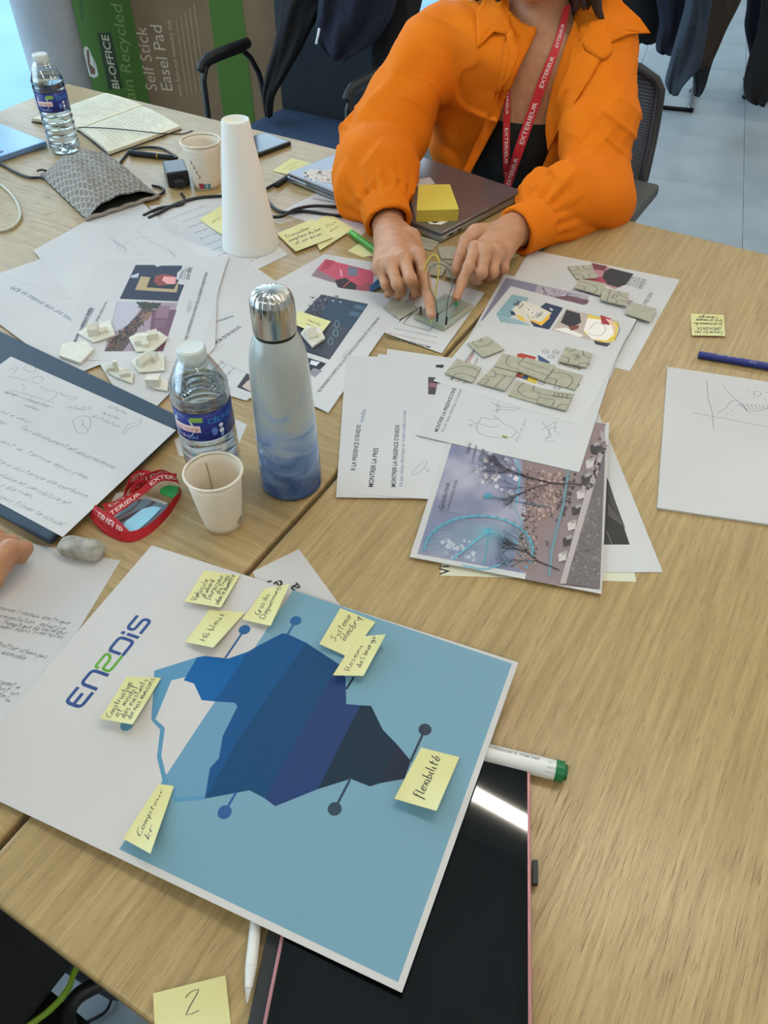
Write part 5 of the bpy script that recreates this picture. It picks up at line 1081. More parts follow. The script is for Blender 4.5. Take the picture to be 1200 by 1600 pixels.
V, F, uv = grid(lambda u, v: (pf(u*.86+.07, .45+v*.47, True)*[1, 1, .8] if True else 0), 20, 10, (0, 0, -.003)); obj('dark_lining', V, F, M('#1A1E26', .6), t, smooth=True)
def lip(u): p = pf(u, 1., False); return p+np.array([0, 0, .004+.003*abs(math.sin(u*14))])
V, F = tube([lip(k/24)+np.array([.0, -.006, 0]) for k in range(25)], .0038, 8); obj('opening_hem', V, F, M('#8F877E', .9), t, smooth=True)
V, F = tube([W(58, 267, .012), W(66, 265, .014), W(76, 268, .012)], .0022, 8); obj('zip_pull', V, F, M('#2B2522', .5), t, smooth=True)
# ================================================================ eraser
ea, eb = W(104, 852, .010), W(150, 861, .010); ed = (eb-ea)/np.linalg.norm(eb-ea); en = np.array([-ed[1], ed[0], 0]); ec = (ea+eb)/2
V = []; F = []; ns = 24
for i in range(ns+1):
    x = -1+2*i/ns; k = max(1-abs(x)**5, 0)**.4
    for j in range(20): a_ = 2*PI*j/20; cy = math.copysign(abs(math.cos(a_))**.7, math.cos(a_)); cz = math.copysign(abs(math.sin(a_))**.7, math.sin(a_)); V.append(np.array([ec[0], ec[1], .0095])+ed*x*.026+en*cy*.0125*k+np.array([0, 0, 1])*cz*.009*k)
for i in range(ns): F += [(i*20+j, i*20+(j+1) % 20, (i+1)*20+(j+1) % 20, (i+1)*20+j) for j in range(20)]
obj('eraser', V, F, noisy(M('#A9A598', .85, name='worn_rubber'), 70, '#8E897D', '#B7B3A8', .4, .001), label='worn grey-white eraser between the note sheet and the lanyard', cat='eraser', smooth=True)
# ================================================================ white model houses
hw = noisy(M('#DDDACB', .7, name='white_print_plastic'), 200, '#D9D5C4', '#E2DFD2', .1, .0002)
def roofblk(mb, c, a, sx, sy, h, rf):
    """little house: walls and gable roof"""
    u = np.array([math.cos(a), math.sin(a), 0]); v = np.array([-u[1], u[0], 0]); c = np.array(c, float)
    P = [(-sx, -sy, 0), (sx, -sy, 0), (sx, sy, 0), (-sx, sy, 0), (-sx, -sy, h), (sx, -sy, h), (sx, sy, h), (-sx, sy, h), (-sx, 0, h+rf), (sx, 0, h+rf)]
    mb.add([c+u*p[0]/2*1+v*p[1]/2+np.array([0, 0, p[2]]) for p in P], [(0, 3, 2, 1), (0, 1, 5, 4), (2, 3, 7, 6), (1, 2, 6, 9, 5), (3, 0, 4, 8, 7), (4, 5, 9, 8), (6, 7, 8, 9)])
PZ = .0042
def house(label, base, blocks, slabt=.003, PZ=.0042):
    c = sum(W(a, b, PZ+.002) for a, b in base)/len(base); t = thing('model_house', (c[0], c[1], PZ+.0002), label, 'model house', 'small white model houses')
    V, F = prism([W(a, b, PZ+slabt)[:2] for a, b in base], PZ+.0002, PZ+slabt); bevel(obj('base_slab', V, F, hw, t), .0004)
    for (a, b, an, sx, sy, h, rf) in blocks:
        mb = MB(); p = W(a, b, PZ+slabt); roofblk(mb, p, an, sx, sy, h, rf); mb.build('building', [hw], t)
house('white model house with arched hood on a tilted slab, nearest the bold title', [(120, 519), (138, 510), (172, 500), (180, 523), (146, 534)], [(148, 522, .2, .016, .014, .012, .006), (162, 518, .5, .012, .012, .004, .003)])
house('plain white pentagon slab, second from the navy folder', [(97, 536), (135, 533), (146, 545), (125, 566), (92, 555)], [(118, 549, -.3, .006, .004, .0002, 0)], .004)
house('white model house with two roof planes on the dusk street photo', [(201, 527), (212, 548), (240, 547), (263, 527), (248, 517), (215, 520)], [(222, 536, .1, .018, .014, .008, .004), (240, 528, .4, .014, .014, .010, .004), (228, 540, .1, .010, .010, .006, .002)])
house('white model house of crossing roofs beside the bottle cap', [(204, 564), (217, 581), (257, 578), (257, 553), (225, 550)], [(226, 568, 1., .020, .012, .008, .006), (238, 562, -.4, .018, .010, .009, .006)])
house('low white model house with a chimney block at the folder edge', [(164, 578), (180, 588), (206, 598), (209, 582), (184, 572)], [(183, 579, .3, .006, .006, .016, 0), (174, 577, .3, .012, .008, .004, .003), (196, 586, .3, .014, .012, .006, .004)])
house('white cube model house half behind the navy folder and bottle', [(228, 598), (240, 606), (262, 610), (262, 594), (242, 588)], [(241, 600, 0., .018, .014, .012, .0)])
house('white pointed model house half hidden behind the steel bottle', [(470, 520), (488, 541), (508, 527), (500, 512), (480, 508)], [(486, 525, .5, .018, .016, .004, .010)], .004, .0040)
# ================================================================ grey card road tiles
tmc = noisy(M('#989480', .8, name='grey_card'), 60, '#A39E89', '#AFAA96', .1, .0002); TI = M('#23221E', .6)
def tile(q, k, label, lines, z=None):
    zb = z if z is not None else .0056+.0017*(k % 2)+.00005*k; C = [W(a, b, zb+.0016) for a, b in q]; c = sum(C)/4
    V, F = prism([p[:2] for p in C], zb, zb+.0016); o = obj('road_tile', V, F, tmc, label=label, cat='card tile', group='grey card tiles with drawn roads')
    D = Decal(o, lambda x, y, e: (x, y, zb+.0016+e)); 
    def bl(u, v): p = (C[0]*(1-u)+C[1]*u)*(1-v)+(C[3]*(1-u)+C[2]*u)*v; return p[:2]
    for L in lines: D.strokeq([bl(u, v) for u, v in L], .0009, TI, 3)
    D.build('road_lines'); return o
RX = [[(.35, 0), (.35, .3), (0, .35)], [(.65, 0), (.65, .3), (1, .35)], [(0, .65), (.35, .7), (.35, 1)], [(1, .65), (.65, .7), (.65, 1)]]; RC = [[(0, .3), (.5, .3), (.8, .6), (.75, 1)], [(0, .7), (.3, .7), (.38, .85), (.35, 1)]]
RS = [[(0, .33), (1, .33)], [(0, .66), (1, .66)]]; RT = [[(0, .3), (1, .3)], [(0, .65), (.33, .65), (.36, 1)], [(1, .65), (.68, .65), (.64, 1)]]; SC = [[(.4, .4), (.6, .3), (.5, .5), (.7, .45), (.45, .65), (.65, .7)]]
tile([(887, 416), (923, 414), (935, 434), (901, 436)], 0, 'tile with a drawn crossroads, topmost on the right pile', RX, .0014)
tile([(906, 435), (947, 443), (938, 461), (897, 449)], 1, 'tile with a drawn bend, below the crossroads one', RC, .0032)
tile([(942, 449), (983, 458), (978, 478), (938, 468)], 0, 'tile with a small scribbled tree, right pile', [[(.3, 0), (.25, 1)], [(.6, 0), (.7, .3), (1, .4)], [(1, .7), (.7, .7), (.6, 1)], [(.4, .7), (.5, .3), (.6, .5), (.45, .6), (.65, .75)]], .0050)
tile([(987, 472), (1026, 482), (1016, 502), (977, 490)], 0, 'blank tile beside the SENS title at the right', [], .0058)
tile([(762, 525), (788, 545), (755, 558), (730, 536)], 1, 'lone turned tile nearest the breadboard', [[(.35, 0), (.5, .5), (.3, .8), (0, .75)], [(.0, .35), (.2, .45), (.1, .6)]])
tile([(714, 560), (752, 574), (738, 597), (695, 583)], 1, 'tile with two arcs, leftmost of the tiles over the sketch page', [[(0, .8), (.3, .35), (.7, .2), (1, .3)], [(.3, 1), (.5, .7), (1, .7)]])
tile([(785, 552), (824, 561), (811, 582), (772, 572)], 2, 'tile with a bend, left end of the upper row by the comic print', [[(.3, 0), (.3, .5), (.6, .8), (1, .75)], [(.85, 0), (.8, .5), (1, .6)]])
tile([(770, 573), (808, 583), (789, 610), (746, 598)], 1, 'tile with a drawn street plan, lower left of the tile block', [[(0, .55), (.35, .5), (.3, .3), (.1, .2)], [(.35, .3), (1, .28)], [(.68, .3), (.62, 1)], [(0, .75), (.25, .7), (.25, 1)]])
tile([(822, 558), (868, 571), (850, 595), (808, 579)], 3, 'tile with a straight road across it, middle of the tile block', RS)
tile([(868, 574), (911, 586), (898, 609), (850, 596)], 4, 'tile with a thick bend, right end of the straight road tile', [[(0, .35), (.5, .2), (.8, .5), (.75, 1)], [(0, .75), (.3, .7), (.35, 1)]])
tile([(884, 541), (926, 552), (916, 574), (872, 564)], 1, 'tile with a scribbled bush, top right of the tile block', [[(.35, 0), (.3, .2), (0, .2)], [(.65, 0), (.75, .3), (1, .35)], [(0, .65), (.3, .7), (.35, 1)], [(1, .75), (.75, .8), (.7, 1)], [(.4, .45), (.55, .3), (.5, .55), (.65, .4), (.5, .7), (.7, .6)]])
tile([(807, 594), (848, 607), (838, 630), (794, 617)], 0, 'tile with a wide bend, lower row beside the zebra crossing tile', [[(.3, 0), (.2, .5), (.5, .8), (1, .8)], [(.7, 0), (.7, .3), (1, .35)]])
tile([(848, 607), (897, 615), (884, 641), (839, 629)], 3, 'tile with a drawn zebra crossing, lower row right end', [[(0, .4), (1, .3)], [(.4, .15), (.95, .12)], [(.4, .38), (.95, .32)], [(.42, .15), (.44, .36)], [(.55, .14), (.57, .35)], [(.68, .13), (.7, .34)], [(.82, .13), (.84, .33)], [(0, .65), (.5, .6), (.5, 1)], [(1, .7), (.75, .75), (.7, 1)]])
RL = [[(0, .33), (1, .33)], [(0, .66), (1, .66)]]
tile([(654, 369), (688, 376), (676, 391), (644, 385)], 0, 'tile with two straight lines by the laptop corner', RL, .0006)
tile([(683, 385), (712, 385), (712, 405), (689, 404)], 0, 'blank tile between the two hands, upper', [], .0006)
tile([(686, 406), (716, 407), (722, 424), (698, 424)], 0, 'tile between the two hands with one drawn line', [[(0, .3), (1, .35)]], .0008)
tile([(672, 408), (699, 411), (691, 431), (661, 428)], 1, 'tile behind the wire arches with a dark corner', [[(.1, .1), (.4, .2), (.3, .5), (.05, .4)]], .0024)
tile([(699, 413), (715, 424), (713, 435), (696, 432)], 2, 'small tile end by the left hand fingertip on the right', [[(.1, .3), (.9, .5)]], .0042)
tile([(650, 392), (665, 396), (657, 408), (644, 402)], 0, 'tile end showing beside the right hand knuckles', [[(0, .5), (1, .6)]], .0006)
tile([(599, 480), (614, 466), (655, 480), (625, 498)], 0, 'blank tile on the sheet beside the breadboard', [], .0042)
# ================================================================ breadboard with wires and LEDs
BZ = .0028; bbm = M('#A3A88C', .2, name='frosted_board', Transmission_Weight=.45, IOR=1.35)
qb = [W(a, b, BZ+.0085) for a, b in ((694, 455), (739, 472), (694, 516), (649, 493))]; cB = sum(qb)/4
u_ = (qb[1]-qb[0]); u_ /= np.linalg.norm(u_); v_ = np.array([u_[1], -u_[0], 0]); wB, hB = .055, .083
t = thing('breadboard', (cB[0], cB[1], BZ), 'clear breadboard with jumper wires under the two hands', 'breadboard')
V, F = box((cB[0], cB[1], BZ+.0043), (wB, hB, .0082), u_, v_); bevel(obj('board', V, F, bbm, t), .001)
V, F = box((cB[0], cB[1], BZ+.0086), (.004, hB*.96, .0005), u_, v_); obj('centre_groove', V, F, M('#7C806C', .5), t)
gdm = M('#6B6E5C', .6)
mb = MB()
for i in range(17):
    for j in list(range(-8, -3))+list(range(-3, 0))+list(range(1, 9)):
        if abs(j) in (0,): continue
        V, F = box(cB*[1, 1, 0]+u_*j*.0031+v_*(i-8)*.0045+np.array([0, 0, BZ+.00856]), (.0011, .0011, .0003), u_, v_); mb.add(V, F)
mb.build('pin_holes', [gdm], t, kind='stuff')
for j in (-1, 1):
    V, F = box(cB*[1, 1, 0]+u_*j*.0200+np.array([0, 0, BZ+.0086]), (.0005, hB*.9, .0003), u_, v_); obj('rail_line', V, F, M('#8A5A4A' if j < 0 else '#5A6A8A', .5), t)
BT = BZ+.0085
def jump(name, pts, Y0, Y1, r, mat, label):
    n = len(pts); P = [WY(p[0], p[1], Y0+(Y1-Y0)*k/(n-1)) for k, p in enumerate(pts)]; V, F = tube(spline(P, 8), r, 8); return obj(name, V, F, mat, smooth=True, label=label, cat='wire', group='jumper wires')
def pin(a, b, label):
    p = W(a, b, BT); V, F = box(p+[0, 0, .0072], (.0026, .0026, .0140), u_, v_); return bevel(obj('wire_pin', V, F, blkp, label=label, cat='connector', group='black jumper wire pins'), .0003), p
_, pA_ = pin(683, 502, 'black wire pin, middle one on the breadboard'); _, pB_ = pin(697, 508, 'black wire pin nearest the breadboard front corner'); _, pC_ = pin(657, 492, 'black wire pin beside the right forefinger, leftmost')
jump('jumper_wire', [(683, 488), (680, 468), (671, 449), (669, 428), (674, 416), (686, 412), (697, 417), (705, 432), (706, 448), (700, 468), (697, 494)], pA_[1], pB_[1], .0009, M('#6A6C62', .5), 'grey jumper wire arching over the breadboard')
jump('jumper_wire', [(663, 424), (668, 408), (678, 398), (686, 408), (685, 430), (681, 450), (679, 476)], pA_[1]+.04, pA_[1]+.02, .0012, M('#C9B548', .5), 'yellow jumper wire arching behind the grey one')
jump('jumper_wire', [(684, 392), (690, 405), (700, 412), (712, 418), (716, 424)], 1.20, 1.20, .0009, M('#8A8C84', .5), 'thin grey wire behind the arches by the right-hand tiles')
def led(a, b, col, label, hgt=.010):
    p = W(a, b, BT); t = thing('led', p, label, 'led', 'small coloured LEDs'); V, F = lathe([(.0029, .0), (.0029, .001), (.0025, .001), (.0025, .004), (.0021, .0057), (.0010, .0066), (0, .0068)], 20, p+[0, 0, hgt]); obj('lens', V, F, M(col, .15, Transmission_Weight=.4), t, smooth=True)
    for s_ in (-1, 1): V, F = tube([p+u_*s_*.0012+[0, 0, -.001], p+u_*s_*.0012+[0, 0, hgt]], .0003, 6); obj('lead', V, F, M('#B9B9B4', .3, 1.), t)
led(674, 507, '#C9D83A', 'yellow LED under the right forefinger tip', .007); led(712, 484, '#1E9A58', 'green LED under the left forefinger tip', .008)
# ================================================================ red lanyard with badge holder (on the desk)
red = noisy(M('#B5121C', .7, name='red_webbing'), 200, '#B00F1A', '#BF1824', .2, .0003)
cl = W(215, 795); t = thing('lanyard', (cl[0], cl[1], 0), 'folded red lanyard with badge holder on the left desk', 'lanyard')
def strip(A, B, zA, zB, n=6, th=.0007):
    A = spline([W(p[0], p[1], z) for p, z in zip(A, zA)], n); B = spline([W(p[0], p[1], z) for p, z in zip(B, zB)], n)
    def fn(u, v): i = min(int(round(u*(len(A)-1))), len(A)-1); return A[i]*(1-v)+B[i]*v
    nrm = np.cross(A[1]-A[0], B[0]-A[0]); nrm /= np.linalg.norm(nrm); return grid(fn, len(A)-1, 2, nrm*th), fn, np.linalg.norm(np.diff(np.array(A), axis=0), axis=1).sum(), np.linalg.norm(B[0]-A[0])
def ribb(A, B, zA, zB, txt, flip=False, nm='strap'):
    (V, F, uv), fn, L, wd = strip(A, B, zA, zB); obj(nm, V, F, red, t, smooth=False)
    def sp(x, y, e):
        u = min(max(x/L, 0), 1); i = u; a = fn2(u, 0); b = fn2(u, 1); p = a*(1-y/wd)+b*(y/wd); return p+UPN*(e*4+.0009)
    AA = spline([W(p[0], p[1], z) for p, z in zip(A, zA)], 6); BB = spline([W(p[0], p[1], z) for p, z in zip(B, zB)], 6)
    def fn2(u, v):
        x = u*(len(AA)-1); i = min(int(x), len(AA)-2); f = x-i; a = AA[i]*(1-f)+AA[i+1]*f; b = BB[i]*(1-f)+BB[i+1]*f; return a*(1-v)+b*v
    UPN = (EYE-AA[len(AA)//2]); UPN = UPN/np.linalg.norm(UPN)
    D = Decal(t, sp)
    for s_, x0, x1 in txt:
        V, F = glyphs(s_, True); k = L*(x1-x0)/(V[:, 0].max()-V[:, 0].min()); hh_ = wd*.5/.72
        D.flat([(L*x0+v[0]*k, (wd*.25+v[1]*hh_) if not flip else wd-(wd*.25+v[1]*hh_)) for v in V], F, '#E3C9C4')
    D.build('lettering')
# outer loop standing on its edge, then the strands across
ribb([(146, 815), (165, 834), (200, 847), (232, 836), (262, 808), (280, 780), (284, 768)], [(148, 800), (158, 812), (190, 830), (225, 824), (255, 800), (276, 772), (280, 760)], [.001]*7, [.014, .014, .012, .011, .011, .011, .011], [], nm='outer_loop')
ribb([(141, 808), (155, 822), (178, 836), (200, 842)], [(149, 789), (166, 800), (184, 812), (204, 832)], [.005, .006, .005, .004], [.019, .017, .015, .010], [('TERIEUR', .02, .86)])
ribb([(171, 811), (200, 791), (228, 770), (252, 752), (276, 753)], [(166, 800), (195, 779), (220, 763), (246, 741), (276, 740)], [.010, .013, .015, .017, .010], [.014, .017, .019, .021, .022], [('TERIEUR', .03, .45), ('EXTERI', .60, .98)])
ribb([(165, 799), (185, 788), (208, 770), (214, 760), (235, 752)], [(160, 787), (176, 784), (200, 770), (206, 758), (216, 748)], [.012, .013, .014, .013, .012], [.018, .018, .018, .019, .02], [('EXTE', .1, .5)])
ribb([(206, 772), (222, 762), (246, 752), (262, 744), (281, 758)], [(208, 756), (220, 744), (240, 736), (255, 734), (272, 741)], [.006, .006, .008, .010, .008], [.019, .021, .022, .023, .022], [('EXTERIEUR', .08, .95)], True)
ribb([(188, 784), (196, 772), (203, 762), (214, 754), (235, 752)], [(192, 776), (196, 762), (204, 744), (220, 734), (243, 738)], [.008, .007, .006, .006, .008], [.014, .017, .019, .020, .02], [('EXTERIEUR', .1, .9)], True)
bh = [W(a, b, .008) for a, b in ((196, 768), (264, 786), (213, 839), (158, 812))]
V, F = prism([p[:2] for p in [W(a, b, .004) for a, b in ((180, 770), (205, 766), (262, 785), (256, 792), (214, 836), (209, 838), (160, 816))]], .0022, .0034); obj('badge_card', V, F, M('#C9C2BC', .5), t)
V, F = prism([W(a, b, .006)[:2] for a, b in ((205, 779), (232, 779), (262, 788), (259, 794), (214, 836), (168, 822))], .0036, .0046); obj('clear_sleeve', V, F, thin_plastic('badge_film', '#E8F0F4', .5, .04), t)
V, F = prism([W(a, b, .007)[:2] for a, b in ((222, 793), (240, 789), (252, 792), (232, 812), (209, 831), (188, 827), (197, 812))], .0048, .0052); obj('glossy_patch', V, F, M('#9ED4EA', .12), t)  # irregular glossy cyan patch lying over the clear sleeve
V, F = prism([W(a, b, .010)[:2] for a, b in ((250, 764), (262, 758), (279, 760), (281, 768), (272, 778), (250, 770))], .0085, .0100); obj('green_tab', V, F, M('#128A34', .4), t)
# ================================================================ person in the orange jacket
A_ = lambda *p: np.array(p, np.float32)
skin = noisy(M('#C08A68', .5, name='skin', Subsurface_Weight=.12, Subsurface_Radius=(.02, .008, .004)), 60, '#B4805A', '#C38F6E', .15, .0004)
orange = noisy(M('#D9700C', .85, 0., .2, name='orange_cotton'), 500, '#DB6E06', '#E57C10', .25, .0003)
topm = M('#0B0B0D', .85, name='black_top'); hairm = noisy(M('#2A1B15', .45, name='dark_hair'), 60, '#1C1210', '#3A261D', .5, .002, stretch=(1, 1, .05))
def px3(a, b, Y): return WY(a, b, Y)
RS_, LS_ = A_(*WY(674, 66, 1.76)), A_(*WY(944, 80, 1.66))           # shoulders (the sitter's right is on the photo's left)
RE, LE = A_(*WY(600, 222, 1.60)), A_(*WY(925, 312, 1.44))
RWp, LWp = A_(*WY(606, 352, 1.335)), A_(*WY(797, 362, 1.275))
NK = A_(*WY(841, 48, 1.715)); PEL = A_(.38, 1.96, -.28); CHEST = A_(.265, 1.755, .06); BEL = A_(.32, 1.84, -.12)
FW = A_(*(-VV*.95)); FW = FW/np.linalg.norm(FW); LAT = A_(*UU); UPV = A_(0, 0, 1)
lean = (NK-PEL)/np.linalg.norm(NK-PEL); TF = np.cross(LAT, lean); TF = TF/np.linalg.norm(TF)
if TF@FW < 0: TF = -TF
TR = np.stack([LAT/np.linalg.norm(LAT), TF, np.cross(LAT, TF)])
def torso(P, g=0.):
    d = smin(ell(P, CHEST, (.155+g, .095+g, .19+g), TR), ell(P, BEL, (.14+g, .105+g, .18+g), TR), .06)
    d = smin(d, ell(P, PEL, (.175+g, .13+g, .13+g), TR), .06)
    d = smin(d, cap(P, RS_*.82+NK*.18-UPV*.01, LS_*.82+NK*.18-UPV*.01, .048+g), .07)
    for s_ in (-1, 1): d = smin(d, ell(P, CHEST+LAT*s_*.068+TF*.068+UPV*.01, (.058+g, .05+g, .062+g)), .03)
    return d
HD = A_(.290, 1.685, .416)                      # head centre, bowed a little to the desk
def head(P):
    d = ell(P, HD+A_(0, .01, .02), (.072, .092, .10)); d = smin(d, ell(P, HD+FW*.03-UPV*.055, (.052, .055, .055)), .03)
    chin = HD+FW*.062-UPV*.098; d = smin(d, ell(P, chin, (.022, .020, .018)), .025)
    d = smin(d, cap(P, HD+FW*.088+UPV*.02, HD+FW*.108-UPV*.018, .008, .012), .012)
    for s_ in (-1, 1):
        d = smin(d, ell(P, HD+LAT*s_*.035+FW*.070-UPV*.02, (.02, .02, .018)), .02); d = smin(d, ell(P, HD+LAT*s_*.076+A_(0, .02, 0), (.010, .018, .03)), .008)
        d = np.maximum(d, -ell(P, HD+LAT*s_*.031+FW*.098+UPV*.022, (.013, .012, .009)))
    d = smin(d, cap(P, HD+LAT*.015+FW*.092+UPV*.040, HD+LAT*.045+FW*.080+UPV*.042, .006), .006); d = smin(d, cap(P, HD-LAT*.015+FW*.092+UPV*.040, HD-LAT*.045+FW*.080+UPV*.042, .006), .006)
    d = smin(d, ell(P, HD+FW*.090-UPV*.052, (.024, .010, .006)), .006); d = smin(d, ell(P, HD+FW*.088-UPV*.066, (.020, .010, .007)), .006)
    return d
# hands: wrist, knuckles and finger joints placed from the photo
def hpt(a, b, z): return A_(*W(a, b, z))
RH = dict(w=RWp, f=[[hpt(654, 398, .060), hpt(662, 428, .055), hpt(669, 462, .038), hpt(674, 492, .0265)],
                    [hpt(631, 405, .066), hpt(641, 436, .058), hpt(650, 453, .034), hpt(646, 462, .014)],
                    [hpt(610, 413, .062), hpt(621, 444, .050), hpt(627, 456, .028), hpt(622, 462, .012)],
                    [hpt(592, 417, .052), hpt(603, 444, .038), hpt(610, 454, .022), hpt(606, 460, .010)]],
          t=[hpt(642, 372, .040), hpt(655, 408, .030), hpt(655, 436, .024), hpt(656, 456, .022)])
LH = dict(w=LWp, f=[[hpt(742, 388, .062), hpt(732, 418, .056), hpt(722, 440, .040), hpt(713, 465, .0265)],
                    [hpt(759, 392, .064), hpt(752, 426, .050), hpt(744, 436, .028), hpt(748, 438, .012)],
                    [hpt(776, 394, .058), hpt(770, 426, .040), hpt(762, 432, .020), hpt(766, 434, .010)],
                    [hpt(792, 392, .048), hpt(787, 420, .030), hpt(780, 426, .016), hpt(782, 428, .009)]],
          t=[hpt(744, 366, .048), hpt(728, 378, .044), hpt(718, 402, .034), hpt(712, 424, .026)])
def handsdf(P, H, elbow):
    w_ = H['w']; f = H['f']; d = chain(P, [elbow, elbow*.5+w_*.5, w_], [.030, .029, .025], .02)
    pc = (f[0][0]+f[1][0]+f[2][0]+f[3][0])/4
    for k in range(4):
        kn = f[k][0]; b = w_*.72+kn*.28; d = smin(d, cap(P, b, kn-UPV*.004, .0175, .0112), .014)
    d = smin(d, cap(P, w_, pc-UPV*.008, .023, .015), .02)
    g = None
    for k in range(4):
        R_ = ([.0098, .0088, .0082, .0070], [.0100, .0094, .0085, .0075], [.0095, .0088, .008, .007], [.0085, .0078, .007, .0062])[k]
        e = None
        for i in range(3): c_ = cap(P, f[k][i], f[k][i+1], R_[i], R_[i+1]); e = c_ if e is None else smin(e, c_, .003)
        e = smin(e, np.linalg.norm(P-(f[k][1]+UPV*.0006), axis=-1)-(R_[1]+.0007), .003); g = e if g is None else smin(g, e, .0012)
        d = smin(d, np.linalg.norm(P-(f[k][0]+UPV*.002), axis=-1)-.0098, .008)
    t = H['t']; g2 = smin(cap(P, t[0], t[1], .0165, .012), smin(cap(P, t[1], t[2], .0110, .0100), cap(P, t[2], t[3], .0098, .0078), .003), .006)
    d = smin(d, g, .0045); d = smin(d, smin(cap(P, w_*.85+t[0]*.15, t[0], .02, .0155), g2, .006), .008)
    return d
chair_c = CHEST+A_(*(VV*.2))
person = thing('person', (PEL[0], PEL[1], FLOOR), 'person in bright orange jacket and red lanyard, both hands on the breadboard', 'person')
def legs(P):
    d = None
    for s_ in (-1, 1):
        h_ = PEL+LAT*s_*.09; k = h_+FW*.42-UPV*.03; k[2] = -.26; h2 = h_.copy(); an = k+A_(0, 0, -.40)+FW*.02; an[2] = FLOOR+.08; toe = an+FW*.17; toe[2] = FLOOR+.035
        e = smin(chain(P, [h2, k, an], [.088, .062, .042], .03), cap(P, an-UPV*.03, toe, .04, .032), .02); d = e if d is None else smin(d, e, .01)
    return d
def bodyf(P):
    d = torso(P); d = smin(d, cap(P, NK-UPV*.03, HD-UPV*.05+A_(0, .015, 0), .060, .054), .035); d = smin(d, head(P), .02)
    d = smin(d, chain(P, [RS_, RE], [.048, .038]), .04); d = smin(d, chain(P, [LS_, LE], [.048, .038]), .04)
    return smin(d, legs(P), .04)
# one skin mesh: body at 6 mm, forearms and hands at 1.6 mm, meeting inside the sleeves
Vb, Fb = nets(bodyf, (-.12, 1.33, FLOOR), (.62, 2.13, .54), .0085)
V1, F1 = nets(lambda P: handsdf(P, RH, RE*.35+RWp*.65), (-.05, 1.00, -.002), (.10, 1.42, .105), .0017)
V2, F2 = nets(lambda P: handsdf(P, LH, LE*.35+LWp*.65), (.08, 1.03, -.002), (.31, 1.40, .105), .0017)
VV_ = np.concatenate([Vb, V1, V2]); FF_ = np.concatenate([Fb, F1+len(Vb), F2+len(Vb)+len(V1)]); trouser = M('#15161A', .8)
cen = VV_[FF_].mean(1); ismi = np.where((cen[:, 2] < -.12) & (np.arange(len(FF_)) < len(Fb)), 1, 0)
obj('body', VV_, FF_, [skin, trouser], person, mi=ismi, smooth=True)
# finger nails on the two pressing fingers
nailm = M('#D6A08C', .25)
for H_ in (RH, LH):
    tip, pip = H_['f'][0][3], H_['f'][0][2]; dr = (tip-pip)/np.linalg.norm(tip-pip); tw_ = EYE-tip; tw_ = tw_-dr*(tw_@dr); tw_ /= np.linalg.norm(tw_); sd_ = np.cross(dr, tw_)
    V, F, uv = grid(lambda u, v: tip+dr*(-.008+.0125*v)+sd_*(u-.5)*.0095*(1-.3*abs(2*v-1)**3)+tw_*(.0072-.0028*(2*u-1)**2-.0006*v), 6, 6, -tw_*.0008); obj('nail', V, F, nailm, person, smooth=True)
# camisole
nlz = .098
obj_c = sdobj('camisole', lambda P: np.maximum(np.maximum(torso(P, .004), -torso(P, -.004)), np.maximum(P[..., 2]-(nlz), -.2-P[..., 2])), (.02, 1.55, -.22), (.56, 2.05, .12), .005, topm, person, 1)
# jacket: a shell round torso and arms, open in front
opn = [(798, -60), (800, 50), (812, 80), (793, 138), (775, 193), (725, 286), (740, 340), (822, 340), (838, 285), (853, 243), (852, 183), (872, 115), (899, 44), (900, -60)]
CF = CHEST+TF*.11                                # plane of the opening
def onpl(a, b):
    d = ray(a, b); t_ = ((CF-EYE)@TF)/(d@TF); P = EYE+d*t_-CF; return (float(P@TR[0]), float(P@TR[2]))
OP = [onpl(*q) for q in opn]
def poly2(x, y, Q):
    d = np.full(x.shape, 1e9, np.float32); s = np.ones(x.shape, np.float32); n = len(Q)
    for i in range(n):
        j = i-1; ex_, ey_ = Q[j][0]-Q[i][0], Q[j][1]-Q[i][1]; wx, wy = x-Q[i][0], y-Q[i][1]; t_ = np.clip((wx*ex_+wy*ey_)/(ex_*ex_+ey_*ey_), 0, 1)
        d = np.minimum(d, (wx-ex_*t_)**2+(wy-ey_*t_)**2); c1 = y >= Q[i][1]; c2 = y < Q[j][1]; c3 = ex_*wy > ey_*wx
        fl = (c1 & c2 & c3) | (~c1 & ~c2 & ~c3); s = np.where(fl, -s, s)
    return s*np.sqrt(d)
def crease(P, a, k1, k2, ph=0):
    c = np.sin(P@A_(*k1)+1.3*np.sin(P@A_(*k2)+ph)); m = np.clip(.35+.9*np.sin(P@A_(k2[1]*.9, k2[2]*.7, k2[0]*.8)+ph*2), 0, 1); return a*np.exp(-(c/.30)**2)*m
def rfold(P, a, k1, k2, ph=0): return a*(2*np.abs(np.sin(.5*(P@A_(*k1))+.9*np.sin(P@A_(*k2)+ph)+ph))-1)*-1
def fold(P, a, k1, k2, ph=0): return a*np.sin(P@A_(*k1)+1.6*np.sin(P@A_(*k2)+ph))
RC1, RC2 = A_(*WY(600, 322, 1.372)), A_(*WY(607, 348, 1.335)); LC1, LC2 = A_(*WY(842, 348, 1.315)), A_(*WY(806, 362, 1.282))
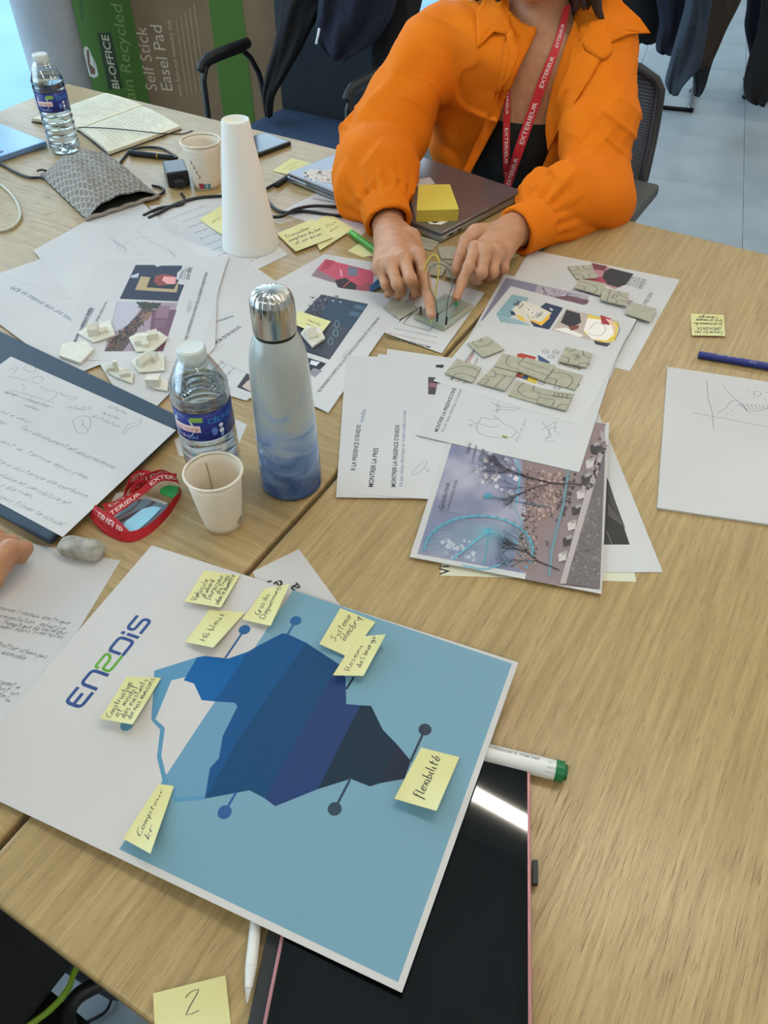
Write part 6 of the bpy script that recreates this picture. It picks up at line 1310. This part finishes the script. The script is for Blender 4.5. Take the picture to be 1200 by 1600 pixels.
def sleeve(P, S, E, B, C1, C2, rs, seed, nple):
    d = cap(P, S, (S+E)/2, rs[0], rs[1]); d = smin(d, cap(P, (S+E)/2, E, rs[1], rs[2]), .03)
    d = smin(d, cap(P, E, B, rs[2], rs[3]), .035)
    ax_ = (C2-C1)/np.linalg.norm(C2-C1); q = P-C1; t_ = q@ax_; rad = q-t_[..., None]*ax_; s1 = np.cross(ax_, UPV); s1 /= np.linalg.norm(s1); s2 = np.cross(ax_, s1); an = np.arctan2(rad@s2, rad@s1)
    near = np.exp(-(np.minimum(t_, 0)/.045)**2)*(t_ < .012)
    d = smin(d, cap(P, B, C1, rs[3]*.8, .036), .03)
    d = d+near*.0042*(1-2.*np.abs(np.sin(an*nple/2+seed)))*np.clip((-t_)/.012+.6, 0, 1)
    d = d+rfold(P, .0050, (26, 16, 44), (16, -24, 14), seed)-crease(P, .0045, (34, 30, 62), (22, -18, 26), seed)-crease(P, .0028, (-62, 40, 46), (18, 26, -30), seed*1.7+1)+fold(P, .0028, (50, -35, 30), (-24, 30, 20), seed+1)
    d = d+.0022*np.exp(-(((P-(S*.86+E*.14))@((E-S)/np.linalg.norm(E-S)))/.0035)**2)
    cf = np.maximum(np.linalg.norm(rad, axis=-1)-(.0412+.0012*np.sin(an*2+seed)), np.abs(t_-np.linalg.norm(C2-C1)/2)-np.linalg.norm(C2-C1)/2)
    d = smin(d, cf-.0015, .004)
    hol = np.maximum(np.linalg.norm(rad, axis=-1)-.0335, -(t_-.016)); return np.maximum(d, -hol)
RB, LB_ = A_(*WY(582, 284, 1.46)), A_(*WY(872, 322, 1.375))
def jacketf(P):
    g = .022; T_ = torso(P, g)+rfold(P, .005, (14, 30, 30), (10, -16, 20), .9)+fold(P, .0035, (25, 20, 14), (10, -16, 30), .5)+fold(P, .0022, (60, -20, 35), (25, 30, -20), 2.)-crease(P, .0045, (40, 30, 22), (18, 12, -26), 1.2)
    hem = -.045+.0*P[..., 0]
    d = T_
    d = smin(d, cap(P, RS_-UPV*.01, RS_*.7+RE*.3, .060, .064), .04); d = smin(d, cap(P, LS_-UPV*.01, LS_*.7+LE*.3, .058, .062), .04)
    q = P-CF; x, y, z = q@TR[0], q@TR[2], q@TR[1]
    shell = np.maximum(d, -(d+.012)); op = poly2(x, y, OP); op = np.where((z > -.15) | (((P-CHEST)@lean > .06) & (z > -.185)), op, 1.)
    shell = np.maximum(shell, -op)
    nk = np.linalg.norm((P-NK)-((P-NK)@lean)[..., None]*lean, axis=-1)-.066; shell = np.maximum(shell, -np.where((P-NK)@lean > -.04, nk, 1.))
    shell = np.maximum(shell, -cap(P, NK-lean*.02, NK+TF*.10-lean*.055, .054)); shell = np.maximum(shell, hem-P[..., 2])
    s1 = sleeve(P, RS_-UPV*.01, RE, RB, RC1, RC2, (.058, .066, .072, .078), .7, 12)
    s2 = sleeve(P, LS_-UPV*.01, LE, LB_, LC1, LC2, (.058, .064, .066, .068), 2.1, 12)
    return smin(smin(shell, s1, .012), s2, .012)
sdobj('jacket', jacketf, (-.16, 1.22, -.06), (.58, 2.04, .34), .0038, orange, person, 1)
from mathutils.bvhtree import BVHTree
def bvh(names):
    vs = []; fs = []
    for o in person.children:
        if o.name.split('.')[0] in names:
            k = len(vs); org = BASE[o]; vs += [tuple(np.array(v.co)+org) for v in o.data.vertices]; fs += [tuple(i+k for i in p.vertices) for p in o.data.polygons]
    return BVHTree.FromPolygons(vs, fs)
BT_ = bvh(('jacket', 'body', 'camisole')); BS_ = bvh(('body', 'camisole'))
def hitp(a, b, off=.004, tree=None, fb=1.7):
    d = ray(a, b); n = np.linalg.norm(d); h_ = (tree or BT_).ray_cast(Vector(EYE), Vector(d/n))
    return EYE+d/n*((h_[3] if h_[0] is not None else (fb/d[1])*n)-off)
# lapels, collar flaps and plackets
def flap(pts, off, th=.0028, name='collar', n=None, tree=None, fb=1.7):
    """cloth flap over the jacket: outline in the photo, resting off above it"""
    cx = sum(p[0] for p in pts)/len(pts); cy = sum(p[1] for p in pts)/len(pts); m = len(pts); R_ = 7; V = []; out = spline([np.array(p, float) for p in pts], 3, True) if False else [np.array(p, float) for p in pts]
    O2 = []
    for i in range(m):
        for k in range(4): O2.append(out[i]*(1-k/4)+out[(i+1) % m]*k/4)
    m = len(O2); D_ = []
    for r in range(R_+1):
        for p in O2:
            q = np.array([cx, cy])*(1-r/R_)+p*r/R_; h_ = hitp(q[0], q[1], 0, tree, fb); D_.append((q, np.linalg.norm(h_-EYE)))
    dm = np.array([x[1] for x in D_]).reshape(R_+1, m)
    med = np.median(dm); dm = np.clip(dm, med-.05, med+.05)
    for _ in range(6): dm = dm*.4+.15*(np.roll(dm, 1, 1)+np.roll(dm, -1, 1))+.15*(np.vstack([dm[:1], dm[:-1]])+np.vstack([dm[1:], dm[-1:]]))
    for sgn in (0, 1):
        for r in range(R_+1):
            for i in range(m):
                q = D_[r*m+i][0]; d = ray(*q); d = d/np.linalg.norm(d); rr0 = r/R_; V.append(EYE+d*(dm[r, i]-off-(th if sgn == 0 else 0)*(1-.5*rr0**6)))
    F = []; N1 = (R_+1)*m
    for r in range(R_):
        for i in range(m):
            j = (i+1) % m; F.append((r*m+i, (r+1)*m+i, (r+1)*m+j, r*m+j)); F.append((N1+r*m+i, N1+r*m+j, N1+(r+1)*m+j, N1+(r+1)*m+i))
    for i in range(m): j = (i+1) % m; F.append((R_*m+i, N1+R_*m+i, N1+R_*m+j, R_*m+j))
    return obj(name, V, F, orange, person, smooth=True)
flap([(744, 20), (768, -25), (795, -25), (796, 0), (797, 40), (803, 52), (793, 55), (772, 50), (746, 76), (745, 50)], .006)
flap([(897, 10), (905, -30), (950, -30), (975, 5), (1000, 28), (1017, 52), (985, 53), (955, 66), (958, 80), (948, 92), (938, 94), (915, 78), (898, 45)], .007)
flap([(898, 30), (914, 78), (938, 94), (925, 120), (895, 165), (870, 208), (856, 238), (852, 205), (853, 183), (864, 130), (880, 80)], .003, name='placket')
flap([(800, 45), (812, 82), (797, 132), (778, 190), (728, 284), (718, 278), (765, 190), (790, 120), (797, 84), (790, 55)], .003, name='placket')
# worn lanyard: two ribbons lying on skin and top
LR = noisy(M('#C8202A', .6, name='red_lanyard_webbing'), 200, '#C41C26', '#D02832', .2, .0002)
def worn(A, B, txts, off=.004, nm='lanyard_strap', flip=False):
    A = spline([np.array(p, float) for p in A], 8); B = spline([np.array(p, float) for p in B], 8); n = len(A)
    dA = [np.linalg.norm(hitp(p[0]*.5+q[0]*.5, p[1]*.5+q[1]*.5, 0, BS_, 1.66)-EYE) for p, q in zip(A, B)]; dA = np.array(dA)
    dA = np.minimum(dA, np.median(dA)+.06)
    for _ in range(12): dA[1:-1] = dA[1:-1]*.5+.25*(dA[:-2]+dA[2:])
    dA = np.minimum(dA, np.array([np.linalg.norm(hitp(p[0]*.5+q[0]*.5, p[1]*.5+q[1]*.5, 0, BS_, 1.66)-EYE) for p, q in zip(A, B)]))
    def at_(i, v, e):
        i = min(max(i, 0), n-1.001); k = int(i); f_ = i-k; q = (A[k]*(1-f_)+A[k+1]*f_)*(1-v)+(B[k]*(1-f_)+B[k+1]*f_)*v; d = ray(*q); d = d/np.linalg.norm(d); return EYE+d*(dA[k]*(1-f_)+dA[k+1]*f_-off-e)
    V, F, uv = grid(lambda u, v: at_(u*(n-1), v, 0), n-1, 2, (0, .0006, 0)); obj(nm, V, F, LR, person)
    L = sum(np.linalg.norm(at_(i+1, .5, 0)-at_(i, .5, 0)) for i in range(n-1)); wd = np.linalg.norm(at_(n//2, 0, 0)-at_(n//2, 1, 0))
    D = Decal(person, lambda x, y, e: at_(x/L*(n-1), y/wd, e*5+.0006))
    for s_, x0, x1 in txts:
        V, F = glyphs(s_, True); k = L*(x1-x0)/(V[:, 0].max()-V[:, 0].min()); hh_ = wd*.46/.72; D.flat([(L*x0+v[0]*k, wd*.27+v[1]*hh_) for v in V], F, '#F0D9D4')
    D.build('lettering')
worn([(790, 140), (786, 200), (786, 260), (790, 294)], [(797, 140), (797, 200), (796, 260), (795, 294)][::1], [('TERIEUR', -.0+.02, .22), ('EXTERIEUR', .33, .64), ('EXTERIEUR', .74, .99)])
worn([(797, 298), (822, 225), (855, 130), (878, 65), (892, 8)], [(786, 292), (808, 220), (842, 125), (868, 60), (881, 8)], [('EXTERIEUR', .02, .17), ('EXTERIEUR', .24, .41), ('EXTERIEUR', .47, .64), ('EXTERIEUR', .70, .86)][::1], .0055)
# hair: cap and hanging locks
def hair(P):
    d = ell(P, HD+A_(.0, .035, .045), (.090, .100, .105)); d = np.maximum(d, -ell(P, HD+FW*.09-UPV*.03, (.062, .07, .10)))
    for (a, b), (c, e), Y in (((752, -60), (768, 14), 1.70), ((738, -60), (748, 6), 1.73), ((775, -70), (782, 22), 1.68), ((770, -60), (775, 12), 1.70), ((760, -60), (762, 10), 1.72),
                              ((905, -60), (902, 14), 1.64), ((925, -60), (918, 16), 1.66), ((940, -60), (932, 26), 1.66), ((955, -60), (948, 8), 1.68), ((920, -40), (943, 40), 1.63), ((900, -50), (912, 12), 1.62), ((965, -60), (962, 0), 1.70), ((886, -60), (892, 12), 1.69), ((888, -50), (897, 20), 1.67), ((880, -60), (886, -2), 1.78), ((865, -60), (872, -8), 1.80)):
        p, q = A_(*WY(a, b, Y)), A_(*WY(c, e, Y)); r_ = HD+A_(0, .04, .05); d = smin(d, smin(cap(P, r_*.4+p*.6, p, .03, .017), cap(P, p, q, .017, .004), .01), .006)
    return d+fold(P, .0016, (240, 160, 12), (20, 14, 9))
sdobj('hair', hair, (.10, 1.56, .22), (.44, 1.85, .58), .0045, hairm, person, 0)
for s_ in (-1, 1): V, F = lathe([(0, -.0095), (.007, -.0068), (.0098, 0), (.007, .0068), (0, .0095)], 16, HD+LAT*s_*.031+FW*.0755+UPV*.022); ey_ = obj('eye', V, F, M('#D9D2CA', .25), person, smooth=True); c_ = HD+LAT*s_*.031+FW*.0853+UPV*.020; V, F = tube([c_-FW*.002, c_+FW*.0006], .0052, 16); obj('iris', V, F, M('#3A2418', .2), ey_)
# her chair: black mesh task chair
CA2 = facing(-VV); ch2 = PEL+A_(0, 0, 0); T = loc((ch2[0], ch2[1], 0), CA2); t = thing('office_chair', (ch2[0], ch2[1], FLOOR), 'black mesh-backed office chair behind the person in orange', 'chair')
mb2 = M('#2F3338', .6, name='chair_mesh'); N_, L_, b_ = nodes(mb2); tc = N_.new('ShaderNodeTexCoord'); wv = N_.new('ShaderNodeTexWave'); wv.inputs['Scale'].default_value = 75; wv.bands_direction = 'DIAGONAL'; L_.new(tc.outputs['Object'], wv.inputs[0])
cr = N_.new('ShaderNodeValToRGB'); cr.color_ramp.elements[0].color = lin('#15171A'); cr.color_ramp.elements[1].color = lin('#4A5058'); L_.new(wv.outputs[0], cr.inputs[0]); L_.new(cr.outputs[0], b_.inputs['Base Color'])
V, F = slab(T, (0, .02, -.33), (.48, .46, .07)); obj('seat', V, F, M('#1D1F22', .9), t, smooth=True)
bx = [WY(993, 70, 1.93), WY(1038, 118, 1.88), WY(1000, 300, 1.80)]
BC = T(0, -.20, 0); latc = (T(1, 0, 0)-T(0, 0, 0)); backc = (T(0, -1, 0)-T(0, 0, 0))
topR, botR = WY(1036, 112, 1.90), WY(1002, 296, 1.80); wB_ = .46
def bf(u, v, k=0.):
    edge = botR*(1-v)+topR*v; cr_ = .055*max(0, (v-.84)/.16)**2; x = u*(1); inw = UU*(-wB_)*(1-u)-UU*cr_*u+UU*cr_*(1-u); bow = VV*.045*math.sin(PI*u)+VV*.02*math.sin(PI*v)
    return edge+inw+bow-np.array([0, 0, .0])
V, F, uv = grid(bf, 16, 16, VV*.006); obj('mesh_back', V, F, mb2, t, smooth=True)
fr = [bf(1, k/12) for k in range(13)]+[bf(1-k/10, 1) for k in range(1, 11)]+[bf(0, 1-k/12) for k in range(1, 13)]+[bf(k/10, 0) for k in range(1, 10)]
V, F = tube(fr, .011, 8, True); obj('back_frame', V, F, blkp, t, smooth=True)
V, F = tube([bf(.5, .1)+VV*.02, T(0, -.26, -.30), T(0, -.1, -.37)], .02, 8); obj('back_stem', V, F, blkp, t)
for e_ in (1, -1):
    p0 = WY(1000, 292, 1.76) if e_ > 0 else WY(1000, 292, 1.76)-UU*.50
    V, F = box(p0-VV*.09+np.array([0, 0, -.012]), (.075, .25, .03), UU, VV); bevel(obj('armrest', V, F, M('#4A4B48', .6), t), .01, 3)
    V, F = tube(spline([p0-VV*.06+np.array([0, 0, -.02]), p0-VV*.06+np.array([0, 0, -.15]), T(-e_*.2, 0, -.34)], 5), .016, 8); obj('arm_post', V, F, blkp, t)
V, F = tube([T(0, 0, -.35), T(0, 0, FLOOR+.10)], .025, 12); obj('gas_column', V, F, blk, t)
for k in range(5):
    an = 2*PI*k/5; e = T(.28*math.cos(an), .28*math.sin(an), FLOOR+.07); V, F = tube([T(0, 0, FLOOR+.10), e], [.024, .015], 8); obj('foot', V, F, blkp, t)
    V, F = tube([e+np.array([-.012, 0, -.043]), e+np.array([.012, 0, -.043])], .0265, 14); obj('castor', V, F, blkp, t)
# ================================================================ second person, left edge of the photo, all in black
p2 = thing('person', (-.66, .14, FLOOR), 'person in black at the left edge, only a hand and lap in view', 'person')
S0 = A_(-.665, .04, -.27); fw = A_(*VV); lt = A_(*UU)
H0 = A_(*W(-28, 882, .020))
def p2f(P):
    d = smin(ell(P, S0, (.17, .13, .12)), ell(P, S0+A_(0, .0, .22), (.155, .11, .24)), .08); d = smin(d, cap(P, S0+A_(0, .02, .44)-lt*.15, S0+A_(0, .02, .44)+lt*.12, .055), .06)
    for s_ in (-1, 1): k = S0+lt*s_*.1+fw*.40; d = smin(d, smin(chain(P, [S0+lt*s_*.09, k], [.10, .088], .02), chain(P, [k, k+A_(0, 0, -.36)], [.08, .055]), .03), .03)
    d = smin(d, cap(P, S0+A_(0, .02, .46), S0+A_(.0, .05, .56), .05), .03); d = smin(d, ell(P, S0+A_(0, .06, .68), (.075, .09, .11)), .03)
    d = smin(d, ell(P, S0+A_(0, .165, .66), (.012, .014, .014)), .015)
    sh = S0+A_(0, .02, .42); el = A_(-.76, .33, .10); wr = H0*.75+el*.25; d = smin(d, smin(cap(P, sh-lt*.2, el, .05, .042), cap(P, el, wr, .04, .028), .03), .04)
    el2 = A_(-.50, .02, .02); d = smin(d, smin(cap(P, sh+lt*.12, el2, .05, .04), cap(P, el2, S0+fw*.25+A_(0, 0, .1), .038, .03), .03), .04)
    return d
def p2h(P):
    el = A_(-.76, .33, .10); wr = H0*.75+el*.25; d = cap(P, wr*.8+el*.2, wr, .029, .025); pm_ = H0+A_(.0, -.004, .012); d = smin(d, cap(P, wr, pm_, .026, .020), .02)
    for k in range(4):
        b = pm_+A_(-.030+.018*k, .012-.006*k, .004); m1 = b+A_(.008, .028-.003*k, .000); m2 = m1+A_(.006, .012, -.014); m3 = m2+A_(-.006, -.004, -.010)
        d = smin(d, smin(chain(P, [b, m1, m2], [.0105, .0095, .0085], .003), cap(P, m2, m3, .0085, .0075), .003), .004)
    tb_ = pm_+A_(.018, -.022, -.004); d = smin(d, chain(P, [wr*.5+pm_*.5, tb_, tb_+A_(.004, .028, -.006), tb_+A_(-.002, .048, -.008)], [.018, .0145, .0110, .0088], .005), .006); return d
va, fa = nets(p2f, (-1.0, -.14, FLOOR+.02), (-.30, .66, .56), .012); vb_, fb_ = nets(p2h, tuple(H0-[.16, .16, .03]), tuple(H0+[.08, .10, .09]), .0025)
cen = va[fa].mean(1); 
mi_ = np.where(cen[:, 2] > .245, 0, 1); hx = np.linalg.norm(cen-(H0*.75+A_(-.76, .33, .10)*.25), axis=1) < .0; blacks = noisy(M('#101116', .9, name='black_cloth'), 80, '#0E0F13', '#17181E', .3, .001)
obj('body', np.concatenate([va, vb_]), np.concatenate([fa, fb_+len(va)]), [skin, blacks], p2, mi=np.concatenate([mi_, np.zeros(len(fb_), int)]), smooth=True)
sdobj('hair', lambda P: np.maximum(ell(P, S0+A_(0, .045, .70), (.085, .10, .11)), -ell(P, S0+A_(0, .15, .66), (.065, .07, .09))), tuple(S0+[-.12, -.08, .55]), tuple(S0+[.12, .18, .84]), .009, hairm, p2)
# chair below the front edge of the desk: black cushion with green shell, round black arm
sc = W(-40, 1530, -.33); T = loc((-.618, .06, 0), facing(VV)); t = thing('shell_chair', (-.618, .06, FLOOR), 'black cushioned chair with lime green rim below the desk edge, bottom left', 'chair')
g0, g1, g2, g3 = W(122, 1514, -.30), W(108, 1548, -.30), W(80, 1580, -.30), W(45, 1606, -.30)
V, F = slab(T, (.0, .02, -.375), (.50, .50, .07)); obj('cushion', V, F, blacks, t, smooth=True)
V, F = slab(T, (.0, -.26, -.05), (.48, .5, .05), axis='y', bend=.05); obj('backrest', V, F, blacks, t, smooth=True)
lime = M('#7FA31C', .4); rimP = spline([g0+(g0-g1)*1.5+VV*.03, g0, g1, g2, g3, g3+(g3-g2)*2.], 6)
V = []; F = []
for p in rimP:
    for dz, o_ in ((.004, 0), (-.004, .004), (-.016, -.002)): V.append(p+np.array([0, 0, dz])+UU*o_-UU*.004)
for i in range(len(rimP)-1): F += [(i*3, i*3+1, i*3+4, i*3+3), (i*3+1, i*3+2, i*3+5, i*3+4), (i*3+2, i*3, i*3+3, i*3+5)]
F += [(0, 2, 1), (len(V)-3, len(V)-2, len(V)-1)]; obj('green_rim', V, F, lime, t, smooth=True)
ar = [W(a, b, -.36) for a, b in ((175, 1530), (150, 1540), (122, 1556), (107, 1578), (106, 1600), (120, 1640), (150, 1650))]
V, F = tube(spline(ar, 6), .0090, 12); obj('arm_loop', V, F, blkp, t, smooth=True)
for sx in (-.18, .18):
    for sy in (-.16, .2): V, F = tube([T(sx, sy, -.39), T(sx*1.15, sy*1.15, FLOOR+.002)], .011, 8); obj('leg', V, F, blk, t)
V, F = tube([T(.22, .0, -.40), ar[-1]], .0125, 8); obj('arm_stem', V, F, blkp, t)
V, F = tube(spline([W(a, b, FLOOR+.006) for a, b in ((176, 1556), (165, 1580), (140, 1595), (118, 1604))], 6), .003, 6); obj('floor_cable', V, F, cbm, label='thin dark cable lying on the floor below the desk edge', cat='cable', smooth=True)
# ---------------------------------------------------------------- lift everything from the table frame to floor = 0
for o in list(COL.objects):
    if o.parent is None and o.type in ('MESH', 'EMPTY'): o.location.z += TABLE
